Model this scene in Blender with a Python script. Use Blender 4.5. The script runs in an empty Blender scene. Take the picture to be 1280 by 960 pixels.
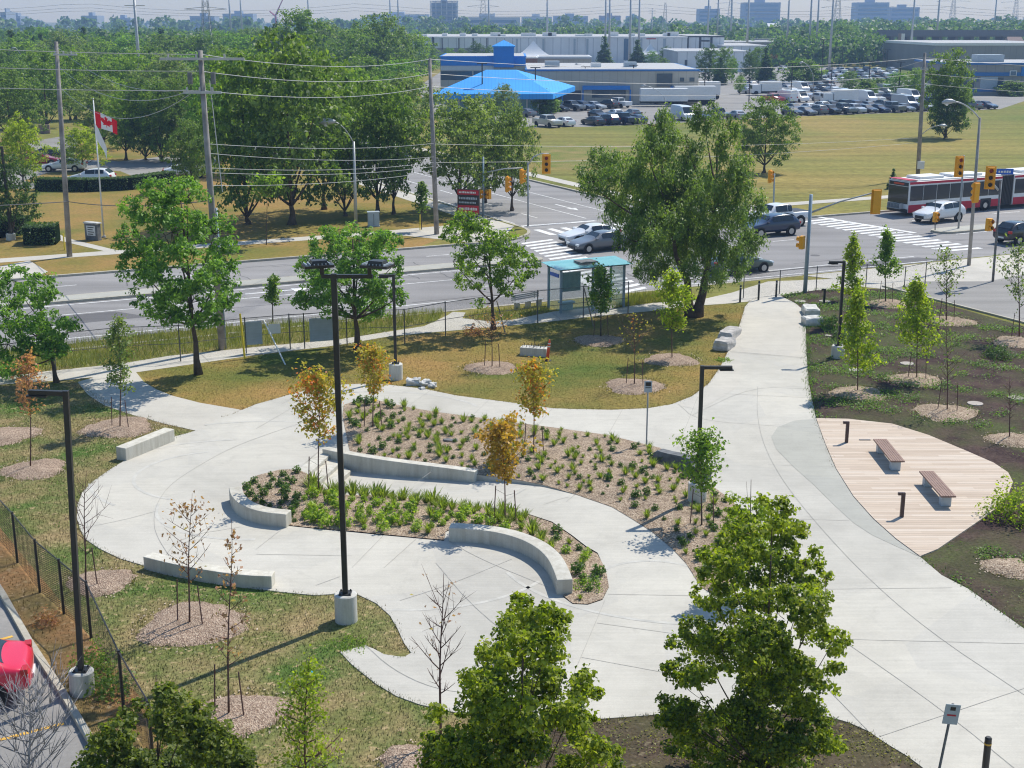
import bpy, math, random
import numpy as np
from mathutils import Vector, Matrix
from mathutils.geometry import delaunay_2d_cdt
random.seed(7); RNG = np.random.default_rng(7)
SC = bpy.context.scene
COL = SC.collection
F = 1650.0; CAMH = 16.0; TILT = math.atan(455 / F)
CT, ST = math.cos(TILT), math.sin(TILT)
SUN_AZ, SUN_EL = math.radians(45), math.radians(53)   # azimuth measured from +Y towards +X

def ray(x, y):
    a, b = x - 640.0, 480.0 - y
    return a, F * CT + b * ST, -F * ST + b * CT
def G(x, y, z=0.0):
    a, b, c = ray(x, y); s = (z - CAMH) / c
    return (a * s, b * s)
def VP(x, y, Y):                                     # point of the sight line at depth Y: (X, Z)
    a, b, c = ray(x, y); s = Y / b
    return (a * s, CAMH + c * s)
def ht(yb, yt): return VP(640, yt, G(640, yb)[1])[1]
U = (0.899, 0.438); V = (-0.438, 0.899)
def P(u, v): return (u * U[0] + v * V[0], u * U[1] + v * V[1])
ANG = math.atan2(0.438, 0.899)
def pts(*a): return [G(*p) for p in a]

# ------------------------------------------------------------------ tags
def tag(o, label=None, cat=None, group=None, kind=None):
    if label: o['label'] = label
    if cat: o['category'] = cat
    if group: o['group'] = group
    if kind: o['kind'] = kind
    return o
def empty(name, loc=(0, 0, 0), rz=0.0, label=None, cat=None, group=None):
    o = bpy.data.objects.new(name, None); COL.objects.link(o)
    o.location = loc if len(loc) == 3 else (loc[0], loc[1], 0); o.rotation_euler = (0, 0, rz)
    o.empty_display_size = 0.3
    return tag(o, label, cat, group)
def children(o): return [c for c in bpy.data.objects if c.parent == o]
def copy_tree(o, parent=None, kids=None):
    c = o.copy(); COL.objects.link(c); c.parent = parent
    for ch in list(o.children): copy_tree(ch, c)
    return c

# ------------------------------------------------------------------ mesh builder
class MB:
    def __init__(s): s.v = []; s.f = []; s.m = []
    def add(s, vs, fs, m=0):
        n = len(s.v); s.v += [tuple(p) for p in vs]
        s.f += [tuple(i + n for i in f) for f in fs]; s.m += [m] * len(fs); return s
    def box(s, x0, x1, y0, y1, z0, z1, m=0, rz=0, c=(0, 0), tx=0.0, ty=0.0):
        vs = []
        for z, k in ((z0, 0), (z1, 1)):
            for x, y in ((x0 + tx * k, y0 + ty * k), (x1 - tx * k, y0 + ty * k), (x1 - tx * k, y1 - ty * k), (x0 + tx * k, y1 - ty * k)):
                if rz: x, y = c[0] + (x - c[0]) * math.cos(rz) - (y - c[1]) * math.sin(rz), c[1] + (x - c[0]) * math.sin(rz) + (y - c[1]) * math.cos(rz)
                vs.append((x, y, z))
        return s.add(vs, [(0, 3, 2, 1), (4, 5, 6, 7), (0, 1, 5, 4), (1, 2, 6, 5), (2, 3, 7, 6), (3, 0, 4, 7)], m)
    def tube(s, P_, R, n=8, m=0, cap=True):
        if not hasattr(R, '__len__'): R = [R] * len(P_)
        P_ = [Vector(p) for p in P_]; rings = []; base = len(s.v)
        up = None
        for i, p in enumerate(P_):
            d = (P_[min(i + 1, len(P_) - 1)] - P_[max(i - 1, 0)])
            if d.length < 1e-9: d = Vector((0, 0, 1))
            d.normalize()
            if up is None:
                up = Vector((1, 0, 0)) if abs(d.x) < 0.8 else Vector((0, 1, 0))
            a = (up - d * up.dot(d)); a.normalize(); b = d.cross(a); up = a
            for k in range(n):
                t = 2 * math.pi * k / n
                q = p + (a * math.cos(t) + b * math.sin(t)) * R[i]; s.v.append((q.x, q.y, q.z))
        for i in range(len(P_) - 1):
            for k in range(n):
                j = (k + 1) % n
                s.f.append((base + i * n + k, base + i * n + j, base + (i + 1) * n + j, base + (i + 1) * n + k)); s.m.append(m)
        if cap:
            s.f.append(tuple(base + k for k in range(n))[::-1]); s.m.append(m)
            e = base + (len(P_) - 1) * n
            s.f.append(tuple(e + k for k in range(n))); s.m.append(m)
        return s
    def prism(s, poly, z0, z1, m=0, mt=None):
        n = len(poly)
        A = sum(poly[i][0] * poly[(i + 1) % n][1] - poly[(i + 1) % n][0] * poly[i][1] for i in range(n))
        if A < 0: poly = poly[::-1]
        f0 = (lambda i: z0[i]) if hasattr(z0, '__len__') else (lambda i: z0)
        vs = [(p[0], p[1], f0(i)) for i, p in enumerate(poly)] + [(p[0], p[1], z1) for p in poly]
        s.add(vs, [tuple(range(n))[::-1]] + [(i, (i + 1) % n, n + (i + 1) % n, n + i) for i in range(n)], m)
        s.add([(p[0], p[1], z1) for p in poly], [tuple(range(n))], m if mt is None else mt); return s
    def quad(s, a, b, c, d, m=0): return s.add([a, b, c, d], [(0, 1, 2, 3)], m)
    def build(s, name, mats, parent=None, smooth=False, loc=None, bevel=0, auto=None):
        me = bpy.data.meshes.new(name); me.from_pydata(s.v, [], s.f)
        if not isinstance(mats, (list, tuple)): mats = [mats]
        for m in mats: me.materials.append(m)
        me.polygons.foreach_set('material_index', s.m)
        if smooth: me.polygons.foreach_set('use_smooth', [True] * len(s.f))
        me.update()
        o = bpy.data.objects.new(name, me); COL.objects.link(o)
        if parent: o.parent = parent
        if loc: o.location = loc
        if auto:
            try: me.set_sharp_from_angle(angle=math.radians(auto))
            except Exception: pass
        if bevel:
            b = o.modifiers.new('bev', 'BEVEL'); b.width = bevel; b.segments = 2; b.limit_method = 'ANGLE'; b.angle_limit = math.radians(40)
        return o

def np_mesh(name, verts, nper, mat, parent=None):
    """verts (N*nper,3) -> N polygons with nper corners"""
    me = bpy.data.meshes.new(name); n = len(verts); k = n // nper
    me.vertices.add(n); me.vertices.foreach_set('co', np.asarray(verts, dtype=np.float32).ravel())
    me.loops.add(n); me.loops.foreach_set('vertex_index', np.arange(n, dtype=np.int32))
    me.polygons.add(k); me.polygons.foreach_set('loop_start', np.arange(0, n, nper, dtype=np.int32))
    try: me.polygons.foreach_set('loop_total', np.full(k, nper, dtype=np.int32))
    except Exception: pass
    me.materials.append(mat); me.update(calc_edges=True)
    o = bpy.data.objects.new(name, me); COL.objects.link(o)
    if parent: o.parent = parent
    return o

# ------------------------------------------------------------------ materials
MATS = {}
def newmat(name):
    m = bpy.data.materials.new(name); m.use_nodes = True; nt = m.node_tree
    for n in list(nt.nodes): nt.nodes.remove(n)
    out = nt.nodes.new('ShaderNodeOutputMaterial'); MATS[name] = m
    return m, nt, out
def N(nt, t, **kw):
    n = nt.nodes.new(t)
    for k, v in kw.items():
        if k in n.inputs: n.inputs[k].default_value = v
        else: setattr(n, k, v)
    return n
def rgba(c): return (c[0], c[1], c[2], 1.0)
def coords(nt, world=True):
    if world: return N(nt, 'ShaderNodeNewGeometry').outputs['Position']
    return N(nt, 'ShaderNodeTexCoord').outputs['Object']
def noise(nt, vec, scale, detail=3, rough=0.55, dist=0.0):
    n = N(nt, 'ShaderNodeTexNoise'); n.inputs['Scale'].default_value = scale; n.inputs['Detail'].default_value = detail
    n.inputs['Roughness'].default_value = rough; n.inputs['Distortion'].default_value = dist
    nt.links.new(vec, n.inputs['Vector']); return n.outputs['Fac']
def ramp(nt, fac, stops):
    r = nt.nodes.new('ShaderNodeValToRGB'); e = r.color_ramp.elements
    while len(e) < len(stops): e.new(0.5)
    for el, (p, c) in zip(e, stops): el.position = p; el.color = rgba(c) if hasattr(c, '__len__') else (c, c, c, 1)
    nt.links.new(fac, r.inputs['Fac']); return r.outputs['Color']
def mix(nt, fac, a, b, mode='MIX'):
    m = nt.nodes.new('ShaderNodeMix'); m.data_type = 'RGBA'; m.blend_type = mode
    for s, v in ((m.inputs[0], fac), (m.inputs[6], a), (m.inputs[7], b)):
        if hasattr(v, 'links'): nt.links.new(v, s)
        elif hasattr(v, '__len__'): s.default_value = rgba(v)
        else: s.default_value = v
    return m.outputs[2]
def math_(nt, op, a, b=0.0):
    m = nt.nodes.new('ShaderNodeMath'); m.operation = op
    for s, v in ((m.inputs[0], a), (m.inputs[1], b)):
        if hasattr(v, 'links'): nt.links.new(v, s)
        else: s.default_value = v
    return m.outputs[0]
def bsdf(nt, out, col, rough=0.7, spec=0.3, metal=0.0, bump=None, bstr=0.3, bdist=0.02, **kw):
    b = nt.nodes.new('ShaderNodeBsdfPrincipled')
    if hasattr(col, 'links'): nt.links.new(col, b.inputs['Base Color'])
    else: b.inputs['Base Color'].default_value = rgba(col)
    if hasattr(rough, 'links'): nt.links.new(rough, b.inputs['Roughness'])
    else: b.inputs['Roughness'].default_value = rough
    b.inputs['Specular IOR Level'].default_value = spec; b.inputs['Metallic'].default_value = metal
    for k, v in kw.items():
        k = k.replace('_', ' ')
        if k in b.inputs: b.inputs[k].default_value = v
    if bump is not None:
        bm = nt.nodes.new('ShaderNodeBump'); bm.inputs['Strength'].default_value = bstr; bm.inputs['Distance'].default_value = bdist
        nt.links.new(bump, bm.inputs['Height']); nt.links.new(bm.outputs['Normal'], b.inputs['Normal'])
    nt.links.new(b.outputs['BSDF'], out.inputs['Surface']); return b
def plain(name, col, rough=0.6, spec=0.4, metal=0.0, var=0.12, scale=3.0, **kw):
    m, nt, out = newmat(name); c = coords(nt, False); f = noise(nt, c, scale, 4)
    c2 = tuple(x * (1 - var) for x in col); c3 = tuple(min(1, x * (1 + var)) for x in col)
    bsdf(nt, out, ramp(nt, f, [(0.3, c2), (0.7, c3)]), rough, spec, metal, **kw); return m
def ground_mat(name, cols, s1, s2, s3=12.0, fine=0.35, bdist=0.03, speck=None, lo=0.36, hi=0.64, streak=0.0):
    """cols: three colours mixed over two noise scales, fine break-up on top"""
    m, nt, out = newmat(name); p = coords(nt)
    a = noise(nt, p, s1, 5, 0.6, 0.3); b = noise(nt, p, s2, 4, 0.6); c = noise(nt, p, s3, 3, 0.7)
    c1 = mix(nt, ramp(nt, a, [(lo, 0.0), (hi, 1.0)]), cols[0], cols[1])
    c2 = mix(nt, ramp(nt, b, [(0.42, 0.0), (0.66, 1.0)]), c1, cols[2])
    v = ramp(nt, c, [(0.25, 1 - fine), (0.75, 1 + fine)])
    c3 = mix(nt, 1.0, c2, v, 'MULTIPLY')
    if speck is not None:
        d = noise(nt, p, s3 * 0.45, 2, 0.8)
        c3 = mix(nt, ramp(nt, d, [(0.58, 0.0), (0.68, 1.0)]), c3, speck)
    if streak:
        mp = N(nt, 'ShaderNodeMapping'); mp.inputs['Rotation'].default_value = (0, 0, -ANG); mp.inputs['Scale'].default_value = (0.02, 0.28, 1); nt.links.new(p, mp.inputs['Vector'])
        c3 = mix(nt, 1.0, c3, ramp(nt, noise(nt, mp.outputs[0], 1.0, 5, 0.7), [(0.35, 1 - streak), (0.65, 1 + streak)]), 'MULTIPLY')
    bsdf(nt, out, c3, 0.95, 0.1, bump=c, bstr=0.6, bdist=bdist); return m
def leaf_mat(name, dark, light, accent=None, afr=0.0, trans=0.45):
    m, nt, out = newmat(name)
    g = N(nt, 'ShaderNodeNewGeometry'); tc = N(nt, 'ShaderNodeTexCoord')
    f = noise(nt, tc.outputs['Object'], 0.55, 3, 0.6)
    r = g.outputs['Random Per Island']
    t = math_(nt, 'ADD', math_(nt, 'MULTIPLY', f, 0.9), math_(nt, 'MULTIPLY', math_(nt, 'SUBTRACT', r, 0.5), 0.45))
    col = ramp(nt, t, [(0.22, dark), (0.66, light)])
    if accent is not None:
        f2 = noise(nt, tc.outputs['Object'], 1.3, 2)
        k = math_(nt, 'ADD', math_(nt, 'MULTIPLY', f2, 0.7), math_(nt, 'MULTIPLY', r, 0.3))
        col = mix(nt, ramp(nt, k, [(1 - afr - 0.12, 0.0), (1 - afr, 1.0)]), col, accent)
    d = nt.nodes.new('ShaderNodeBsdfPrincipled'); nt.links.new(col, d.inputs['Base Color'])
    d.inputs['Roughness'].default_value = 0.5; d.inputs['Specular IOR Level'].default_value = 0.35
    tr = nt.nodes.new('ShaderNodeBsdfTranslucent')
    nt.links.new(mix(nt, 1.0, col, (1.5, 1.6, 0.65), 'MULTIPLY'), tr.inputs['Color'])
    mx = nt.nodes.new('ShaderNodeMixShader'); mx.inputs[0].default_value = trans
    nt.links.new(d.outputs[0], mx.inputs[1]); nt.links.new(tr.outputs[0], mx.inputs[2])
    nt.links.new(mx.outputs[0], out.inputs['Surface']); return m

def make_concrete(name, base, warm=(1, 1, 1), stain=0.16, broom=True):
    m, nt, out = newmat(name); p = coords(nt)
    a = noise(nt, p, 0.16, 5, 0.6, 0.6); b = noise(nt, p, 1.1, 5, 0.65); c = noise(nt, p, 22, 2, 0.7)
    c1 = ramp(nt, a, [(0.3, tuple(x * (1 - stain) for x in base)), (0.7, tuple(min(1, x * (1 + stain * 0.4)) for x in base))])
    c2 = mix(nt, 1.0, c1, ramp(nt, b, [(0.3, 0.93), (0.6, 1.02)]), 'MULTIPLY')
    c2 = mix(nt, 1.0, c2, ramp(nt, c, [(0.3, 0.95), (0.7, 1.04)]), 'MULTIPLY')
    vo = N(nt, 'ShaderNodeTexVoronoi'); vo.inputs['Scale'].default_value = 0.24; nt.links.new(p, vo.inputs['Vector']); sc_ = nt.nodes.new('ShaderNodeSeparateColor'); nt.links.new(vo.outputs['Color'], sc_.inputs[0])
    c2 = mix(nt, 1.0, c2, ramp(nt, sc_.outputs[0], [(0.0, (0.955, 0.96, 0.97)), (1.0, (1.03, 1.025, 1.01))]), 'MULTIPLY')
    # tyre and water marks: long distorted streaks
    w = noise(nt, p, 0.55, 6, 0.75, 1.8)
    c2 = mix(nt, math_(nt, 'MULTIPLY', ramp(nt, w, [(0.55, 0.0), (0.68, 1.0)]), 0.28), c2, tuple(x * 0.62 for x in base))
    if broom:
        mp = N(nt, 'ShaderNodeMapping'); mp.inputs['Scale'].default_value = (0.5, 14, 1); nt.links.new(p, mp.inputs['Vector'])
        br = noise(nt, mp.outputs[0], 0.7, 3, 0.6)
        c2 = mix(nt, 1.0, c2, ramp(nt, br, [(0.35, 0.955), (0.65, 1.03)]), 'MULTIPLY')
    if not broom:
        mp = N(nt, 'ShaderNodeMapping'); mp.inputs['Scale'].default_value = (3.5, 3.5, 0.35); nt.links.new(p, mp.inputs['Vector']); c2 = mix(nt, 1.0, c2, ramp(nt, noise(nt, mp.outputs[0], 1.2, 5, 0.7), [(0.36, (0.84, 0.82, 0.78)), (0.6, (1.04, 1.04, 1.03))]), 'MULTIPLY')
    bsdf(nt, out, c2, 0.85, 0.25, bump=c, bstr=0.25, bdist=0.006); return m

M = MATS
make_concrete('concrete', (0.505, 0.48, 0.42))
make_concrete('concrete_walk', (0.50, 0.47, 0.41), stain=0.1)
make_concrete('concrete_grey', (0.40, 0.392, 0.345), stain=0.1)
make_concrete('concrete_wall', (0.60, 0.575, 0.505), stain=0.25, broom=False)
make_concrete('kerb', (0.46, 0.43, 0.36), stain=0.2, broom=False)
make_concrete('precast', (0.58, 0.57, 0.53), stain=0.2, broom=False)
def asphalt(name, base, patch=0.8):
    m, nt, out = newmat(name); p = coords(nt)
    a = noise(nt, p, 0.07, 5, 0.65, 0.5); c = noise(nt, p, 9, 3, 0.8)
    mp = N(nt, 'ShaderNodeMapping'); mp.inputs['Rotation'].default_value = (0, 0, -ANG); mp.inputs['Scale'].default_value = (0.03, 0.6, 1)
    nt.links.new(p, mp.inputs['Vector']); w = noise(nt, mp.outputs[0], 1.0, 3, 0.6)
    c1 = ramp(nt, a, [(0.3, tuple(x * patch for x in base)), (0.65, base)])
    c1 = mix(nt, 1.0, c1, ramp(nt, w, [(0.35, 0.86), (0.62, 1.1)]), 'MULTIPLY')
    c1 = mix(nt, 1.0, c1, ramp(nt, c, [(0.25, 0.88), (0.75, 1.12)]), 'MULTIPLY')
    bsdf(nt, out, c1, 0.9, 0.2, bump=c, bstr=0.3, bdist=0.01)
asphalt('asphalt', (0.275, 0.265, 0.258)); asphalt('asphalt_dark', (0.15, 0.146, 0.147)); asphalt('asphalt_lot', (0.28, 0.268, 0.25))

def worn():
    m, nt, out = newmat('paint_white'); p = coords(nt); a = noise(nt, p, 3.5, 5, 0.8); b = noise(nt, p, 0.25, 3)
    k = ramp(nt, math_(nt, 'ADD', math_(nt, 'MULTIPLY', a, .7), math_(nt, 'MULTIPLY', b, .3)), [(0.40, 0.35), (0.50, 1.0)])
    bsdf(nt, out, mix(nt, k, (0.27, 0.26, 0.255), (0.72, 0.72, 0.70)), 0.8, 0.2)
worn()
plain('paint_yellow', (0.62, 0.36, 0.06), 0.7, 0.3, var=0.2)
plain('joint', (0.20, 0.19, 0.17), 0.9, 0.1); plain('tyre_mark', (0.475, 0.46, 0.415), 0.9, 0.1, var=0.14, scale=2); plain('joint_light', (0.37, 0.355, 0.32), 0.9, 0.1)
ground_mat('field', [(0.27, 0.205, 0.065), (0.20, 0.185, 0.048), (0.125, 0.155, 0.035)], 0.035, 0.014, 1.3, 0.3, 0.05, streak=0.22)
ground_mat('lawn_dry', [(0.30, 0.19, 0.065), (0.20, 0.165, 0.042), (0.09, 0.125, 0.025)], 0.19, 0.13, 7.0, 0.45)
ground_mat('lawn_park', [(0.30, 0.18, 0.065), (0.23, 0.175, 0.045), (0.13, 0.14, 0.03)], 0.09, 0.12, 4.0, 0.3)
ground_mat('verge_dry', [(0.30, 0.165, 0.07), (0.24, 0.15, 0.06), (0.15, 0.13, 0.045)], 0.5, 0.25, 7.0, 0.45, speck=(0.36, 0.26, 0.14))
ground_mat('lawn_weedy', [(0.29, 0.215, 0.11), (0.165, 0.155, 0.055), (0.08, 0.135, 0.028)], 0.55, 0.32, 8.0, 0.5, speck=(0.36, 0.28, 0.15))
ground_mat('lawn_green', [(0.06, 0.11, 0.02), (0.10, 0.14, 0.03), (0.16, 0.14, 0.05)], 0.3, 0.15, 5.0, 0.4)
ground_mat('verge_wild', [(0.17, 0.17, 0.045), (0.12, 0.16, 0.03), (0.26, 0.20, 0.08)], 0.4, 0.3, 6.0, 0.4)
ground_mat('soil_weedy', [(0.046, 0.029, 0.027), (0.080, 0.053, 0.044), (0.072, 0.082, 0.030)], 0.8, 0.28, 9.0, 0.5, speck=(0.095, 0.072, 0.052), lo=.42, hi=.62)
ground_mat('soil_grass', [(0.058, 0.038, 0.032), (0.092, 0.070, 0.046), (0.070, 0.068, 0.03)], 0.7, 0.4, 9.0, 0.5, speck=(0.17, 0.14, 0.09))
def mulch(name, a, b, c):
    m, nt, out = newmat(name); p = coords(nt)
    v = N(nt, 'ShaderNodeTexVoronoi'); v.inputs['Scale'].default_value = 26.0; nt.links.new(p, v.inputs['Vector'])
    sep = nt.nodes.new('ShaderNodeSeparateColor'); nt.links.new(v.outputs['Color'], sep.inputs[0])
    c1 = ramp(nt, sep.outputs[0], [(0.0, a), (0.55, b), (1.0, c)])
    n2 = noise(nt, p, 1.2, 5, 0.7); c1 = mix(nt, 1.0, c1, ramp(nt, n2, [(0.3, 0.72), (0.7, 1.15)]), 'MULTIPLY')
    bsdf(nt, out, c1, 0.95, 0.1, bump=v.outputs['Distance'], bstr=0.8, bdist=0.04)
mulch('mulch', (0.185, 0.13, 0.092), (0.37, 0.28, 0.20), (0.54, 0.44, 0.33))
mulch('mulch_old', (0.21, 0.145, 0.105), (0.36, 0.265, 0.195), (0.48, 0.38, 0.29))
plain('chip_light', (0.52, 0.42, 0.33), 0.9, 0.1, var=0.3, scale=6); plain('chip_dark', (0.13, 0.09, 0.065), 0.9, 0.1, var=0.3, scale=6)
def deckmat():
    m, nt, out = newmat('deck_boards'); p = coords(nt)
    sp = nt.nodes.new('ShaderNodeSeparateXYZ'); nt.links.new(p, sp.inputs[0])
    y = math_(nt, 'DIVIDE', sp.outputs['Y'], 0.19); row = math_(nt, 'FLOOR', y); fr = math_(nt, 'FRACT', y)
    wn = nt.nodes.new('ShaderNodeTexWhiteNoise'); wn.noise_dimensions = '2D'
    x = math_(nt, 'FLOOR', math_(nt, 'ADD', math_(nt, 'DIVIDE', sp.outputs['X'], 3.6), math_(nt, 'MULTIPLY', row, 0.37)))
    cb = nt.nodes.new('ShaderNodeCombineXYZ'); nt.links.new(x, cb.inputs[0]); nt.links.new(row, cb.inputs[1]); nt.links.new(cb.outputs[0], wn.inputs['Vector'])
    c1 = ramp(nt, wn.outputs['Value'], [(0.0, (0.48, 0.385, 0.30)), (0.5, (0.55, 0.45, 0.355)), (1.0, (0.60, 0.51, 0.42))])
    mp = N(nt, 'ShaderNodeMapping'); mp.inputs['Scale'].default_value = (0.6, 18, 1); nt.links.new(p, mp.inputs['Vector'])
    c1 = mix(nt, 1.0, c1, ramp(nt, noise(nt, mp.outputs[0], 1.5, 4, 0.7), [(0.3, 0.82), (0.7, 1.08)]), 'MULTIPLY')
    gap = ramp(nt, fr, [(0.0, 0.45), (0.055, 0.45), (0.10, 1.0)])
    c1 = mix(nt, 1.0, c1, gap, 'MULTIPLY'); bsdf(nt, out, c1, 0.8, 0.2)
deckmat()
# objects
plain('black_metal', (0.02, 0.019, 0.018), 0.45, 0.5, var=0.2); plain('brown_metal', (0.055, 0.03, 0.028), 0.45, 0.5)
plain('grey_pole', (0.30, 0.32, 0.34), 0.5, 0.4, var=0.12); plain('galv', (0.42, 0.43, 0.44), 0.45, 0.5, 0.3)
plain('blue_pole', (0.25, 0.33, 0.40), 0.5, 0.4); plain('concrete_pole', (0.30, 0.285, 0.27), 0.85, 0.2, var=0.2)
plain('wood_pole', (0.27, 0.25, 0.235), 0.9, 0.1, var=0.35, scale=1.5); plain('wire', (0.42, 0.42, 0.42), 0.5, 0.3); plain('wire_dark', (0.06, 0.06, 0.06), 0.5, 0.3)
plain('signal_yellow', (0.80, 0.36, 0.015), 0.45, 0.4, var=0.06); plain('lens_off', (0.03, 0.02, 0.015), 0.3, 0.5); plain('lens_red', (0.35, 0.02, 0.01), 0.3, 0.5)
plain('bark', (0.095, 0.072, 0.055), 0.95, 0.1, var=0.35, scale=4); plain('bark_pale', (0.20, 0.165, 0.13), 0.95, 0.1, var=0.3, scale=4); plain('bark_grey', (0.16, 0.14, 0.125), 0.95, 0.1, var=0.3, scale=5)
plain('bark_purple', (0.13, 0.075, 0.065), 0.9, 0.1, var=0.25, scale=5); plain('bark_silver', (0.30, 0.29, 0.30), 0.9, 0.1, var=0.3, scale=5)
plain('stone', (0.42, 0.40, 0.38), 0.9, 0.2, var=0.3, scale=2.5); plain('stone_light', (0.55, 0.54, 0.51), 0.9, 0.2, var=0.25, scale=3); plain('stone_dark', (0.16, 0.165, 0.17), 0.85, 0.2, var=0.35, scale=3)
plain('bench_wood', (0.26, 0.17, 0.135), 0.7, 0.3, var=0.15, scale=4); plain('orange', (0.75, 0.09, 0.03), 0.5, 0.4); plain('white', (0.72, 0.72, 0.71), 0.5, 0.4, var=0.05)
plain('panel_grey', (0.37, 0.43, 0.48), 0.5, 0.4, var=0.08); plain('sign_blue', (0.02, 0.12, 0.55), 0.4, 0.4); plain('sign_red', (0.42, 0.012, 0.03), 0.4, 0.4); plain('sign_black', (0.02, 0.02, 0.022), 0.4, 0.4)
plain('flag_red', (0.78, 0.02, 0.035), 0.8, 0.2, var=0.05); plain('flag_white', (0.80, 0.80, 0.80), 0.8, 0.2, var=0.05); plain('yellow_guard', (0.72, 0.55, 0.03), 0.5, 0.4)
plain('tyre', (0.018, 0.018, 0.019), 0.85, 0.2); plain('rim', (0.45, 0.46, 0.47), 0.3, 0.5, 0.7); plain('headlight', (0.75, 0.77, 0.78), 0.15, 0.6); plain('taillight', (0.45, 0.01, 0.012), 0.25, 0.6)
plain('trim_dark', (0.025, 0.025, 0.027), 0.5, 0.4); plain('cyan_bit', (0.0, 0.35, 0.55), 0.5, 0.3)
plain('manhole', (0.38, 0.34, 0.30), 0.8, 0.2, var=0.1)
def glassy(name, col, rough=0.08):
    m, nt, out = newmat(name); bsdf(nt, out, col, rough, 0.6); return m
glassy('car_glass', (0.02, 0.028, 0.035)); glassy('window_glass', (0.05, 0.085, 0.12), 0.12); glassy('window_blue', (0.08, 0.16, 0.26), 0.15)
def carpaint(name, col):
    m, nt, out = newmat(name); bsdf(nt, out, col, 0.28, 0.5, Coat_Weight=0.6, Coat_Roughness=0.06); return m
PAINTS = dict(white=(0.72, 0.73, 0.74), silver=(0.40, 0.42, 0.44), grey=(0.13, 0.14, 0.155), black=(0.018, 0.019, 0.022), blue=(0.03, 0.09, 0.25), navy=(0.015, 0.03, 0.07), red=(0.45, 0.015, 0.025), green=(0.07, 0.10, 0.09), cream=(0.5, 0.47, 0.40))
for k, c in PAINTS.items(): carpaint('car_' + k, c)
carpaint('car_darkred', (0.28, 0.01, 0.03)); carpaint('car_bright_red', (0.62, 0.012, 0.05))
def seethrough(name, col, alpha, rough=0.1, diffuse=False):
    m, nt, out = newmat(name); t = nt.nodes.new('ShaderNodeBsdfTransparent')
    if diffuse: g = nt.nodes.new('ShaderNodeBsdfDiffuse'); g.inputs['Color'].default_value = rgba(col)
    else:
        g = nt.nodes.new('ShaderNodeBsdfPrincipled'); g.inputs['Base Color'].default_value = rgba(col); g.inputs['Roughness'].default_value = rough
    mx = nt.nodes.new('ShaderNodeMixShader'); mx.inputs[0].default_value = alpha
    nt.links.new(t.outputs[0], mx.inputs[1]); nt.links.new(g.outputs[0], mx.inputs[2]); nt.links.new(mx.outputs[0], out.inputs['Surface']); return m
seethrough('shelter_glass', (0.35, 0.62, 0.60), 0.22); seethrough('shelter_roof', (0.22, 0.55, 0.56), 0.75)
def chainlink(name, col, size=0.06, wire=0.12):
    m, nt, out = newmat(name); p = coords(nt)
    sp = nt.nodes.new('ShaderNodeSeparateXYZ'); nt.links.new(p, sp.inputs[0])
    h = math_(nt, 'MULTIPLY', math_(nt, 'ADD', sp.outputs['X'], math_(nt, 'MULTIPLY', sp.outputs['Y'], 0.6)), 1.0 / size)
    z = math_(nt, 'MULTIPLY', sp.outputs['Z'], 1.0 / size)
    a = math_(nt, 'LESS_THAN', math_(nt, 'FRACT', math_(nt, 'ADD', h, z)), wire)
    b = math_(nt, 'LESS_THAN', math_(nt, 'FRACT', math_(nt, 'SUBTRACT', h, z)), wire)
    fac = math_(nt, 'MAXIMUM', a, b)
    t = nt.nodes.new('ShaderNodeBsdfTransparent'); g = nt.nodes.new('ShaderNodeBsdfDiffuse'); g.inputs['Color'].default_value = rgba(col)
    mx = nt.nodes.new('ShaderNodeMixShader'); nt.links.new(fac, mx.inputs[0])
    nt.links.new(t.outputs[0], mx.inputs[1]); nt.links.new(g.outputs[0], mx.inputs[2]); nt.links.new(mx.outputs[0], out.inputs['Surface'])
chainlink('chain_link', (0.10, 0.10, 0.10), 0.07, 0.055); chainlink('chain_link_black', (0.05, 0.05, 0.052), 0.06, 0.24)
def ribbed(name, c1, c2, period=1.2, axis_rot=0.0):
    """wall cladding with vertical panel joints"""
    m, nt, out = newmat(name); tc = coords(nt, False); sp = nt.nodes.new('ShaderNodeSeparateXYZ'); nt.links.new(tc, sp.inputs[0])
    fr = math_(nt, 'FRACT', math_(nt, 'DIVIDE', sp.outputs['X'], period))
    k = ramp(nt, fr, [(0.0, 0.0), (0.06, 0.0), (0.1, 1.0)])
    n = noise(nt, tc, 0.15, 4); c = mix(nt, k, c2, c1); c = mix(nt, 1.0, c, ramp(nt, n, [(0.3, 0.88), (0.7, 1.06)]), 'MULTIPLY')
    bsdf(nt, out, c, 0.7, 0.3)
ribbed('clad_white', (0.72, 0.73, 0.74), (0.42, 0.44, 0.47), 3.0); ribbed('clad_beige', (0.44, 0.41, 0.35), (0.36, 0.335, 0.285), 1.5)
ribbed('clad_grey', (0.30, 0.29, 0.28), (0.24, 0.235, 0.23), 2.0); ribbed('roof_blue', (0.035, 0.33, 0.80), (0.02, 0.22, 0.60), 0.6)
plain('blue_wall', (0.02, 0.20, 0.58), 0.5, 0.3, var=0.06); plain('teal_glass', (0.16, 0.33, 0.36), 0.2, 0.5); plain('dark_band', (0.07, 0.075, 0.085), 0.6, 0.3)
plain('roof_grey', (0.42, 0.42, 0.42), 0.9, 0.2); plain('tent_white', (0.78, 0.78, 0.78), 0.7, 0.2, var=0.04); plain('brick', (0.26, 0.14, 0.10), 0.9, 0.2); plain('stripe_blue', (0.03, 0.16, 0.42), 0.5, 0.3, var=0.05)
plain('far_tower', (0.30, 0.34, 0.40), 0.7, 0.3, var=0.05); plain('far_tower_light', (0.52, 0.54, 0.56), 0.7, 0.3, var=0.05); plain('far_brown', (0.28, 0.20, 0.17), 0.8, 0.2); plain('overpass', (0.16, 0.155, 0.17), 0.85, 0.2)
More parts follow.
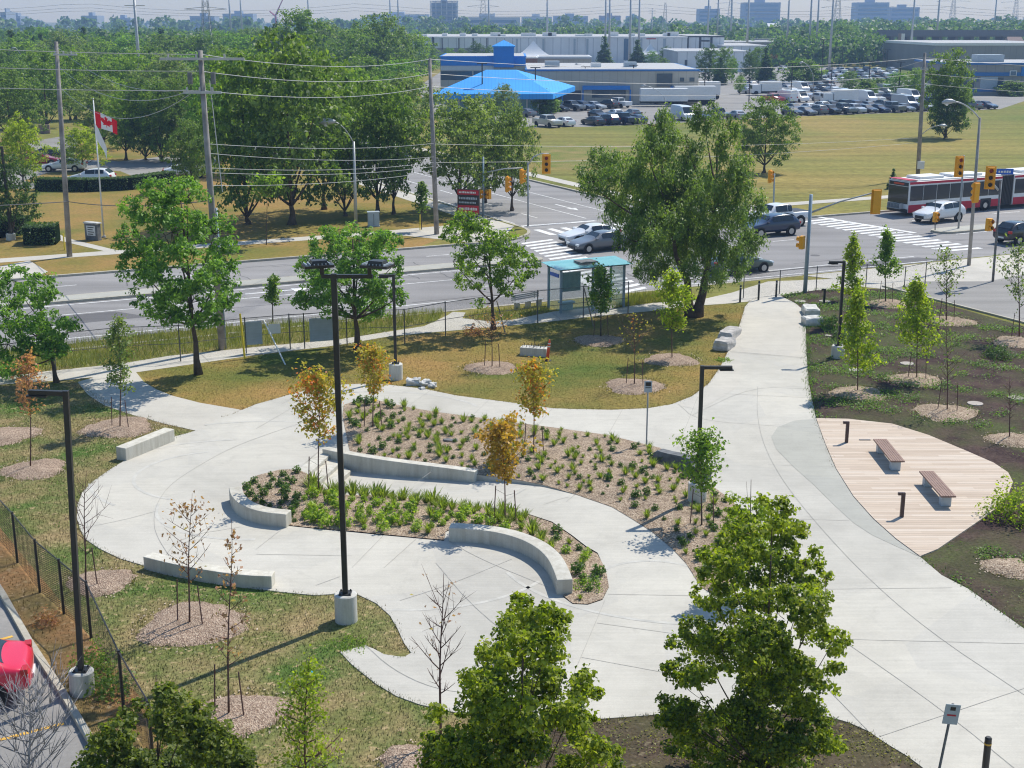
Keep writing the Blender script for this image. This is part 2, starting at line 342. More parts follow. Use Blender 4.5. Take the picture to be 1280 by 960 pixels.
# foliage
leaf_mat('leaf_maple', (0.074, 0.170, 0.027), (0.227, 0.382, 0.064)); leaf_mat('leaf_linden', (0.060, 0.110, 0.012), (0.34, 0.39, 0.035), (0.50, 0.47, 0.08), 0.20, trans=.5)
leaf_mat('leaf_mid', (0.070, 0.140, 0.027), (0.206, 0.304, 0.053)); leaf_mat('leaf_willow', (0.074, 0.135, 0.030), (0.218, 0.303, 0.071)); leaf_mat('leaf_dark', (0.035, 0.077, 0.026), (0.113, 0.183, 0.051))
leaf_mat('leaf_lime', (0.14, 0.22, 0.018), (0.40, 0.46, 0.04), trans=.58); leaf_mat('leaf_bright', (0.09, 0.175, 0.025), (0.26, 0.37, 0.055), trans=.52); leaf_mat('leaf_blue', (0.043, 0.108, 0.047), (0.132, 0.232, 0.094))
leaf_mat('leaf_gold', (0.246, 0.232, 0.029), (0.609, 0.493, 0.072), (0.652, 0.203, 0.043), 0.34); leaf_mat('leaf_orange', (0.290, 0.203, 0.029), (0.609, 0.348, 0.058), (0.667, 0.145, 0.043), 0.22)
leaf_mat('leaf_rust', (0.377, 0.189, 0.102), (0.609, 0.319, 0.174), (0.261, 0.131, 0.072), 0.3); leaf_mat('leaf_brown', (0.290, 0.160, 0.102), (0.522, 0.290, 0.203), (0.377, 0.348, 0.145), 0.3)
leaf_mat('leaf_olive', (0.145, 0.160, 0.036), (0.348, 0.319, 0.065), (0.174, 0.246, 0.043), 0.25); leaf_mat('leaf_pale', (0.11, 0.165, 0.05), (0.25, 0.315, 0.10)); leaf_mat('tuft', (0.13, 0.19, 0.025), (0.36, 0.42, 0.08), (0.609, 0.522, 0.203), 0.2)
leaf_mat('herb', (0.045, 0.10, 0.022), (0.15, 0.235, 0.04)); leaf_mat('herb_lime', (0.160, 0.261, 0.029), (0.406, 0.507, 0.058)); leaf_mat('weed', (0.065, 0.145, 0.023), (0.174, 0.290, 0.043)); leaf_mat('far_leaf', (0.043, 0.101, 0.027), (0.136, 0.215, 0.051), (0.189, 0.246, 0.058), 0.12)

# ------------------------------------------------------------------ camera, world, light
cam = bpy.data.cameras.new('camera'); co = bpy.data.objects.new('camera', cam); COL.objects.link(co)
co.location = (0, 0, CAMH); co.rotation_euler = (math.pi / 2 - TILT, 0, 0)
cam.sensor_fit = 'HORIZONTAL'; cam.sensor_width = 36; cam.lens = 36 * F / 1280; cam.clip_start = 0.5; cam.clip_end = 12000
SC.camera = co
w = bpy.data.worlds.new('World'); SC.world = w; w.use_nodes = True
nt = w.node_tree; bg = nt.nodes['Background']
sky = nt.nodes.new('ShaderNodeTexSky'); sky.sky_type = 'NISHITA'; sky.sun_disc = False
sky.sun_elevation = SUN_EL; sky.sun_rotation = SUN_AZ; sky.air_density = 1.4; sky.dust_density = 0.25; sky.ozone_density = 6.0
nt.links.new(sky.outputs[0], bg.inputs['Color']); bg.inputs['Strength'].default_value = 0.13
sl = bpy.data.lights.new('sun', 'SUN'); sl.energy = 4.9; sl.angle = math.radians(0.5); sl.color = (1.0, 0.945, 0.85)
so = bpy.data.objects.new('sun', sl); COL.objects.link(so); so.location = (60, 60, 90)
sd = Vector((math.cos(SUN_EL) * math.sin(SUN_AZ), math.cos(SUN_EL) * math.cos(SUN_AZ), math.sin(SUN_EL)))
so.rotation_euler = sd.to_track_quat('Z', 'Y').to_euler()
SC.view_settings.view_transform = 'Standard'; SC.view_settings.look = 'None'; SC.view_settings.gamma = 1.0
SC.view_settings.use_curve_mapping = False; SC.view_settings.exposure = 0.18
SC.render.engine = 'CYCLES'; cy = SC.cycles
cy.use_denoising = True
try: cy.denoiser = 'OPENIMAGEDENOISE'
except Exception: pass
cy.max_bounces = 6; cy.diffuse_bounces = 2; cy.glossy_bounces = 2; cy.transmission_bounces = 3; cy.transparent_max_bounces = 12; cy.volume_bounces = 0
cy.caustics_reflective = False; cy.caustics_refractive = False; cy.use_adaptive_sampling = True; cy.adaptive_threshold = 0.02
SC.render.film_transparent = False; cy.pixel_filter_type = 'BLACKMAN_HARRIS'; cy.filter_width = 1.15
# ================================================================== ground, roads, paths
def pip(poly, X, Y):
    poly = np.asarray(poly); n = len(poly); c = np.zeros(len(X), bool); j = n - 1
    for i in range(n):
        xi, yi = poly[i][:2]; xj, yj = poly[j][:2]
        k = ((yi > Y) != (yj > Y)) & (X < (xj - xi) * (Y - yi) / ((yj - yi) if yj != yi else 1e-12) + xi)
        c ^= k; j = i
    return c
def smooth(poly, it=2, closed=True):
    for _ in range(it):
        q = []; n = len(poly)
        for i in range(n if closed else n - 1):
            a, b = poly[i], poly[(i + 1) % n]
            q += [(a[0] * .75 + b[0] * .25, a[1] * .75 + b[1] * .25), (a[0] * .25 + b[0] * .75, a[1] * .25 + b[1] * .75)]
        if not closed: q = [poly[0]] + q + [poly[-1]]
        poly = q
    return poly
def surf(name, outline, mat, holes=(), z=0.0, step=None, skirt=None, kind='structure', jitter=0.3, parent=None, smooth_=True):
    """fills an outline (minus holes) with triangles; z a number or f(x, y); skirt = depth of the vertical edge"""
    vs = []; es = []
    for poly in [outline] + list(holes):
        b = len(vs); vs += [Vector((p[0], p[1])) for p in poly]; es += [(b + i, b + (i + 1) % len(poly)) for i in range(len(poly))]
    if step:
        A = np.asarray(outline); x0, y0 = A.min(0)[:2]; x1, y1 = A.max(0)[:2]
        gx, gy = np.meshgrid(np.arange(x0, x1, step), np.arange(y0, y1, step)); gx = gx.ravel(); gy = gy.ravel()
        gx = gx + RNG.uniform(-jitter, jitter, len(gx)) * step; gy = gy + RNG.uniform(-jitter, jitter, len(gy)) * step
        k = pip(outline, gx, gy)
        for h in holes: k &= ~pip(h, gx, gy)
        vs += [Vector((a, b)) for a, b in zip(gx[k], gy[k])]
    r = delaunay_2d_cdt(vs, es, [], 0, 1e-4)
    v2 = np.array([(p.x, p.y) for p in r[0]]); f = np.array([t for t in r[2] if len(t) == 3])
    c = v2[f].mean(1); k = pip(outline, c[:, 0], c[:, 1])
    for h in holes: k &= ~pip(h, c[:, 0], c[:, 1])
    f = f[k]; zf = z if callable(z) else (lambda a, b: z)
    V3 = [(p[0], p[1], zf(p[0], p[1])) for p in v2]
    mb = MB(); mb.add(V3, [tuple(int(i) for i in t) for t in f])
    # orient upwards
    for i, t in enumerate(mb.f):
        a, b, c_ = (mb.v[t[0]], mb.v[t[1]], mb.v[t[2]])
        if (b[0] - a[0]) * (c_[1] - a[1]) - (b[1] - a[1]) * (c_[0] - a[0]) < 0: mb.f[i] = t[::-1]
    if skirt:
        for poly in [outline] + list(holes):
            n = len(poly)
            for i in range(n):
                a, b = poly[i], poly[(i + 1) % n]; za, zb = zf(a[0], a[1]), zf(b[0], b[1])
                mb.quad((a[0], a[1], za), (b[0], b[1], zb), (b[0], b[1], zb - skirt), (a[0], a[1], za - skirt))
    o = mb.build(name, mat, parent, smooth=bool(step) and smooth_ and not skirt)
    used = set()
    if kind: tag(o, kind=kind)
    return o

def arc(cu, cv, r, a0, a1, n=8): return [P(cu + r * math.cos(math.radians(a0 + (a1 - a0) * i / n)), cv + r * math.sin(math.radians(a0 + (a1 - a0) * i / n))) for i in range(n + 1)]
road_poly = ([P(-140, 67.9), P(54, 67.9), P(56, 67.9), P(74, 67.9), P(230, 67.9), P(230, 88.9)] + arc(67.5, 94.4, 5.5, -90, -180) + [P(62, 230), P(47, 230)] + arc(41.5, 94.4, 5.5, 0, -90) + [P(-140, 88.9)])

# --- sunken walkway with its bed (traced)
wall_line = [(402, 566), (440, 573), (500, 583), (550, 590), (592, 596)]          # foot of the tapering wall
bed1_low = [(592, 596), (640, 600), (677, 607), (722, 620), (765, 635), (790, 650), (815, 666), (840, 687), (857, 705), (866, 719)]
pit_px = [(372, 588), (388, 575), (402, 562)] + wall_line[1:] + bed1_low[1:4] + [(748, 655), (740, 690), (756, 712), (760, 735), (752, 751), (735, 757), (716, 756), (700, 746),
      (714, 735), (712, 715), (704, 702), (690, 690), (665, 675), (640, 666), (607, 659), (575, 656), (561, 662), (555, 677), (480, 670), (440, 666), (395, 662), (358, 658),
      (357, 641), (338, 637), (320, 632), (310, 622), (307, 608), (322, 596), (350, 588)]
def rampz(px): return -0.45 * max(0.0, min(1.0, (745 - px) / 300.0)) ** 0.9
def to_world_ramp(x, y, k=1.0): return G(x, y, rampz(x) * k)
# lip of the pit lies at plaza level, the walk inside is lower
ramp_px = [(418, 604), (428, 593), (440, 580), (470, 583), (510, 588), (550, 593), (592, 598), (640, 601), (677, 607), (722, 620), (765, 635), (790, 650), (748, 655), (745, 690),
           (730, 681), (715, 670), (690, 652), (660, 640), (620, 631), (585, 625), (545, 617), (510, 612), (480, 607), (437, 605)]
PITW = []
left_x, left_y = G(385, 600)
def zpit(x, y):
    # height of the sunken walk as a function of world position (eases from the stair foot to the right end)
    x0 = G(415, 600)[0]; x1 = G(700, 650)[0]
    t = max(0.0, min(1.0, (x - x0) / (x1 - x0))); return -0.45 * (1 - t) ** 0.85
hole_px = [(372, 588), (388, 575), (402, 562), (440, 568), (500, 578), (550, 586), (592, 594), (640, 600), (677, 607), (722, 620), (741, 627),
           (752, 655), (747, 692), (757, 714), (761, 735), (753, 751), (735, 757), (716, 756), (704, 747),
           (710, 735), (707, 716), (698, 704), (684, 692), (662, 680), (638, 671), (605, 663), (572, 660), (557, 666), (555, 677), (480, 670), (440, 666), (395, 662), (358, 658),
           (354, 648), (334, 645), (314, 638), (302, 626), (300, 611), (318, 598), (350, 589)]
hole = [G(*p) for p in hole_px]

# --- plaza outline (traced)
plaza_px = [(245, 539), (220, 546), (200, 556), (175, 568), (155, 577), (140, 586), (117, 602), (103, 616), (97, 632), (96, 648), (100, 662), (107, 675), (125, 687), (150, 699), (180, 708),
    (220, 716), (270, 726), (320, 737), (352, 741), (392, 745), (412, 744), (430, 741), (447, 744), (470, 755), (487, 770), (497, 787), (505, 805), (514, 817), (506, 822), (500, 822), (480, 819), (467, 812), (456, 808),
    (425, 816), (440, 832), (470, 856), (495, 871), (525, 882), (570, 892), (640, 899), (747, 900), (815, 895), (900, 890), (970, 889), (1032, 896), (1060, 904), (1085, 915), (1110, 932), (1135, 947), (1160, 966), (1200, 1010), (1240, 1080),
    (1700, 1080), (1560, 960), (1400, 870), (1280, 787), (1210, 737), (1177, 720), (1150, 697), (1120, 675), (1092, 650), (1067, 622), (1045, 587), (1032, 557), (1020, 524),
    (1015, 500), (1011, 480), (1008, 440), (1007, 400), (1004, 388), (995, 380), (975, 370), (950, 372), (938, 376), (931, 384), (929, 392), (925, 405), (910, 440), (900, 460), (886, 480), (865, 496), (840, 506), (810, 511), (765, 513), (715, 512), (690, 511), (640, 504), (570, 495), (532, 487), (507, 484), (470, 480), (430, 481),
    (375, 490), (345, 499), (320, 506), (303, 513), (280, 522)]
plaza = [G(*p) for p in plaza_px]
deck_px = [(1020, 524), (1060, 525), (1115, 531), (1160, 545), (1210, 566), (1242, 580), (1260, 592), (1266, 604), (1260, 620), (1242, 640), (1210, 662), (1172, 688), (1150, 697), (1120, 675), (1092, 650), (1067, 622), (1045, 587), (1032, 557)]

# ground sheet: cut where the road and the sunken walk lie
BIG = [(-5000, -60), (5000, -60), (5000, 9000), (-5000, 9000)]
near = [(-140, 5), (150, 5), (150, 300), (-140, 300)]
road_clip = road_poly
surf('ground', BIG, M['field'], holes=[road_poly, hole], z=0.0)
surf('road', road_poly, M['asphalt'], z=-0.12)
# kerbs round the road
def strip(line, w, z0, z1, name, mat, closed=False, parent=None, side=1, joints=0, kind='structure'):
    mb = MB(); n = len(line)
    for i in range(n if closed else n - 1):
        a, b = Vector(line[i]), Vector(line[(i + 1) % n]); d = b - a
        if d.length < 1e-6: continue
        nn = Vector((-d.y, d.x)).normalized() * w * side
        p = [a, b, b + nn, a + nn]; mb.prism([(q.x, q.y) for q in p], z0, z1 + 0.0004 * (i % 3))
    o = mb.build(name, mat, parent)
    if kind: tag(o, kind=kind)
    return o
kl = [P(-140, 67.9), P(54, 67.9)]; strip(kl, 0.25, -0.15, 0.02, 'kerb', M['kerb'], side=-1)
strip([P(76, 67.9), P(230, 67.9)], 0.25, -0.15, 0.02, 'kerb', M['kerb'], side=-1)
strip([P(54, 67.9), P(76, 67.9)], 0.25, -0.15, -0.08, 'kerb', M['kerb'], side=-1)
strip([P(230, 88.9)] + arc(67.5, 94.4, 5.5, -90, -180) + [P(62, 230)], 0.25, -0.15, 0.02, 'kerb', M['kerb'], side=-1)
strip([P(47, 230)] + arc(41.5, 94.4, 5.5, 0, -90) + [P(-140, 88.9)], 0.25, -0.15, 0.02, 'kerb', M['kerb'], side=-1)

# medians
def median(u0, u1, v0, v1):
    mb = MB(); r = (v1 - v0) / 2
    def ring(k): return [P(u0 + r - k, v0 + k), P(u1 - r, v0 + k)] + arc(u1 - r, (v0 + v1) / 2, r - k, -90, 90, 6)[1:-1] + [P(u1 - r, v1 - k), P(u0 + r - k, v1 - k)] + arc(u0 + r, (v0 + v1) / 2, r - k, 90, 270, 6)[1:-1]
    mb.prism(ring(0), -0.15, 0.03); o = mb.build('median', M['kerb']); tag(o, kind='structure')
    mb = MB(); mb.prism(ring(0.22), 0.0, 0.036); o = mb.build('median', M['concrete_grey']); tag(o, kind='structure')
median(-140, 41.8, 80.2, 81.9); median(75, 230, 77.2, 79.2)

# sidewalks, drive and verges (thin sheets over the ground)
def sheet(name, px, mat, z=0.012, sm=0, **kw):
    w_ = [G(*p) for p in px]
    if sm: w_ = smooth(w_, sm)
    return surf(name, w_, mat, z=z, **kw)
def usheet(name, uv, mat, z=0.012, **kw): return surf(name, [P(*p) for p in uv], mat, z=z, **kw)
# near sidewalk
sheet('sidewalk', [(-260, 505), (-100, 486), (0, 471), (62, 464), (150, 455), (212, 445), (320, 434), (427, 424), (530, 408), (560, 394), (566, 390), (582, 391), (578, 398), (612, 402), (640, 400), (690, 390), (740, 384), (815, 379), (875, 375), (915, 366), (960, 352), (1080, 347.5), (1160, 341), (1240, 331), (1330, 320), (1330, 330), (1290, 341), (1250, 349), (1232, 352), (1155, 352), (1110, 362), (1080, 359),
    (1020, 363), (982, 368), (972, 372), (938, 377), (905, 380), (860, 383), (815, 389), (740, 396), (690, 402), (640, 407), (537, 416), (485, 421), (420, 432), (320, 444), (237, 456), (175, 465), (87, 475), (0, 481), (-100, 497), (-260, 520)], M['concrete_walk'], z=0.014)
sheet('path', [(97, 478), (110, 494), (130, 507), (165, 519), (205, 530), (245, 539), (280, 522), (303, 513), (250, 504), (215, 495), (195, 487), (180, 478), (168, 463), (130, 468)], M['concrete_walk'], z=0.020)
# plaza slab
surf('plaza', plaza, M['concrete'], holes=[hole], z=0.030, skirt=0.5)
tag(bpy.data.objects['plaza'], kind='structure')
# concrete edge strips at the lens-shaped exposed band and the north band
sheet('aggregate_band', [(1020, 525), (1004, 525.5), (992, 527), (972, 535), (964, 547), (970, 562), (992, 585), (1017, 607), (1042, 632), (1067, 655), (1090, 670), (1120, 684), (1149, 697), (1120, 676), (1092, 651), (1067, 623), (1045, 588), (1031, 557)], M['concrete_grey'], z=0.036)
sheet('aggregate_band', [(912, 442), (922, 443), (927, 455), (927, 472), (920, 485), (905, 496), (885, 507), (868, 512), (850, 508), (866, 497.5), (887, 481), (901, 461)], M['concrete_walk'], z=0.036)
sheet('north_walk', [(913, 440), (1006.5, 448), (1006, 400), (1003, 388), (994, 380.5), (974, 371), (950, 373), (938, 377), (932, 385), (930, 393), (926, 405)], M['concrete_walk'], z=0.037)
# stairs, sunken walk and lower bed
stair = empty('stairway', G(400, 590), 0, 'three shallow concrete steps down from the plaza to the curved walk', 'stairs')
def steps():
    A = [(372, 588), (385, 594), (398, 599), (410, 604)]; B = [(402, 562), (414, 568), (426, 574), (438, 580)]
    for i in range(3):
        z = -0.15 * i - 0.0
        q = [G(*A[i]), G(*A[i + 1]), G(*B[i + 1]), G(*B[i])]
        ox, oy = stair.location[0], stair.location[1]
        MB().prism([(a - ox, b - oy) for a, b in q], -0.7, z - 0.15 + 0.03 + (0.15 if i == 0 else 0.15) - 0.0).build('step', M['concrete_wall'], stair, bevel=0.015)
steps()
bed2_px = [(322, 596), (350, 589), (372, 588), (385, 594), (398, 599), (410, 604), (437, 605), (480, 607), (510, 612), (545, 617), (585, 625), (620, 631), (660, 640), (690, 652), (715, 670), (733, 684), (747, 692), (757, 714), (761, 735), (753, 751), (735, 757), (716, 756), (704, 747),
           (710, 735), (707, 716), (698, 704), (684, 692), (662, 680), (638, 671), (605, 663), (572, 660), (557, 666), (555, 677), (480, 670), (440, 666), (395, 662), (358, 658), (354, 648), (334, 645), (314, 638), (302, 626), (300, 611)]
b2 = [G(*p) for p in bed2_px]
ramp_edge = [G(*p) for p in [(424, 605), (437, 605), (480, 607), (510, 612), (545, 617), (585, 625), (620, 631), (660, 640), (690, 652), (715, 670), (733, 684), (747, 692)]]
def seg_d(x, y, line):
    best = 1e9
    for a, b in zip(line[:-1], line[1:]):
        dx, dy = b[0] - a[0], b[1] - a[1]; t = max(0, min(1, ((x - a[0]) * dx + (y - a[1]) * dy) / (dx * dx + dy * dy + 1e-12)))
        best = min(best, math.hypot(x - a[0] - dx * t, y - a[1] - dy * t))
    return best
def hn(x, y, s=1.0): return (math.sin(x * 1.7 * s + 1.3) * math.cos(y * 1.3 * s) + math.sin((x + y) * 3.1 * s) * 0.4) * 0.5
def zbed2(x, y):
    d = seg_d(x, y, ramp_edge); t = min(1.0, d / 1.5); t = t * t * (3 - 2 * t)
    return zpit(x, y) * (1 - t) + 0.06 * t + 0.02 * hn(x, y) * t
surf('mulch_bed', b2, M['mulch'], z=zbed2, step=0.35)
rw = [G(*p) for p in [(410, 604), (424, 592), (438, 580), (438, 567), (440, 567), (500, 577), (550, 585), (592, 593), (640, 599.6), (677, 606.6), (722, 619.6), (741, 627), (752, 655), (747, 692), (733, 684), (715, 670), (690, 652), (660, 640), (620, 631), (585, 625), (545, 617), (510, 612), (480, 607), (437, 605)]]
surf('sunken_walk', rw, M['concrete'], z=lambda x, y: zpit(x, y) + 0.03 * min(1, max(0, (x - G(600, 640)[0]) / 3.0)), step=0.8)
# upper bed
bed1_px = [(440, 573), (436, 560), (432, 540), (428, 520), (430, 507), (445, 502), (470, 501), (515, 511), (545, 516), (620, 526), (695, 536), (760, 545), (800, 555), (825, 561), (838, 575), (865, 590), (892, 610), (915, 627), (935, 650), (944, 668), (941, 690), (930, 712), (908, 738), (890, 744), (876, 735),
           (866, 719), (857, 705), (840, 687), (815, 666), (790, 650), (765, 635), (722, 620), (677, 607), (640, 600), (592, 594), (550, 586), (500, 578)]
b1 = [G(*p) for p in bed1_px]
def zbed1(x, y):
    d = seg_d(x, y, b1 + [b1[0]]); return 0.045 + 0.10 * min(1, d / 1.2) + 0.025 * hn(x, y) * min(1, d)
surf('mulch_bed', b1, M['mulch'], z=zbed1, step=0.35)
# deck
dk = [G(*p) for p in deck_px]
surf('deck', dk, M['deck_boards'], z=0.055, skirt=0.3)
# lawns and gardens as sheets on the ground
lawn_px = [(175, 466), (237, 457), (320, 445), (420, 433), (485, 422), (537, 417), (640, 408), (690, 403), (740, 397), (815, 390), (860, 384), (905, 381), (931, 381), (929, 392), (925, 405), (910, 440), (900, 460), (886, 480), (865, 496), (840, 506), (810, 511), (765, 513), (715, 512), (690, 511), (640, 504), (570, 495), (532, 487), (507, 484), (470, 480), (430, 481), (375, 490), (345, 499), (320, 506), (303, 513), (250, 504), (215, 495), (195, 487), (183, 478)]
def hump(poly, k=0.05, s=1.0):
    return lambda x, y: 0.008 + k * (0.5 + 0.5 * hn(x * 0.5, y * 0.5)) 
lawn = [G(*p) for p in lawn_px]; surf('lawn', lawn, M['lawn_dry'], z=0.008)
lawn2_px = [(-330, 560), (-100, 500), (0, 483), (87, 476), (97, 478), (110, 494), (130, 507), (165, 519), (205, 530), (245, 539), (220, 546), (200, 556), (175, 568), (155, 577), (140, 586), (117, 602), (103, 616), (97, 632), (96, 648), (100, 662), (107, 675), (125, 687), (150, 699), (180, 708),
    (220, 716), (270, 726), (320, 737), (352, 741), (392, 745), (412, 744), (430, 741), (447, 744), (470, 755), (487, 770), (497, 787), (505, 805), (514, 817), (506, 822), (500, 822), (480, 819), (467, 812), (456, 808), (425, 816), (440, 832), (470, 856), (495, 871), (525, 882), (570, 892), (640, 899), (747, 900), (747, 1500), (300, 1500), (190, 890), (0, 660), (-330, 600)]
lawn2 = [G(*p) for p in lawn2_px]; surf('lawn', lawn2, M['lawn_weedy'], z=0.008)
gard3_px = [(620, 898), (747, 899), (815, 895), (900, 890), (970, 889), (1032, 896), (1060, 904), (1085, 915), (1110, 932), (1135, 947), (1160, 966), (1200, 1010), (1240, 1080), (1240, 1500), (620, 1500)]
gard3 = [G(*p) for p in gard3_px]; surf('garden', gard3, M['soil_grass'], z=0.013)
gard2_px = [(975, 369.5), (1020, 362.5), (1110, 361), (1160, 375), (1200, 386), (1240, 397), (1330, 422), (1500, 470), (1500, 900), (1400, 868), (1280, 786), (1210, 736), (1177, 719), (1150, 696)] + [(1172, 688), (1210, 662), (1242, 640), (1260, 620), (1266, 604), (1260, 592), (1242, 580), (1210, 566), (1160, 545), (1115, 531), (1060, 525), (1020, 524)] + [(1015, 500), (1011, 480), (1008, 440), (1007, 400), (1004, 388), (995, 380)]
gard2 = [G(*p) for p in gard2_px]; surf('garden', gard2, M['soil_weedy'], z=0.008)
# wild verge between sidewalk and road
wild_px = [(-200, 462), (0, 440), (90, 430), (175, 419), (300, 407), (430, 400), (530, 390), (556, 390), (545, 403), (427, 424), (320, 434), (212, 445), (150, 455), (62, 464), (0, 471), (-200, 497)]
wild = [G(*p) for p in wild_px]; surf('verge', wild, M['verge_wild'], z=0.009)
wild2 = [G(*p) for p in [(580, 398), (612, 402), (640, 400), (690, 390), (682, 384), (600, 390)]]; surf('verge', wild2, M['verge_wild'], z=0.017)
wild3 = [G(*p) for p in [(765, 386), (815, 379), (870, 375), (860, 366), (790, 371)]]; surf('verge', wild3, M['verge_wild'], z=0.017)
usheet('verge', [(-140, 89.2), (36, 89.2), (42, 95), (46.6, 96), (46.6, 150), (20, 200), (-140, 200)], M['lawn_park'], z=0.006)
# paved corner and far sidewalks
usheet('sidewalk', [(-140, 95.5), (36, 95.5), (40, 89.3), (43, 90), (46.5, 95), (46.7, 200), (45.0, 200), (44.6, 98), (36, 97.2), (-140, 97.2)], M['concrete_walk'], z=0.014)
usheet('sidewalk', [(63.4, 97), (65, 97), (65.5, 200), (63.9, 200)], M['concrete_walk'], z=0.014)
usheet('sidewalk', [(62.8, 96), (67, 92), (72, 95.2), (230, 95.2), (230, 96.9), (66, 96.9), (64, 99)], M['concrete_walk'], z=0.018)
# side drive at the right with its apron
usheet('driveway', [(56, 10), (56.2, 63.3), (78, 63.3), (78, 10)], M['asphalt_lot'], z=0.010)
strip([P(56.2, 62.5), P(56, 10)], 0.18, -0.05, 0.10, 'kerb', M['kerb'], side=-1)
usheet('driveway_apron', [(54, 67.6), (76, 67.6), (78, 63.2), (66, 63.2), (56, 64)], M['concrete_walk'], z=0.019)
usheet('lawn', [(79, 8), (79, 66), (230, 66), (230, 8)], M['lawn_green'], z=0.005)
# parking lot at lower left
kerb_l = [G(-160, 500), G(0, 747), G(32, 805), G(75, 872), G(115, 940), G(170, 1040), G(240, 1200)]
surf('parking_lot', [(-90, 40)] + kerb_l + [(-20, 8), (-90, 8)], M['asphalt_lot'], z=0.010)
strip(kerb_l, 0.17, -0.05, 0.13, 'kerb', M['kerb'], side=1)
dry = [(k[0] + 0.2, k[1]) for k in kerb_l] + [G(330, 1200), G(190, 890), G(0, 660), G(-330, 580)]
surf('verge', dry, M['verge_dry'], z=0.0115)
mb = MB()
def line_w(mb, a, b, w, z=0.02, m=0):
    a, b = Vector(a), Vector(b); n = Vector((-(b - a).y, (b - a).x)).normalized() * w / 2
    mb.quad((a.x - n.x, a.y - n.y, z), (b.x - n.x, b.y - n.y, z), (b.x + n.x, b.y + n.y, z), (a.x + n.x, a.y + n.y, z), m)
for y in (-0.5, 0.5): pass
line_w(mb, G(16, 796), G(-140, 838), 0.12); line_w(mb, G(80, 905), G(-140, 962), 0.12); line_w(mb, G(-30, 700), G(-200, 742), 0.12)
tag(mb.build('parking_lines', M['paint_yellow']), kind='structure')

# --- control joints in the concrete
mb = MB()
def jl(px, w=0.035, z=0.0335, m=0):
    w_ = smooth([G(*p) for p in px], 2, False) if len(px) > 2 else [G(*p) for p in px]
    for a, b in zip(w_[:-1], w_[1:]): line_w(mb, a, b, w, z, m)
J = [[(214, 700), (195, 670), (192, 650), (196, 630), (212, 607), (245, 585), (290, 560), (345, 540), (400, 522)],
     [(320, 537), (370, 508), (386, 495)], [(352, 506), (384, 489), (450, 492)], [(505, 512), (538, 489)], [(590, 521), (612, 500)], [(672, 533), (690, 512)], [(762, 541), (778, 513)], [(847, 561), (872, 497)],
     [(848, 506), (870, 526), (960, 533), (1021, 536)], [(947, 484), (946, 520), (955, 560), (980, 605), (1020, 655), (1080, 720), (1160, 790), (1280, 870)],
     [(865, 520), (940, 484), (1012, 487)], [(960, 582), (1045, 585)], [(1000, 650), (1062, 652)], [(1010, 738), (1190, 736)], [(1035, 800), (1280, 806)], [(1055, 803), (1180, 890), (1280, 972)], [(1100, 922), (1280, 862)],
     [(1032, 860), (1085, 915)], [(440, 711), (478, 672)], [(320, 688), (352, 663)], [(320, 694), (440, 696)], [(480, 711), (520, 675)], [(395, 733), (425, 722)],
     [(560, 677), (600, 700), (685, 735)], [(500, 752), (560, 733), (640, 700)], [(545, 705), (600, 770), (700, 840)], [(760, 744), (870, 746)], [(756, 752), (718, 842)], [(746, 780), (840, 793)], [(727, 823), (830, 842)],
     [(680, 630), (712, 622)], [(722, 617), (708, 628)], [(620, 628), (660, 608)], [(518, 606), (540, 590)], [(457, 808), (490, 838), (540, 862), (600, 870)], [(620, 892), (640, 850), (690, 820)],
     [(200, 705), (225, 672), (300, 660)], [(100, 662), (160, 650), (195, 640)], [(1022, 557), (1035, 557)], [(905, 493), (1010, 498)], [(913, 441), (1006, 449)]]
for l in J: jl(l, 0.017, 0.0385)
for i in range(26):                                   # boards pattern of fine joints on the north walk
    pass
for k in range(40):
    a = G(-260, 512.5); b = G(1240, 341)
    t = k / 40.0
for x0, y0, x1, y1 in [(62, 465, 70, 476), (250, 442, 262, 453), (380, 428, 390, 436), (480, 415, 492, 421), (620, 402, 630, 408), (735, 385, 750, 396), (820, 380, 832, 388), (1060, 348, 1068, 360), (1110, 345, 1120, 358), (140, 457, 150, 468), (320, 434, 330, 444), (430, 424, 440, 430), (690, 391, 702, 401)]:
    line_w(mb, G(x0, y0), G(x1, y1), 0.05, 0.0185)
tag(mb.build('paving_joints', M['joint_light']), kind='structure')
mb = MB()                                              # faint tyre arcs on the slabs
for (cx_, cy_, r0_, a0_, a1_) in [(-10.6, 45.5, 3.1, 110, 250), (-10.6, 45.5, 4.6, 95, 230), (-9.9, 46.2, 6.6, 80, 190), (-6.0, 52.0, 5.2, 30, 120), (4.2, 36.0, 1.7, 20, 160), (5.5, 38.5, 6.0, 200, 290), (-3.0, 38.0, 4.4, 250, 330), (9.5, 44.0, 9.0, 150, 200), (-8.5, 42.5, 3.6, 180, 275)]:
    n_ = 26; q = [(cx_ + r0_ * math.cos(math.radians(a0_ + (a1_ - a0_) * i / n_)), cy_ + r0_ * .9 * math.sin(math.radians(a0_ + (a1_ - a0_) * i / n_))) for i in range(n_ + 1)]
    for a, b in zip(q[:-1], q[1:]):
        c_ = ((a[0] + b[0]) / 2, (a[1] + b[1]) / 2)
        if pip(plaza, np.array([c_[0]]), np.array([c_[1]]))[0] and not pip(hole, np.array([c_[0]]), np.array([c_[1]]))[0]: line_w(mb, a, b, 0.13, 0.0345)
tag(mb.build('tyre_marks', M['tyre_mark']), kind='structure')

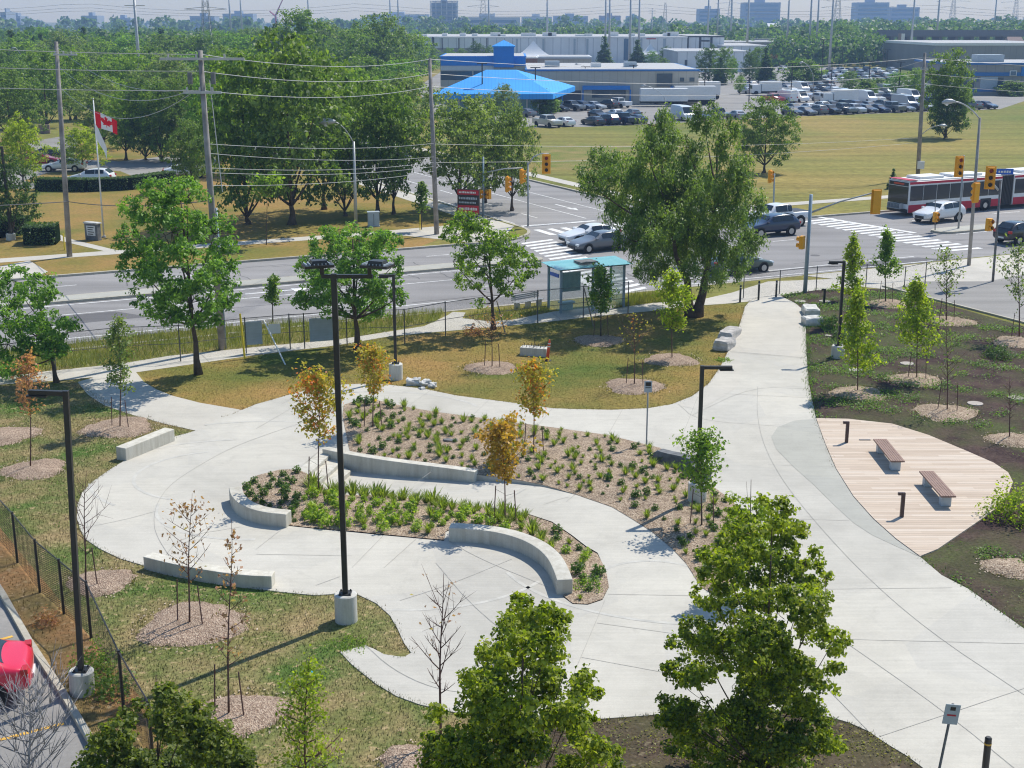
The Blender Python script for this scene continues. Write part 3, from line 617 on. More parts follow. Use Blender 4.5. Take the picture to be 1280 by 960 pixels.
# --- road markings
mb = MB(); Z = -0.112
def uvl(u0, v0, u1, v1, w=0.14): line_w(mb, P(u0, v0), P(u1, v1), w, Z)
for k in range(-40, 0):
    pass
uvl(-140, 70.8, 34, 70.8); uvl(-140, 79.7, 38, 79.7); uvl(-140, 82.4, 38, 82.4, 0.12)
for u in range(-138, 34, 9): uvl(u, 74.0, u + 3.2, 74.0); uvl(u + 2, 85.7, u + 5.2, 85.7)
uvl(0, 76.9, 36, 76.9, 0.12)
uvl(80, 88.2, 230, 88.2); uvl(76, 76.9, 230, 76.9); uvl(76, 79.6, 230, 79.6)
for u in range(78, 226, 9): uvl(u, 84.0, u + 3.2, 84.0); uvl(u + 1, 73.0, u + 4.2, 73.0)
for u in (52, 56.5, 61): uvl(u, 80.3, u + 2, 80.3, 0.12)
uvl(45, 70.6, 66, 70.6, 0.14); uvl(45, 69.0, 66, 68.7, 0.14)
# side street lane lines
for v in range(98, 226, 1):
    if v % 9 < 3: uvl(50.6, v, 50.6, v + 1, 0.13)
uvl(54.2, 97, 54.2, 226, 0.12); uvl(57.8, 97, 57.8, 226, 0.12); uvl(47.5, 97, 47.5, 226, 0.12)
def lerp(a, b, t): return (a[0] + (b[0] - a[0]) * t, a[1] + (b[1] - a[1]) * t)
def zebra(a, b, c, d, n, duty=0.5):                      # a->b first long side, d->c the other; stripes join them
    for i in range(n):
        t0 = i / n; t1 = t0 + duty / n
        p = [lerp(a, b, t0), lerp(a, b, t1), lerp(d, c, t1), lerp(d, c, t0)]
        mb.quad(*[(q[0], q[1], Z + .004) for q in p])
zebra(G(651, 302), G(778, 374), G(822, 365), G(690, 297), 19, 0.5)
zebra(G(1003, 275), G(1188, 314), G(1236, 310), G(1040, 271), 17, 0.5)
zebra(P(47.3, 90.3), P(61.7, 90.3), P(61.7, 93.3), P(47.3, 93.3), 12, 0.5)
line_w(mb, G(686, 327), G(815, 394), 0.6, Z + .008); line_w(mb, G(1016, 268.5), G(1144, 289.5), 0.5, Z + .008); line_w(mb, P(47.3, 95.4), P(54.2, 95.4), 0.5, Z + .008)
# arrows
def arrow(u, v, du, dv):
    a = P(u, v); d = Vector((U[0] * du + V[0] * dv, U[1] * du + V[1] * dv)).normalized(); n = Vector((-d.y, d.x)); a = Vector(a)
    q = lambda s, t: (a.x + d.x * s + n.x * t, a.y + d.y * s + n.y * t, Z)
    mb.quad(q(0, -.1), q(3, -.1), q(3, .1), q(0, .1)); mb.add([q(3, -.5), q(4.4, 0), q(3, .5)], [(0, 1, 2)])
arrow(-6, 78.2, 1, 0); arrow(-28, 78.3, 1, 0); arrow(20, 78.2, 1, 0); arrow(56, 106, 0, -1); arrow(56, 124, 0, -1)
tag(mb.build('road_markings', M['paint_white']), kind='structure')
mb = MB()
for (u0, u1, v0, v1) in [(-30, -19, 70.2, 73.4), (-2, 12, 74.3, 76.6), (-12, -4, 84.9, 88.2), (60, 66, 68.2, 70.2), (100, 118, 72, 76)]:
    mb.add([(*P(u0, v0), Z - 0.004), (*P(u1 + 1.5, v0), Z - 0.004), (*P(u1, v1), Z - 0.004), (*P(u0 - 1, v1), Z - 0.004)], [(0, 1, 2, 3)])
tag(mb.build('road_patches', M['asphalt_dark']), kind='structure')

mb = MB(); rq = random.Random(41)                      # sealed cracks and covers in the carriageway
for i in range(34):
    u, v = rq.uniform(-45, 75), rq.choice((70, 72, 74.5, 78, 84, 86.5, rq.uniform(69, 88))); al = rq.random() < .6; q = [(u, v)]
    for k in range(rq.randint(5, 16)): q.append((q[-1][0] + (rq.uniform(.5, 1.2) if al else rq.uniform(-.3, .3)), min(88.3, max(68.3, q[-1][1] + (rq.uniform(-.15, .15) if al else rq.uniform(.4, .9))))))
    for a, b in zip(q[:-1], q[1:]):
        if not (80.1 < (a[1] + b[1]) / 2 < 82.0): line_w(mb, P(*a), P(*b), .07, Z - .002)
for (u, v) in ((-20, 76), (12, 72.4), (50, 84), (60, 74), (8, 86.6)): mb.prism([(P(u, v)[0] + .34 * math.cos(t * .52), P(u, v)[1] + .34 * math.sin(t * .52)) for t in range(12)], Z - .05, Z - .001)
tag(mb.build('road_cracks', M['asphalt_dark']), kind='structure')
# --- park drive on the left beyond the avenue, apron
sheet('driveway_apron', [(-120, 352), (0, 333), (37, 326), (60, 340), (50, 345), (0, 350.5), (-120, 370)], M['concrete_walk'], z=0.016)
sheet('park_path', [(17, 268), (50, 284), (76, 294), (84, 298), (150, 314), (138, 316), (70, 300), (30, 281), (8, 270)], M['concrete_walk'], z=0.017)
sheet('park_road', [(-60, 236), (40, 236), (110, 240), (200, 226), (235, 214), (270, 207), (270, 197), (200, 196), (150, 202), (110, 200), (70, 205), (-60, 210)], M['asphalt_lot'], z=0.010)
sheet('park_road', [(30, 178), (100, 167), (95, 185), (90, 205), (50, 205)], M['asphalt_lot'], z=0.009)
sheet('lawn_island', [(30, 226), (60, 216), (110, 213), (150, 214), (165, 220), (155, 227), (110, 229), (60, 232)], M['lawn_park'], z=0.018)
# car park and lots far away
sheet('car_park', [(560, 168), (640, 160), (735, 158.5), (812, 155.5), (985, 146), (1250, 136.5), (1300, 120), (1290, 104), (1180, 93), (1130, 88), (960, 80), (640, 80), (560, 84), (520, 110)], M['asphalt_lot'], z=0.012)
sheet('green_bank', [(1085, 97), (1160, 99), (1200, 92), (1150, 84), (1080, 86), (1030, 89)], M['lawn_green'], z=0.022)
sheet('green_patch', [(655, 200), (700, 212), (760, 216), (800, 200), (820, 184), (740, 178), (670, 184), (645, 190)], M['verge_wild'], z=0.012, sm=2)
# ================================================================== vegetation
def unit(v): return v / (np.linalg.norm(v, axis=1, keepdims=True) + 1e-9)
def leaf_quads(c, out, size, rng, up=0.5, slim=0.62, droop=0.15, outw=0.8):
    """one folded four-cornered leaf per centre"""
    n = len(c); nrm = unit(out * outw + rng.normal(size=(n, 3)) * 0.75 + np.array([0, 0, up]))
    t = rng.normal(size=(n, 3)); t = unit(t - nrm * (t * nrm).sum(1, keepdims=True)); b = np.cross(nrm, t)
    s = size * rng.uniform(0.65, 1.3, (n, 1)); fold = nrm * s * 0.12
    tip = c + t * s * 0.5; tip[:, 2] -= (s[:, 0] * droop)
    q = np.stack([c - t * s * 0.5, c + b * s * slim * 0.5 + fold, tip, c - b * s * slim * 0.5 + fold], 1)
    return q.reshape(-1, 3)
def clump_points(lobes, crad, density, rng, shell=0.55):
    """clump centres over the outer part of every lobe; lobes: (x,y,z,rx,ry,rz)"""
    C_, O_ = [], []
    for (x, y, z, rx, ry, rz) in lobes:
        area = 4 * math.pi * ((rx * ry) ** 1.6 / 3 + (rx * rz) ** 1.6 / 3 + (ry * rz) ** 1.6 / 3) ** (1 / 1.6)
        n = max(4, int(area / (math.pi * crad * crad) * density))
        d = unit(rng.normal(size=(n, 3))); r = rng.uniform(shell ** 2, 1.08, (n, 1)) ** 0.5
        p = d * r * np.array([rx, ry, rz]) + np.array([x, y, z]); C_.append(p); O_.append(d)
    return np.concatenate(C_), np.concatenate(O_)
def foliage(name, lobes, crad, density, nleaf, size, mat, parent, rng, slim=0.62, up=0.5, shell=0.55, flat=0.7, droop=0.15, origin=(0, 0, 0), kill=0.0):
    c, o = clump_points(lobes, crad, density, rng, shell)
    if kill:                                                   # holes: drop clumps where a smooth field is low
        f = np.sin(c[:, 0] * 2.1 + 1) * np.cos(c[:, 2] * 2.6 + 0.5) + np.sin(c[:, 1] * 1.9 + c[:, 2]) * 0.7
        k = f > np.quantile(f, kill); c, o = c[k], o[k]
    c = c - np.array(origin)
    sc = rng.uniform(0.55, 1.25, (len(c), 1))
    k = rng.integers(max(2, int(nleaf * 0.6)), int(nleaf * 1.4) + 1, len(c))
    idx = np.repeat(np.arange(len(c)), k); n = len(idx)
    d = unit(rng.normal(size=(n, 3))); r = rng.uniform(0, 1, (n, 1)) ** 0.5
    off = d * r * crad * sc[idx] * np.array([1, 1, flat])
    p = c[idx] + off
    return np_mesh(name, leaf_quads(p, unit(o[idx] * 0.6 + d * 0.7), size, rng, up=up, slim=slim, droop=droop), 4, mat, parent), c
def bez(a, b, bend=(0, 0, 0), n=5):
    a, b, k = Vector(a), Vector(b), Vector(bend); m = (a + b) / 2 + k
    return [a * (1 - t) ** 2 + m * 2 * t * (1 - t) + b * t * t for t in [i / n for i in range(n + 1)]]
def trunk_mesh(base, fork, top, lobes, r0, mat, parent, rng, twigs=None, ntw=0, stems=None, name='trunk', nseg=8, tl=None):
    mb = MB(); rnd = lambda s: rng.uniform(-s, s)
    paths = stems or [[(base[0], base[1], -0.1), (base[0] + rnd(.1), base[1] + rnd(.1), fork), top]]
    for st in paths:
        pl = []
        for i in range(len(st) - 1):
            pl += [Vector(st[i]).lerp(Vector(st[i + 1]), t) + Vector((rnd(r0 * .25), rnd(r0 * .25), 0)) for t in (0, .33, .66)]
        pl.append(Vector(st[-1])); k = len(pl)
        rad = [r0 * (1 - 0.85 * (i / (k - 1)) ** 0.8) for i in range(k)]; rad[0] *= 1.45; rad[1] *= 1.08
        mb.tube(pl, rad, nseg)
    main = paths[0]
    for L in lobes:
        c = Vector(L[:3]); st = paths[0] if len(paths) == 1 else min(paths, key=lambda s: (Vector(s[-1]) - c).length)
        a0 = Vector(st[-2]); a1 = Vector(st[-1]); t = max(0.0, min(0.9, (c.z - a0.z) / max(0.3, a1.z - a0.z) - 0.45)) * 0.9
        s = a0.lerp(a1, t); rr = r0 * (0.34 - 0.2 * t)
        mb.tube(bez(s, c, (0, 0, -0.10 * (c - s).length)), [rr * (1 - 0.75 * i / 5) for i in range(6)], max(5, nseg - 2))
    if twigs is not None and ntw:
        LC = np.array([l[:3] for l in (tl or lobes)])
        for i in rng.choice(len(twigs), min(ntw, len(twigs)), replace=False):
            t = twigs[i]; j = np.argmin(((LC - t) ** 2).sum(1))
            mb.tube(bez(LC[j], t, (0, 0, -0.1), 3), [r0 * 0.11, r0 * 0.09, r0 * 0.06, r0 * 0.03], 4)
    return mb.build(name, mat, parent, smooth=True)

def px_tree(name, base, lobes_px, label, cat='tree', group=None, leaf='leaf_maple', bark='bark', r0=0.16, crad=0.32, density=0.7, nleaf=14, size=0.15,
            fork_px=None, depth=0.75, seed=1, ntw=60, slim=0.62, stems_px=None, droop=0.15, up=0.5, kill=0.12, shell=0.55, zb=0.0, flat=0.7, kill2=0):
    """tree whose lobes were read off the photo, spread through a real crown depth"""
    rng = np.random.default_rng(seed); bx, by = G(*base, zb); root = empty(name, (bx, by, zb), 0, label, cat, group)
    if kill2:                                                  # ragged sprays poking out of the outline
        extra = []; nb = len(lobes_px)
        for (x, y, a, b) in lobes_px:
            for q in range(4):
                t = rng.uniform(0, 6.28); extra.append((x + math.cos(t) * a * 1.0, y + math.sin(t) * b * 0.95, a * rng.uniform(.24, .4), b * rng.uniform(.2, .36)))
        lobes_px = [(x, y, a * .90, b * .84) for x, y, a, b in lobes_px] + extra
    xs = [l[0] for l in lobes_px]; cx = (min(xs) + max(xs)) / 2; hwp = max((max(xs) - min(xs)) / 2, 12)
    s = VP(cx + 1, lobes_px[0][1], by)[0] - VP(cx, lobes_px[0][1], by)[0]; hw = hwp * s; L = []
    ph = rng.uniform(0, 2 * math.pi)
    lobes_px = [(x, y, rw * 1.12, rh * 1.12) for x, y, rw, rh in lobes_px]
    for i, (x, y, rw, rh) in enumerate(lobes_px):
        q = math.sqrt(max(0.08, 1 - ((x - cx) / (hwp * 1.15)) ** 2)); dy = depth * hw * q * math.sin(i * 2.4 + ph)
        X, Zz = VP(x, y, by + dy); L.append((X - bx, dy, Zz - zb, rw * s, rw * s * 1.1, rh * s))
    org = (0, 0, 0)
    _, cl = foliage('crown', L, crad, density * 2.1, int(nleaf * 2.0), size, M[leaf], root, rng, slim=slim, droop=droop, up=up, kill=kill, shell=shell, flat=flat)
    zf = (VP(*fork_px, by)[1] - zb) if fork_px else min(l[2] - l[5] for l in L) + 0.2
    ztop = max(l[2] for l in L); xt = sum(l[0] for l in L) / len(L)
    stems = None
    if stems_px: stems = [[(VP(p[0], p[1], by)[0] - bx, (j * 0.25 - 0.1) * i, max(-0.1, VP(p[0], p[1], by)[1] - zb)) for i, p in enumerate(st)] for j, st in enumerate(stems_px)]
    tr = trunk_mesh((0, 0), zf, (xt * 0.6, 0, ztop * (.9 if kill2 else 1)), L[2:nb] if kill2 else (L[:9:2] if stems else L), r0 * (.8 if kill2 else 1), M[bark], root, rng, cl, ntw, stems, tl=L)
    return root

def stake_pair(x, y, z, label_tree, offs=((-0.36, 0.12, 1.0), (0.38, -0.12, 0.94)), h=1.2, lean=0.06):
    for k, (dx, dy, s) in enumerate(offs):
        mb = MB(); lx = -dx * lean * 3
        mb.tube([(0, 0, -0.05), (lx * .5, 0, h * .5 * s), (lx, 0.02, h * s)], 0.018, 6)
        o = mb.build('tree_stake', M['bark_purple'], loc=(x + dx, y + dy, z))
        tag(o, ('%s stake of the %s' % (('left' if dx < 0 else 'right'), label_tree)), 'stake', 'stakes beside the young trees')
        strap = MB().tube([(lx, 0.02, h * 0.9 * s), (-dx * 0.98, -dy, h * 0.80 * s)], 0.005, 4).build('strap', M['trim_dark'], o)
def ring_mulch(px, py, wpx, label, mat='mulch_old', hh=0.13):
    x, y = G(px, py); s = G(px + 1, py)[0] - x; r = wpx / 2 * s; rng = random.Random(int(px * 7 + py)); n = 28
    rad = [r * (1 + 0.10 * math.sin(3 * a * 2 * math.pi / n + px) + rng.uniform(-.08, .08)) for a in range(n)]
    vs = [(0, 0, hh)]; fs = []; K = 6
    for k in range(1, K + 1):
        t = k / K
        for a in range(n):
            q = 2 * math.pi * a / n; z = hh * (1 - t ** 2.2) + rng.uniform(-.012, .012) - (0.02 if k == K else 0)
            vs.append((rad[a] * t * math.cos(q), rad[a] * t * math.sin(q), z))
    for a in range(n): fs.append((0, 1 + a, 1 + (a + 1) % n))
    for k in range(K - 1):
        for a in range(n): fs.append((1 + k * n + a, 1 + (k + 1) * n + a, 1 + (k + 1) * n + (a + 1) % n, 1 + k * n + (a + 1) % n))
    o = MB().add(vs, fs).build('mulch_ring', M[mat], loc=(x, y, 0.012), smooth=True)
    return tag(o, label, 'mulch ring', 'wood mulch rings round the young trees')
def sapling(name, base, ytop, wpx, tl, leaf=None, nleaf=600, size=0.10, seed=1, bark='bark_purple', r0=0.03, nbr=16, low=0.35, form='oval', stakes=True, zb=0.05, lean=0, ang=1.0, cat='tree', curve=0.25, group='young staked trees', size2=None, spread=0.14, twig=3, label=None):
    """young tree: straight leader, ascending branches, leaves in bunches along them"""
    rng = np.random.default_rng(seed * 13 + 5); bx, by = G(*base, zb); X, Zt = VP(base[0] + lean, ytop, by); H_ = Zt - zb
    s = VP(base[0] + 1, ytop, by)[0] - VP(base[0], ytop, by)[0]; hw = wpx / 2 * s
    root = empty(name, (bx, by, zb), 0, label or tl, cat, group); mb = MB(); tips = []
    lead = [Vector((0 + (X - bx) * t + math.sin(t * 5 + seed) * 0.03 * H_ * t * .5, math.cos(t * 4 + seed) * 0.02 * H_ * t, H_ * t)) for t in [i / 8 for i in range(9)]]
    mb.tube(lead, [r0 * (1 - 0.85 * i / 8) for i in range(9)], 7)
    def at(t): k = min(7, int(t * 8)); return lead[k].lerp(lead[k + 1], t * 8 - k)
    prof = {'oval': lambda t: math.sin(math.pi * min(1, max(0.05, (t * 0.9 + 0.12)))) ** 0.7, 'cone': lambda t: (1 - t) ** 0.8 + 0.08, 'column': lambda t: 0.75 * (1 - t ** 3) + 0.2}[form]
    for i in range(nbr):
        t = (i + rng.uniform(0, .8)) / nbr; z0 = low + (0.97 - low) * t * 0.96; a = i * 2.4 + rng.uniform(-.5, .5)
        L = hw * prof(t) * rng.uniform(0.7, 1.15); p = at(z0)
        rise = L * rng.uniform(0.6, 1.1) * ang
        e = p + Vector((math.cos(a) * L, math.sin(a) * L, min(rise, H_ * 1.0 - p.z + 0.1)))
        path = bez(p, e, (0, 0, -curve * L * 0.4), 4); rr = r0 * (0.42 - 0.2 * t)
        mb.tube(path, [rr * (1 - 0.8 * k / 4) + 0.002 for k in range(5)], 5)
        for k in range(1, 5): tips.append(tuple(path[k]))
        for q in range(twig):
            k = rng.integers(1, 4); pp = path[k]; dd = Vector(rng.normal(size=3) * 0.25 * L + np.array([0, 0, 0.22 * L])); ee = pp + dd + (path[4] - path[3]) * 0.6
            mb.tube([pp, pp.lerp(ee, .5), ee], [rr * .4 + .001, rr * .3 + .001, 0.0015], 4); tips.append(tuple(ee)); tips.append(tuple(pp.lerp(ee, .6)))
    tips.append(tuple(lead[-1])); tips.append(tuple(lead[-2]))
    mb.build('trunk', M[bark], root, smooth=True)
    if leaf and nleaf:
        T = np.array(tips); idx = rng.integers(0, len(T), nleaf); d = rng.normal(size=(nleaf, 3)); p = T[idx] + d * hw * spread
        np_mesh('crown', leaf_quads(p, unit(d), size, rng, up=0.5), 4, M[leaf], root)
    if stakes: stake_pair(bx, by, zb, tl)
    return root

leaf_mat('leaf_bush', (.05, .085, .014), (.20, .24, .035), (.38, .33, .06), .16)
# ---- the big park trees in the middle distance
px_tree('maple_tree', (248, 468), [(205, 238, 26, 20), (190, 262, 34, 24), (235, 245, 22, 20), (162, 300, 18, 20), (215, 290, 42, 28), (268, 292, 26, 22), (172, 330, 24, 22), (228, 335, 46, 28), (280, 330, 22, 24), (192, 372, 26, 20), (240, 378, 38, 22), (284, 366, 18, 20), (212, 398, 18, 10), (258, 400, 16, 8)],
        'tall dense green maple on the dry lawn left of the leaning utility pole', r0=0.17, fork_px=(248, 405), seed=3, density=0.62, size=0.17, kill=0.2)
px_tree('maple_tree', (447, 440), [(410, 302, 24, 14), (450, 296, 34, 15), (482, 304, 18, 13), (398, 330, 24, 14), (448, 325, 44, 18), (493, 330, 11, 15), (388, 355, 26, 14), (432, 355, 38, 16), (480, 360, 24, 18), (376, 374, 15, 10), (418, 380, 28, 13), (464, 384, 28, 13), (497, 372, 8, 10)],
        'rounded green maple behind the double headed black lamp post', r0=0.19, fork_px=(447, 398), seed=4, density=0.62, size=0.17, kill=0.2)
px_tree('maple_tree', (617, 412), [(585, 274, 22, 13), (572, 294, 18, 15), (605, 296, 32, 18), (640, 305, 22, 16), (566, 326, 14, 12), (606, 325, 34, 16), (656, 332, 16, 16), (590, 350, 18, 10), (636, 352, 22, 14), (600, 378, 9, 7)],
        'bright green maple by the sidewalk left of the bus shelter', r0=0.14, fork_px=(617, 378), leaf='leaf_bright', seed=5, density=0.6, size=0.16, kill=0.25)
px_tree('willow_tree', (868, 396), [(822, 158, 22, 18), (832, 182, 24, 14), (880, 148, 20, 16), (906, 170, 20, 20), (862, 192, 18, 16), (925, 330, 14, 16), (808, 190, 22, 14), (760, 212, 34, 22), (735, 228, 18, 14), (800, 228, 42, 26), (858, 222, 36, 26), (912, 216, 28, 26), (784, 260, 32, 24), (838, 262, 42, 28), (895, 258, 36, 28), (934, 258, 20, 24), (796, 302, 28, 20), (842, 236, 38, 28), (858, 284, 42, 26), (822, 286, 30, 22), (848, 308, 38, 24), (902, 302, 34, 24), (938, 300, 16, 16), (815, 335, 22, 13), (882, 338, 28, 14), (918, 340, 10, 12)],
        'huge two-stemmed willow right of the bus shelter, largest tree near the road', leaf='leaf_willow', r0=0.30, crad=0.40, density=0.72, nleaf=26, size=0.20, slim=0.36, droop=0.5, seed=6, ntw=160, kill=0.24, flat=1.5, shell=.35,
        stems_px=[[(864, 398), (858, 350), (845, 320), (822, 180)], [(872, 398), (882, 350), (890, 320), (898, 175)]])
px_tree('maple_tree', (70, 478), [(15, 350, 20, 16), (46, 362, 24, 18), (-15, 380, 30, 22), (30, 395, 30, 22), (64, 405, 22, 16), (90, 404, 13, 12), (10, 430, 28, 20), (54, 432, 26, 16), (20, 458, 22, 10), (70, 440, 14, 10)],
        'broad dark green tree at the left end of the sidewalk', r0=0.13, seed=8, density=0.62, size=0.17, fork_px=(70, 448), kill=0.18)
px_tree('linden_tree', (652, 1190), [(662, 762, 22, 17), (648, 792, 34, 20), (690, 785, 18, 16), (620, 832, 34, 22), (668, 832, 40, 24), (706, 842, 22, 15), (586, 868, 28, 22), (646, 880, 54, 30), (724, 866, 22, 12), (566, 908, 34, 26), (622, 925, 56, 32), (694, 915, 46, 30), (752, 930, 24, 14), (740, 965, 40, 26), (552, 950, 30, 22), (600, 980, 64, 36), (690, 985, 60, 36), (640, 1030, 90, 40), (740, 1020, 40, 30), (560, 1010, 40, 30), (655, 812, 40, 22), (640, 855, 56, 26), (600, 945, 64, 34), (690, 880, 40, 26)],
        'leafy green linden at the bottom edge of the plaza, its base out of view', leaf='leaf_linden', r0=0.08, crad=0.17, density=0.66, nleaf=15, size=0.085, kill2=1, slim=0.8, seed=11, ntw=200, kill=0.22, zb=0)
px_tree('linden_tree', (956, 1002), [(966, 640, 22, 17), (940, 665, 34, 22), (985, 672, 26, 18), (905, 700, 26, 18), (955, 712, 50, 28), (1008, 700, 18, 16), (885, 735, 24, 18), (940, 758, 54, 28), (1000, 750, 38, 26), (1034, 735, 14, 14), (868, 790, 32, 18), (935, 805, 56, 28), (1000, 805, 40, 28), (1044, 798, 12, 14), (858, 838, 28, 16), (915, 858, 48, 28), (985, 858, 50, 28), (1034, 848, 20, 18), (842, 882, 18, 8), (884, 898, 42, 16), (950, 908, 52, 26), (1010, 905, 26, 20), (930, 945, 44, 22), (985, 945, 34, 20), (950, 790, 40, 26), (945, 840, 50, 26), (955, 885, 56, 26), (850, 898, 26, 12), (872, 932, 34, 16), (1024, 925, 24, 16), (900, 975, 40, 16)],
        'full pyramidal linden in front of the right side of the plaza', leaf='leaf_linden', r0=0.09, crad=0.17, density=0.64, nleaf=15, size=0.085, shell=.35, kill2=1, slim=0.8, seed=12, ntw=240, kill=0.22, fork_px=(956, 960))
px_tree('linden_tree', (935, 745), [(933, 602, 9, 12), (922, 630, 14, 14), (946, 638, 14, 14), (920, 655, 18, 14), (945, 668, 20, 14), (925, 690, 24, 18), (945, 700, 18, 14)],
        'small pale green tree peeping out behind the pyramidal linden', leaf='leaf_lime', r0=0.05, crad=0.2, density=0.8, nleaf=12, size=0.10, seed=13, ntw=40, kill=0.2)
px_tree('linden_tree', (210, 1130), [(205, 872, 16, 12), (182, 898, 30, 20), (232, 900, 34, 22), (140, 918, 22, 18), (196, 935, 50, 28), (268, 930, 32, 20), (122, 948, 18, 20), (296, 950, 18, 14), (150, 975, 50, 28), (230, 980, 60, 30), (285, 975, 34, 24), (190, 1020, 80, 30)],
        'bushy green tree at the bottom left corner by the end of the fence', leaf='leaf_bush', r0=0.06, crad=0.17, density=1.0, nleaf=18, size=0.085, shell=.35, slim=0.75, seed=14, ntw=120, kill=0.15)

# ---- saplings
sapling('young_tree', (383, 1040), 822, 100, 'lime green young tree at the bottom edge', 'leaf_lime', 1700, 0.085, 21, r0=0.035, nbr=30, low=0.2, form='cone', stakes=False, zb=0.0, ang=0.7, twig=5)
sapling('bare_tree', (551, 930), 718, 74, 'leafless dark tree over the lower plaza edge', 'leaf_brown', 26, 0.09, 22, r0=0.035, nbr=20, low=0.3, form='oval', stakes=False, zb=0.0, ang=1.3, twig=5, bark='bark_purple')
sapling('bare_tree', (34, 1080), 842, 150, 'grey leafless tree in front of the red car', None, 0, 0.09, 23, r0=0.045, nbr=44, low=0.25, form='oval', stakes=False, zb=0.0, ang=1.1, twig=11, bark='bark_silver')
R_ = [(148, 535, 92), (42, 587, 84), (6, 545, 84), (125, 728, 88), (241, 780, 136), (302, 893, 116), (516, 952, 90), (614, 460, 70), (793, 483, 78), (839, 450, 68), (748, 426, 66), (1073, 492, 72), (1182, 516, 82), (1143, 475, 70), (1190, 402, 60), (1110, 380, 58), (1066, 405, 46), (1272, 428, 66), (1262, 550, 60), (1262, 710, 70), (872, 664, 92), (955, 1015, 130)]
RL = ['ring of pale mulch behind the low wall at the left path', 'ring of pale mulch round the rusty leaved sapling at the left', 'ring of pale mulch cut by the left edge of the picture', 'ring of pale mulch behind the left fence lamp', 'wide ring of mulch below the long low wall', 'ring of mulch under the thin reddish tree, lower left', 'ring of mulch at the bottom edge beside the linden',
      'ring of mulch on the dry lawn, leftmost one there', 'ring of mulch on the dry lawn nearest the plaza', 'ring of mulch on the dry lawn under the yellow-green tree', 'ring of mulch on the dry lawn nearest the bus shelter', 'mulch mound right of the short lamp in the dark garden', 'mulch mound nearest the wooden deck', 'mulch mound in the middle row of the dark garden', 'mulch mound under the sparse tree near the drive', 'mulch mound farthest from the camera in the dark garden', 'mulch mound partly hidden behind the lamp in the dark garden', 'mulch mound at the right edge beside the dark shrub', 'mulch mound right of the deck at the picture edge', 'mulch mound below the deck at the right edge', 'low mound of mulch beside the lamp base in the upper bed', 'mulch ring under the pyramidal linden']
for (x, y, w_), l in zip(R_, RL): ring_mulch(x, y, w_, l, 'mulch_old' if x < 1000 or x > 2000 else 'mulch')
SP = [  # base, top, width, label, leaf, n, size, form, low, stakes
 ((150, 533), 392, 44, 'feathery light green sapling by the left path', 'leaf_pale', 520, .12, 'column', .3, True),
 ((38, 583), 438, 44, 'rusty brown dying sapling at the left edge', 'leaf_rust', 420, .13, 'column', .45, False),
 ((107, 728), 590, 70, 'leafless reddish sapling behind the fence lamp', None, 0, .1, 'oval', .25, True),
 ((237, 778), 618, 74, 'sparse sapling with shrivelled brown leaves by the long wall', 'leaf_brown', 150, .11, 'oval', .3, True),
 ((286, 891), 650, 46, 'thin sapling with few pinkish brown leaves, lower left', 'leaf_brown', 110, .11, 'column', .25, True),
 ((398, 613), 462, 66, 'young maple with yellow and orange leaves above the steps', 'leaf_gold', 620, .13, 'oval', .42, True),
 ((466, 534), 432, 50, 'young yellow maple in the upper bed behind the tall lamp', 'leaf_gold', 480, .13, 'oval', .38, True),
 ((667, 568), 450, 52, 'young golden maple in the middle of the upper bed', 'leaf_gold', 520, .13, 'oval', .4, True),
 ((631, 652), 528, 58, 'young orange maple between the seat wall and the ramp', 'leaf_orange', 620, .13, 'oval', .42, True),
 ((877, 657), 543, 66, 'young green tree before the lamp in the upper bed', 'leaf_bright', 620, .12, 'oval', .38, True),
 ((797, 447), 0, 0, '', None, 0, 0, '', 0, False),
 ((840, 447), 337, 44, 'young yellow-green tree beside the willow', 'leaf_lime', 900, .14, 'oval', .3, False),
 ((751, 420), 333, 36, 'small dark green tree in front of the bus shelter', 'leaf_bright', 800, .15, 'oval', .32, True),
 ((793, 480), 390, 46, 'dying sapling with pale bare twigs on the dry lawn', 'leaf_gold', 60, .10, 'oval', .4, True),
 ((615, 458), 395, 56, 'nearly leafless sapling on the leftmost ring of the dry lawn', 'leaf_rust', 90, .11, 'oval', .5, True),
 ((1072, 488), 360, 50, 'lime green tree nearest the short lamp in the dark garden', 'leaf_lime', 900, .14, 'cone', .2, False),
 ((1066, 402), 292, 34, 'slim lime green tree behind the short lamp in the dark garden', 'leaf_lime', 700, .15, 'cone', .25, True),
 ((1107, 377), 284, 32, 'slim dark green tree by the fence gate of the dark garden', 'leaf_bright', 650, .15, 'cone', .3, True),
 ((1183, 400), 312, 52, 'sparse pale green tree nearest the drive', 'leaf_pale', 240, .16, 'oval', .3, True),
 ((1146, 472), 345, 56, 'lime green tree in the middle of the dark garden', 'leaf_lime', 900, .14, 'cone', .22, True),
 ((1184, 512), 395, 50, 'grey nearly leafless tree in the dark garden', 'leaf_pale', 90, .12, 'oval', .3, True),
 ((1274, 420), 305, 60, 'green young tree cut by the right edge', 'leaf_pale', 420, .16, 'oval', .3, True),
 ((341, 403), 344, 20, 'tiny street tree on the wild verge', 'leaf_bright', 380, .14, 'column', .35, False),
 ((527, 287), 226, 20, 'slim young street tree beside the middle utility pole', 'leaf_mid', 420, .24, 'column', .35, False),
 ((333, 306), 226, 44, 'flat topped light green young tree in the park', 'leaf_bright', 420, .28, 'oval', .75, False),
 ((1262, 546), 470, 22, 'bare thin sapling at the right edge above the deck', None, 0, .1, 'oval', .3, False)]
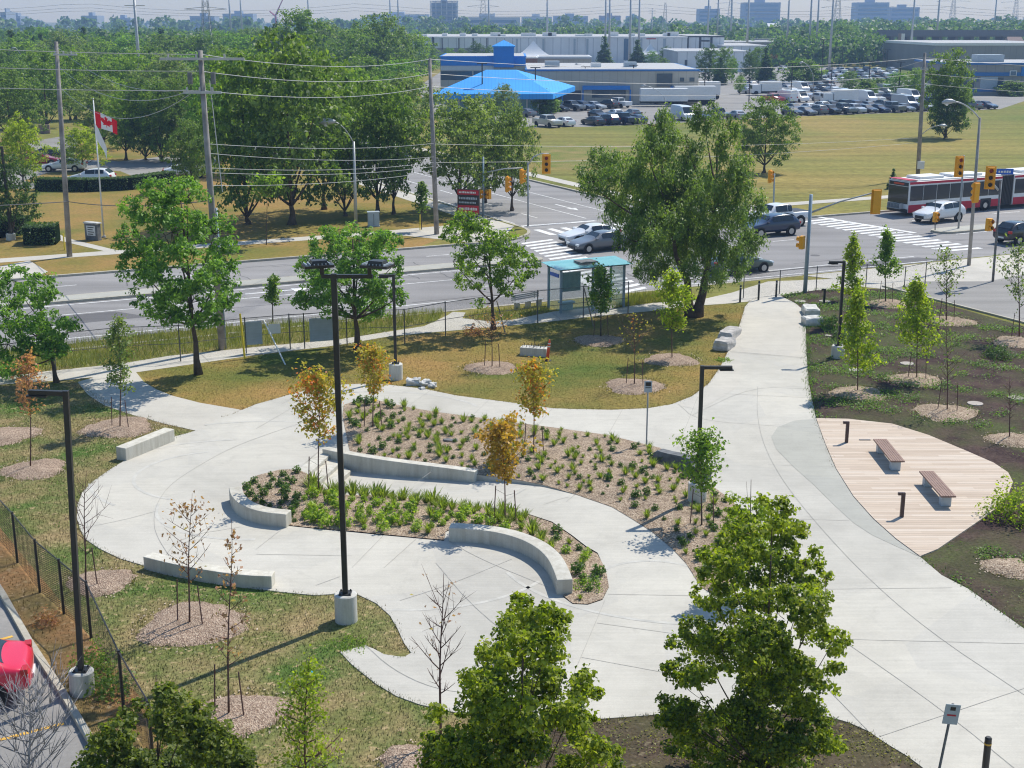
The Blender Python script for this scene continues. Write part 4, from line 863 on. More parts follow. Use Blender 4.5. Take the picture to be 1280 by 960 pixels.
for i, (b, t, w_, l, lf, n, s_, fm, lo_, st) in enumerate(SP):
    if not w_: continue
    sapling('young_tree' if lf else 'bare_tree', b, t, w_, l, lf, int(n * (1.25 if n < 200 else 1.5 if n in (420, 240) else 3.0)), s_ * 1.05, 31 + i, form=fm, low=lo_, stakes=st, zb=0.12, r0=0.028 if b[1] > 440 else 0.04, nbr=20, bark='bark' if lf in ('leaf_bright', 'leaf_mid') else 'bark_purple', ang=0.8 if fm != 'oval' else 1.0)

# ---- prototypes for trees farther off (real size, about 12 m), copied
def proto_tree(kind, seed, leaf, h=12.0, wr=0.42, low=0.06, nl=16, size=0.30, crad=0.75, nclump=0.8, dens=0.55, trunk=True, kill=0.15):
    rng = np.random.default_rng(seed); root = empty(kind, (0, 0, -500)); L = []
    if kind in ('spruce_tree',):
        n = 13
        for i in range(n):
            t = i / (n - 1); r = h * wr * 0.5 * (1 - t) ** 0.85 + 0.15
            for k in range(max(1, int(5 * (1 - t)) + 1)):
                a = k * 6.28 / max(1, int(5 * (1 - t)) + 1) + i; L.append((math.cos(a) * r * 0.55, math.sin(a) * r * 0.55, h * (0.07 + 0.93 * t), r * 0.55, r * 0.55, h * 0.05))
    else:
        n = 15
        for i in range(n):
            t = i / (n - 1); z = h * (low + 0.16 + (0.84 - low - 0.12) * t); prof = math.sin(math.pi * (0.18 + 0.74 * t)) ** 0.6
            a = i * 2.4 + rng.uniform(-.4, .4); r = h * wr * prof * rng.uniform(0.35, 0.72) * (0.15 if i == n - 1 else 1); s = h * wr * rng.uniform(0.36, 0.52) * (0.65 + 0.35 * prof)
            L.append((math.cos(a) * r, math.sin(a) * r, z, s, s, s * rng.uniform(.7, .95)))
    foliage('crown', L, crad, dens * 1.7, int(nl * 1.5), size * 1.15, M[leaf], root, rng, kill=kill, shell=0.5)
    if trunk: trunk_mesh((0, 0), h * low, (0, 0, h * 0.85), L[:8] if kind != 'spruce_tree' else [], h * 0.022 + 0.05, M['bark'], root, rng, nseg=6)
    return root
PR = {}
for i, lf in enumerate(['leaf_mid', 'leaf_maple', 'leaf_dark', 'leaf_mid']): PR['broad%d' % i] = (proto_tree('broadleaf_tree', 50 + i, lf, wr=[.40, .36, .42, .34][i], low=[.04, .1, .04, .12][i]), 12.0)
PR['light0'] = (proto_tree('broadleaf_tree', 60, 'leaf_bright', wr=.42, low=.12), 12.0); PR['lime0'] = (proto_tree('broadleaf_tree', 61, 'leaf_lime', wr=.42, low=.12), 12.0)
PR['will0'] = (proto_tree('broadleaf_tree', 62, 'leaf_willow', wr=.5, low=.1), 12.0); PR['will1'] = (proto_tree('broadleaf_tree', 63, 'leaf_pale', wr=.48, low=.12, kill=.25), 12.0)
PR['spr0'] = (proto_tree('spruce_tree', 64, 'leaf_dark', wr=.42, size=.42, dens=.8, kill=0), 12.0); PR['spr1'] = (proto_tree('spruce_tree', 65, 'leaf_blue', wr=.36, size=.42, dens=.8, kill=0), 12.0)
PR['bush0'] = (proto_tree('shrub', 66, 'leaf_mid', h=4, wr=.6, low=-.1, size=.24, crad=.45, trunk=False, kill=0), 4.0); PR['red0'] = (proto_tree('broadleaf_tree', 67, 'leaf_brown', wr=.40), 12.0)
used_pr = set()
def far_tree(kind, x, yb, yt, wpx, label, group, cat=None, name=None):
    root, h0 = PR[kind]; X, Y = G(x, yb); h = ht(yb, yt); s = h / (h0 * 0.98)
    natural = {'spr0': .40, 'spr1': .36, 'bush0': 1.1}.get(kind, 0.84)
    px_per_m = F / math.hypot(Y, CAMH); wm = wpx / px_per_m; kx = max(0.6, min(1.9, wm / (natural * h)))
    if kind in used_pr: r = copy_tree(root)
    else: r = root; used_pr.add(kind)
    r.location = (X, Y, 0); r.rotation_euler = (0, 0, random.uniform(0, 6.28)); r.scale = (s * kx, s * kx, s)
    tag(r, label, cat or {'s': 'tree', 'b': 'tree'}.get(kind[0], 'tree') if kind != 'bush0' else 'shrub', group); return r
FT = [ # kind,x,ybase,ytop,width, label, group
 ('broad2', 16, 298, 192, 70, 'dark tree behind the black lamp at the left edge', None),
 ('lime0', 30, 232, 146, 58, 'yellow-green tree above the parked dark red car', None),
 ('lime0', 104, 214, 158, 62, 'yellow-green tree left of the flag', None),
 ('broad1', 15, 178, 88, 84, None, 'p'), ('broad0', 60, 160, 60, 80, None, 'p'), ('broad3', 95, 150, 55, 70, None, 'p'), ('broad1', 130, 186, 95, 80, None, 'p'), ('broad0', 158, 200, 110, 66, None, 'p'),
 ('broad2', 182, 200, 104, 70, None, 'p'), ('broad0', 203, 203, 100, 76, None, 'p'), ('will0', 240, 202, 92, 84, None, 'p'), ('broad1', 262, 214, 90, 76, None, 'p'), ('broad3', 175, 150, 62, 80, None, 'p'), ('broad1', 215, 158, 66, 80, None, 'p'), ('broad0', 140, 150, 70, 70, None, 'p'),
 ('will0', 366, 281, 42, 165, 'giant broad tree at the middle of the park by the avenue', None),
 ('broad0', 310, 280, 62, 130, 'big dark tree left of the giant one in the park', None),
 ('broad3', 405, 262, 66, 110, 'tall tree right of the giant one in the park', None),
 ('broad0', 432, 270, 104, 92, 'round crowned tree behind the cobra head street light', None),
 ('will0', 472, 266, 100, 104, 'leaning two-trunk tree left of the middle utility pole', None), ('broad3', 492, 268, 108, 74, 'narrow tree just left of the middle utility pole', None),
 ('will1', 575, 264, 118, 120, 'airy many stemmed tree behind the red shop sign', None), ('will1', 640, 262, 128, 60, 'airy tree at the street corner behind the traffic signals', None), ('will1', 606, 252, 118, 80, 'airy tree farther down the side street', None),
 ('broad1', 345, 215, 70, 90, None, 'p'), ('broad0', 20, 150, 78, 80, None, 'p'), ('broad3', 75, 128, 60, 80, None, 'p'), ('broad1', 112, 132, 62, 70, None, 'p'), ('broad2', 150, 132, 66, 80, None, 'p'), ('broad0', 190, 128, 56, 80, None, 'p'), ('broad1', 240, 140, 60, 90, None, 'p'), ('broad0', 285, 150, 58, 90, None, 'p'), ('broad3', 48, 140, 72, 60, None, 'p'), ('light0', 140, 168, 92, 60, None, 'p'), ('light0', 88, 150, 84, 50, None, 'p'), ('broad0', 330, 160, 58, 90, None, 'p'), ('broad1', 500, 150, 70, 90, None, 'p'), ('broad0', 460, 160, 70, 90, None, 'p'), ('will0', 240, 240, 150, 60, None, 'p'), ('broad0', 295, 200, 60, 90, None, 'p'), ('broad3', 450, 200, 84, 90, None, 'p'), ('broad0', 510, 190, 90, 90, None, 'p'), ('broad1', 400, 180, 66, 90, None, 'p'), 
 ('broad0', 380, 118, 10, 100, 'highest tree on the skyline left of the warehouse', None), ('broad3', 440, 116, 36, 90, None, 'q'), ('broad0', 480, 112, 18, 84, None, 'q'), ('broad2', 350, 120, 34, 80, None, 'q'), ('broad1', 520, 104, 40, 60, None, 'q'), ('broad3', 410, 104, 26, 70, None, 'q'), ('broad0', 455, 100, 30, 60, None, 'q'),
 ('broad1', 300, 110, 38, 80, None, 'q'), ('broad0', 255, 112, 42, 80, None, 'q'), ('broad3', 210, 112, 44, 80, None, 'q'), ('broad1', 165, 110, 40, 80, None, 'q'), ('broad0', 30, 115, 46, 80, None, 'q'), ('broad3', 85, 110, 38, 70, None, 'q'), ('broad2', 128, 112, 46, 60, None, 'q'), ('broad1', 275, 100, 34, 50, None, 'q'), ('broad0', 5, 130, 60, 60, None, 'q'), ('broad3', 320, 96, 36, 60, None, 'q'), ('broad1', 60, 98, 30, 50, None, 'q'),
 ('spr0', 18, 112, 42, 30, 'dark spruce nearest the left edge', None), ('spr0', 57, 104, 45, 24, 'dark spruce between the left one and the white shed', None), ('spr0', 110, 100, 38, 26, 'dark spruce beside the white shed', None), ('spr1', 206, 92, 38, 24, 'dark spruce left of the lattice pylon', None),
 ('spr0', 755, 88, 48, 21, 'dark spruce left of the white tent', None), ('spr0', 797, 86, 52, 22, 'dark spruce right in front of the white tent', None), ('broad1', 815, 86, 62, 22, 'round green tree beside the tent spruce', None), ('broad2', 833, 84, 59, 27, 'dark round tree by the white tent', None), ('broad0', 830, 90, 72, 18, 'low green tree in front of the dark round one', None), ('spr1', 736, 80, 62, 12, 'small spruce by the low beige block', None), ('broad1', 698, 74, 48, 24, 'round tree beside the grey tent', None),
 ('broad0', 540, 88, 57, 30, None, 'b'), ('broad1', 562, 86, 58, 22, None, 'b'), ('broad0', 577, 86, 60, 22, None, 'b'), ('broad2', 596, 86, 53, 27, 'dark round tree left of the blue turret', None), ('broad3', 613, 86, 56, 16, None, 'b'),
 ('broad2', 886, 104, 58, 36, 'dark tree left in the clump by the white trucks', None), ('broad0', 904, 106, 58, 34, None, 'c'), ('spr0', 899, 106, 74, 16, None, 'c'), ('broad1', 915, 104, 70, 20, None, 'c'), ('broad0', 946, 100, 58, 34, None, 'c'), ('broad2', 936, 104, 64, 26, None, 'c'), ('spr0', 957, 102, 62, 22, None, 'c'), ('red0', 966, 82, 56, 14, 'dark red tree by the red flag', None),
 ('light0', 925, 118, 94, 18, None, 'd'), ('bush0', 1003, 104, 76, 50, 'pair of rounded green shrubs by the lamp row', None), ('broad1', 1000, 100, 72, 34, None, 'd'), ('broad0', 1060, 118, 88, 34, 'round green tree before the bright parked cars', None), ('bush0', 1095, 118, 99, 34, None, 'd'), ('bush0', 1082, 120, 100, 26, None, 'd'), ('broad1', 1122, 122, 88, 44, None, 'd'), ('light0', 1142, 124, 84, 34, None, 'd'),
 ('will0', 1182, 172, 62, 62, 'tall full tree by the wooden pole on the dry field', None), ('broad2', 1180, 174, 104, 50, 'dark low tree at the foot of the tall one on the dry field', None),
 ('will0', 955, 216, 122, 74, 'big round tree on the dry field right of the willow', None),
 ('bush0', 680, 142, 112, 38, 'dense shrub before the blue pavilion', None), ('will1', 630, 150, 104, 36, 'thin grey tree before the blue pavilion', None), ('bush0', 1265, 120, 102, 44, 'wide rounded shrub at the right edge by the shop', None), ('light0', 1240, 118, 102, 14, 'little tree before the shop windows', None),
 ('spr1', 1115, 236, 212, 12, 'tiny spruce in front of the bus', None),
 ('broad2', 1010, 76, 46, 36, None, 'e'), ('spr0', 1000, 74, 40, 18, None, 'e'), ('broad1', 1030, 74, 50, 22, None, 'e'), ('broad2', 1065, 76, 56, 20, None, 'e'), ('broad2', 980, 78, 52, 22, None, 'e'), ('broad0', 1050, 74, 30, 44, None, 'e'), ('light0', 1062, 66, 32, 30, None, 'e'), ('broad2', 1084, 62, 32, 20, None, 'e'), ('red0', 1110, 72, 58, 14, 'dark red tree left of the white office', None), ('broad0', 1082, 74, 60, 20, None, 'e'), ('broad1', 990, 58, 36, 26, None, 'e'), ('will1', 1010, 60, 38, 30, None, 'e'),
 ('will1', 1225, 62, 40, 22, 'pale tree in front of the overpass', None), ('broad1', 1270, 76, 60, 40, None, 'e'), ('broad0', 1240, 80, 62, 30, None, 'e')]
GL = {'p': ('leafy green tree of the park across the avenue', 'trees of the park across the avenue'), 'q': ('hazy green tree of the wood behind the park', 'trees of the wood behind the park'), 'b': ('green tree behind the blue roofed building', 'trees behind the blue roofed building'),
      'c': ('dark green tree of the clump by the white trucks', 'clump of trees by the white trucks'), 'd': ('green tree standing between the rows of parked cars', 'trees between the parked cars'), 'e': ('dark tree of the belt below the overpass and office', 'tree belt below the overpass')}
for n_, (k, x, yb, yt, w_, l, g) in enumerate(FT):
    if g in 'pq' if g else False: k = ('light0', k, k, 'will0', k, 'light0', 'will1')[n_ % 7] if k != 'light0' else k
    if g: far_tree(k, x, yb, yt, w_, GL[g][0], GL[g][1])
    else: far_tree(k, x, yb, yt, w_, l, None)
for k, (r, _) in PR.items():
    if k not in used_pr:
        for c in list(r.children): bpy.data.objects.remove(c)
        bpy.data.objects.remove(r)

# ---- far-off woods as masses
def forest(name, pts_, label, leaf='far_leaf', hr=(8, 14), seed=5, size=1.3, n=60):
    rng = np.random.default_rng(seed); Q = []
    for (x, y) in pts_:
        h = rng.uniform(*hr); r = h * rng.uniform(.32, .5); k = int(n)
        d = unit(rng.normal(size=(k, 3))); d[:, 2] = np.abs(d[:, 2]) * 1.1 - 0.25
        cl = unit(rng.normal(size=(7, 3))); cl[:, 2] = np.abs(cl[:, 2]); j = rng.integers(0, 7, k)
        p = np.array([x, y, h - r * 1.05]) + cl[j] * r * 0.55 + d * np.array([r * .55, r * .55, r * .5])
        Q.append(leaf_quads(p, d, size * (1 + y / 2500), rng, up=0.6, slim=0.9))
        kk = 10; d2 = unit(rng.normal(size=(kk, 3))); p2 = np.array([x, y, h * 0.35]) + d2 * np.array([r * .9, r * .9, h * .3]); Q.append(leaf_quads(p2, d2, size * 2.2, rng, slim=1.0))
    o = np_mesh(name, np.concatenate(Q), 4, M[leaf]); tag(o, label, 'woods', kind='stuff'); return o
rf = random.Random(3)
def scatter(n, f, ok): 
    r = []
    while len(r) < n:
        p = f()
        if ok(*p): r.append(p)
    return r
def bandpts(n, y0, y1, xs0, xs1, e=1.0):
    out = []
    for _ in range(n):
        t = rf.random(); Y = 1.0 / ((1 / y0) * (1 - t) + (1 / y1) * t) if e else y0 + (y1 - y0) * t
        px = rf.uniform(xs0, xs1); X = (px - 640) / F * Y * 1.0; out.append((X, Y))
    return out
forest('woods', bandpts(900, 330, 900, -60, 505), 'hazy green woods filling the left background', seed=6, n=44)
forest('woods', bandpts(420, 600, 1500, 480, 1090), 'hazy green woods behind the white warehouse', seed=7, n=40, hr=(8, 15), size=1.5)
forest('woods', bandpts(420, 1100, 2600, -100, 1400), 'bluish wooded ridge along the whole horizon', seed=8, n=34, hr=(10, 22), size=2.6)
forest('woods', bandpts(150, 480, 620, 960, 1090), 'green woods right of the warehouse in the distance', seed=9, n=44, size=1.1, hr=(7, 12))
forest('woods', bandpts(260, 700, 1400, 1000, 1340), 'green woods beyond the overpass', seed=10, n=40, size=1.5, hr=(12, 18))
# ================================================================== things of the park and the street
def T(name, px, label, cat, group=None, z=0.0, rz=0.0):
    x, y = G(*px, z); return empty(name, (x, y, z), rz, label, cat, group)
def Tw(name, xy, label, cat, group=None, z=0.0, rz=0.0): return empty(name, (xy[0], xy[1], z), rz, label, cat, group)

# ---- curved seat walls and the long tapering wall
def wall_path(name, outer_px, w, z0, z1, label, side, px_is_top=False, sm=2):
    pts_ = smooth([G(*p) for p in outer_px], sm, False) if len(outer_px) > 2 else [G(*p) for p in outer_px]
    ox, oy = pts_[0]; L = [Vector((p[0] - ox, p[1] - oy)) for p in pts_]; n = len(L); A, B = [], []
    for i in range(n):
        d = (L[min(i + 1, n - 1)] - L[max(i - 1, 0)]).normalized(); nn = Vector((-d.y, d.x)) * w * side; A.append(L[i]); B.append(L[i] + nn)
    poly = [(p.x, p.y) for p in A] + [(p.x, p.y) for p in B[::-1]]
    mb = MB(); vs = [(p[0], p[1], z0) for p in poly] + [(p[0], p[1], z1) for p in poly]; m = len(poly)
    fs = [(i, (i + 1) % m, m + (i + 1) % m, m + i) for i in range(m)]
    for i in range(n - 1): fs.append((m + i, m + i + 1, m + 2 * n - 2 - i, m + 2 * n - 1 - i))
    mb.add(vs, fs); o = mb.build(name, M['concrete_wall'], loc=(ox, oy, 0), bevel=0.02)
    me = o.data
    import bmesh
    bm = bmesh.new(); bm.from_mesh(me); bmesh.ops.recalc_face_normals(bm, faces=bm.faces); bm.to_mesh(me); bm.free()
    return tag(o, label, 'wall')
wall_path('seat_wall', [(561, 678), (578, 679), (605, 681), (632, 686), (655, 694), (672, 704), (684, 716), (691, 730), (696, 745)], 0.46, -0.3, 0.50, 'curved concrete seat wall at the lower right end of the planted island', 1)
wall_path('seat_wall', [(287, 626), (289, 636), (298, 646), (312, 653), (330, 658), (358, 661)], 0.44, -0.5, 0.50, 'short curved concrete seat wall at the left tip of the planted island', 1)
wall_path('retaining_wall', [(403, 568), (440, 576), (500, 585), (550, 591), (593, 597)], 0.36, -0.8, 0.22, 'long tapering concrete wall between the upper planting and the sunken walk', 1)
wall_path('seat_wall', [(158, 577), (180, 568), (219, 552)], 0.48, -0.3, 0.52, 'straight concrete bench wall at the far left edge of the plaza', 1, sm=0)
wall_path('seat_wall', [(180, 712), (220, 722), (270, 731), (310, 736), (340, 737)], 0.42, -0.3, 0.42, 'long low concrete wall between the plaza and the lower left lawn', 1)

# ---- lamps
def rpost(mb, x, y, z0, z1, s, m=0): mb.box(x - s / 2, x + s / 2, y - s / 2, y + s / 2, z0, z1, m)
def lamp(px, ytop, arm, label, base_h=0.75, base_r=0.32, s=0.13, tall=False, heads=None, grp=None):
    r = T('lamp_post', px, label, 'lamp post', grp); x, y, _ = r.location; top = ht(px[1] , ytop)
    b = MB(); b.tube([(0, 0, -0.2), (0, 0, base_h - 0.03), (0, 0, base_h)], [base_r, base_r, base_r - 0.03], 24); b.build('concrete_base', M['precast'], r, smooth=True, auto=30)
    p = MB(); p.box(-.17, .17, -.17, .17, base_h, base_h + 0.03); rpost(p, 0, 0, base_h + .03, top, s); 
    for a in (-.13, .13):
        for c in (-.13, .13): p.box(a - .02, a + .02, c - .02, c + .02, base_h + .03, base_h + .07)
    p.build('pole', M['black_metal'], r, bevel=0.008)
    if heads is None:
        q = MB(); x0, x1 = (s / 2, arm) if arm > 0 else (arm, -s / 2)
        q.box(x0, x1, -.06, .06, top - .12, top - 0.01); q.build('arm', M['black_metal'], r, bevel=.006)
        h = MB(); hx0, hx1 = (x1 - .42, x1 + .04) if arm > 0 else (x0 - .04, x0 + .42); h.box(hx0, hx1, -.11, .11, top - .16, top - .125, 0); h.box(hx0 + .04, hx1 - .04, -.08, .08, top - .168, top - .16, 1)
        h.build('lamp_head', [M['black_metal'], M['headlight']], r)
    else: heads(r, top)
    return r
def floods(r, top):
    MB().box(-.32, 1.0, -.055, .055, top - .12, top - .02).build('arm', M['black_metal'], r, bevel=.006)
    for k, (cx, rz, tx) in enumerate(((-.30, 0.35, -.10), (.92, -0.35, .22))):
        MB().box(cx - .05, cx + .05, -.05, .05, top - .02, top + .18).build('bracket', M['black_metal'], r)
        h = MB(); h.box(cx - .38 + tx, cx + .38 + tx, -.24, .24, top + .18, top + .25, 0, rz, (cx, 0)); h.box(cx - .20 + tx, cx + .24 + tx, -.18, .18, top + .25, top + .36, 0, rz, (cx, 0), .03, .03)
        for i in range(7): h.box(cx - .34 + tx + i * .1, cx - .32 + tx + i * .1, -.2, .2, top + .25, top + .29, 1, rz, (cx, 0))
        h.box(cx - .30 + tx, cx + .30 + tx, -.16, .16, top + .165, top + .18, 2, rz, (cx, 0)); h.build('flood_head', [M['black_metal'], M['panel_grey'], M['headlight']], r)
lamp((433, 776), 342, 0, 'tall black lamp post with two flood heads in the middle of the view', base_r=.31, base_h=.82, s=.145, heads=floods)
lamp((495, 474), 343, -.65, 'short black lamp post behind the tall one, on the dry lawn edge', base_h=.75)
lamp((871, 630), 457, 1.0, 'short black lamp post in the upper planting bed, arm to the right', base_h=.8)
lamp((1047, 447), 326, -.72, 'short black lamp post in the dark garden on the right', base_h=.62)
lampE = lamp((103, 866), 488, -.85, 'tall black lamp post beside the chain link fence, lower left', base_h=.62, base_r=.30, s=.125); lampE.rotation_euler = (0, math.radians(2.1), 0)
lamp((14, 300), 183, -.5, 'black lamp post at the left edge across the avenue', base_h=.5, base_r=.35, s=.16)

# ---- light bollards on the deck, plain bollards
def light_bollard(px, label, z=0.055, arm=-.18, mat='brown_metal', h=.86, g='light bollards'):
    r = T('light_bollard', px, label, 'bollard', g, z=z)
    MB().box(-.06, .06, -.05, .05, 0, h).build('post', M[mat], r, bevel=.006)
    m = MB(); m.box(min(arm, -.06), -.0601, -.05, .05, h - .09, h); m.box(arm + .02, -.07, -.035, .035, h - .095, h - .09, 1); m.build('lamp_head', [M[mat], M['headlight']], r, bevel=.004)
light_bollard((1058, 553), 'brown light bollard on the deck above the benches')
light_bollard((1127, 646), 'brown light bollard on the deck below the benches')
light_bollard((1030, 379), 'small dark light bollard by the stone blocks', z=0.01, mat='black_metal')
def bollard(px, label, h=1.0, r_=.06, z=.04, band='white'):
    r = T('bollard', px, label, 'bollard', None, z=z)
    MB().tube([(0, 0, -.1), (0, 0, h - .03), (0, 0, h)], [r_, r_, r_ * .7], 16).build('post', M['black_metal'], r, smooth=True, auto=35)
    MB().tube([(0, 0, h * .83), (0, 0, h * .83 + .04)], r_ + .004, 16, cap=False).build('reflective_band', M['paint_yellow' if band == 'yellow' else 'paint_white'], r, smooth=True)
bollard((925, 377), 'black bollard nearest the willow at the top of the walk')
bollard((948, 375), 'taller black bollard in the middle of the top of the walk', 1.15)
bollard((970, 371), 'black bollard at the right of the top of the walk')
bollard((1230, 975), 'black bollard with a yellow band at the bottom right corner', 1.05, .075, band='yellow')

# ---- benches on the deck
def deck_bench(a, b, label):
    A, B = Vector(G(*a, .5)), Vector(G(*b, .5)); mid = (A + B) / 2; L = (B - A).length; rz = math.atan2((B - A).y, (B - A).x)
    r = Tw('bench', (mid.x, mid.y), label, 'bench', 'backless benches on the deck', z=.055, rz=rz)
    for k in (-1, 1): MB().box(k * (L / 2 - .32) - .14, k * (L / 2 - .32) + .14, -.17, .17, 0, .37).build('leg', M['panel_grey'], r, bevel=.01)
    m = MB(); 
    for i in range(6): m.box(-L / 2, L / 2, -.255 + i * .086, -.255 + i * .086 + .078, .385, .445)
    m.build('seat', M['bench_wood'], r, bevel=.006)
    MB().box(-L / 2 + .05, L / 2 - .05, -.2, .2, .368, .384).build('seat_frame', M['brown_metal'], r)
deck_bench((1100, 548.5), (1122.5, 576), 'brown backless bench nearer the plaza on the wooden deck')
deck_bench((1158, 588.5), (1186, 620), 'brown backless bench farther right on the wooden deck')
MB().box(-.22, .22, -.04, .04, 0, .02).build('floor_grille', M['stone_dark'], loc=(*G(1081, 550, .057), .057)); tag(bpy.data.objects['floor_grille'], 'small dark metal grille let into the deck left of the bench', 'grille')

# ---- stones
def rock(px, sx, sy, sz, rz, label, mat='stone', name='stone_block', z=0, seed=1, rough=.05, cat='stone', grp=None):
    import bmesh
    bm = bmesh.new(); bmesh.ops.create_cube(bm, size=1.0); bmesh.ops.subdivide_edges(bm, edges=bm.edges[:], cuts=5, use_grid_fill=True)
    rr = random.Random(seed)
    for v in bm.verts:
        p = v.co; k = 1 - 0.10 * (abs(p.x * 2) ** 6 + abs(p.y * 2) ** 6) * (abs(p.z * 2) ** 4)
        n = math.sin(p.x * 9 + seed) * math.cos(p.y * 7 + seed * 2) + math.sin(p.z * 8 + p.x * 5 + seed)
        v.co = Vector((p.x * sx * k, p.y * sy * k, (p.z + .5) * sz * (0.98 if k < 1 else 1))) * (1 + n * rough * .6) + Vector((rr.uniform(-1, 1), rr.uniform(-1, 1), rr.uniform(-1, 1))) * rough * .25 * min(sx, sz, sy)
    me = bpy.data.meshes.new(name); bm.to_mesh(me); bm.free(); me.materials.append(M[mat])
    o = bpy.data.objects.new(name, me); COL.objects.link(o); x, y = G(*px, z); o.location = (x, y, z - 0.04); o.rotation_euler = (0, 0, rz)
    return tag(o, label, cat, grp)
rock((845, 583), 1.75, .42, .55, -.72, 'long dark stone block left of the short lamp in the upper bed', 'stone_dark', seed=3, rough=.03)
rock((872, 597), .9, .42, .50, -.75, 'dark stone block tucked behind the young green tree', 'stone_dark', seed=4, rough=.03)
rock((912, 422), 1.9, .75, .5, 1.15, 'large pale rock at the top left edge of the walk', 'stone', seed=5, z=0)
rock((905, 436), 1.3, .8, .55, 1.1, 'pale rock below the large one at the left edge of the walk', 'stone', seed=6)
rock((1013, 393), 1.5, .85, .5, 1.5, 'white flat rock at the right edge of the walk, the upper one', 'stone_light', seed=7)
rock((1015, 406), 1.0, .9, .5, .1, 'white rock at the right edge of the walk, the lower one', 'stone_light', seed=8)
for i, (x, y, s_, h_, l) in enumerate([(517, 481, .62, .34, 'white boulder leftmost of the group by the plaza edge'), (531, 482, .5, .28, 'white boulder in the middle of the group by the plaza edge'), (541, 484, .42, .22, 'smaller boulder right in the group by the plaza edge'), (528, 487, .3, .14, 'smallest boulder in front of the group by the plaza edge')]):
    rock((x, y), s_, s_ * .7, h_, i * .7, l, 'stone_light', 'boulder', seed=20 + i, rough=.2, cat='boulder')
rock((563, 552), .55, .25, .14, .1, 'dark flat rock lying among the plants of the upper bed', 'stone_dark', 'rock', z=.1, seed=31, cat='rock', rough=.15)
rock((444, 582), .22, .14, .12, .4, 'small dark lump beside the stairs at the wall foot', 'stone_dark', 'rock', z=-.42, seed=32, cat='rock', rough=.15)
for (x, y, l) in [(1000, 377, 'round pale cover at the dark garden top, left of the light bollard'), (1031, 377, 'round pale cover under the small light bollard'), (1035, 420, 'tiny pale cover beside the short garden lamp'), (1069, 463, 'round pale cover above the mound near the deck'), (1134, 455, 'round pale cover between the garden mounds'), (1219, 505, 'round pale cover right of the mound nearest the deck'), (1270, 498, 'round pale cover at the right edge of the garden')]:
    X, Y = G(x, y); o = MB().tube([(0, 0, 0), (0, 0, .03)], .33 if 'tiny' not in l else .17, 28).build('utility_cover', M['manhole'], loc=(X, Y, .012)); tag(o, l, 'utility cover', 'round utility covers in the garden')
# concrete footing with bolts, delineator
r = T('concrete_footing', (668, 444), 'rectangular concrete footing with a row of upright bolts on the lawn', 'footing', rz=-.28)
MB().box(-.68, .68, -.28, .28, -.1, .42).build('block', M['precast'], r, bevel=.02)
for i in range(7):
    for s_ in (-1, 1): MB().tube([(-.55 + i * .18, s_ * .16, .42), (-.55 + i * .18, s_ * .16, .56)], .016, 6).build('bolt', M['black_metal'], r)
MB().tube([(.02, 0, .42), (.02, 0, .95)], .02, 6).build('rod', M['black_metal'], r)
r = T('delineator', (684, 451), 'orange traffic delineator leaning beside the concrete footing', 'traffic post'); r.rotation_euler = (0, .10, 0)
MB().tube([(0, 0, .05), (0, 0, .95), (0, 0, 1.0), (0, 0, 1.06)], [.085, .06, .035, .035], 14).build('post', M['orange'], r, smooth=True)
for z in (.70, .84): MB().tube([(0, 0, z), (0, 0, z + .06)], [.078 - (z - .6) * .03, .076 - (z - .6) * .03], 14, cap=False).build('reflective_band', M['white'], r)
MB().tube([(0, 0, 0), (0, 0, .05)], [.22, .2], 8).build('base', M['trim_dark'], r)

# ---- little signs
def sign_post(px, ytop, w, h, label, mat='grey_pole', plate='white', rz=0, lean=0, rows=None, r_=.03, z=.03):
    r = T('sign', px, label, 'sign', z=z, rz=rz); X, Zt = VP(px[0], ytop, r.location[1]); H_ = Zt - z; r.rotation_euler = (0, lean, rz)
    MB().tube([(0, 0, -.1), (0, 0, H_)], r_, 8).build('pole', M[mat], r)
    p = MB(); p.box(-w / 2, w / 2, -.045, -.03, H_ - h, H_, 0)
    for (x0, x1, z0, z1, m) in (rows or []): p.box(-w / 2 + w * x0, -w / 2 + w * x1, -.049, -.0451, H_ - h * z1, H_ - h * z0, m)
    p.build('plate', [M[plate], M['sign_red'], M['sign_black']], r)
sign_post((808, 557), 476, .30, .45, 'thin post with a small pale sign at the edge of the upper bed', rows=[(.15, .85, .1, .45, 2), (.15, .85, .55, .62, 2)], plate='panel_grey')
sign_post((1168, 990), 879, .32, .46, 'leaning sign post with parking symbol plate at the bottom right', lean=.10, plate='panel_grey', rows=[(.35, .7, .12, .3, 2), (.2, .8, .5, .58, 1)], mat='stone_dark')

# ---- chain link fence behind the sidewalk
def fence(name, plist, h, label, link='chain_link', post='galv', mid=True, postr=.03, ext=None, top=True):
    W = [G(*p) for p in plist]; ox, oy = W[0]; r = Tw(name, (ox, oy), label, 'fence')
    L = [(x - ox, y - oy) for x, y in W]; hs = h if hasattr(h, '__len__') else [h] * len(L)
    for (x, y), hh in zip(L, hs): MB().tube([(x, y, -.1), (x, y, hh + .05)], postr, 8).build('post', M[post], r)
    m = MB(); 
    for i in range(len(L) - 1):
        a, b = L[i], L[i + 1]
        if top: m.tube([(*a, hs[i]), (*b, hs[i + 1])], .02, 6)
        if mid: m.tube([(*a, hs[i] * .5), (*b, hs[i + 1] * .5)], .014, 6)
    if m.v: m.build('rail', M[post], r)
    w_ = MB()
    for i in range(len(L) - 1): a, b = L[i], L[i + 1]; w_.quad((*a, .05), (*b, .05), (*b, hs[i + 1]), (*a, hs[i]))
    w_.build('wire_mesh', M[link], r); return r
plain('fence_grey', (0.10, 0.10, 0.10), .6, .3)
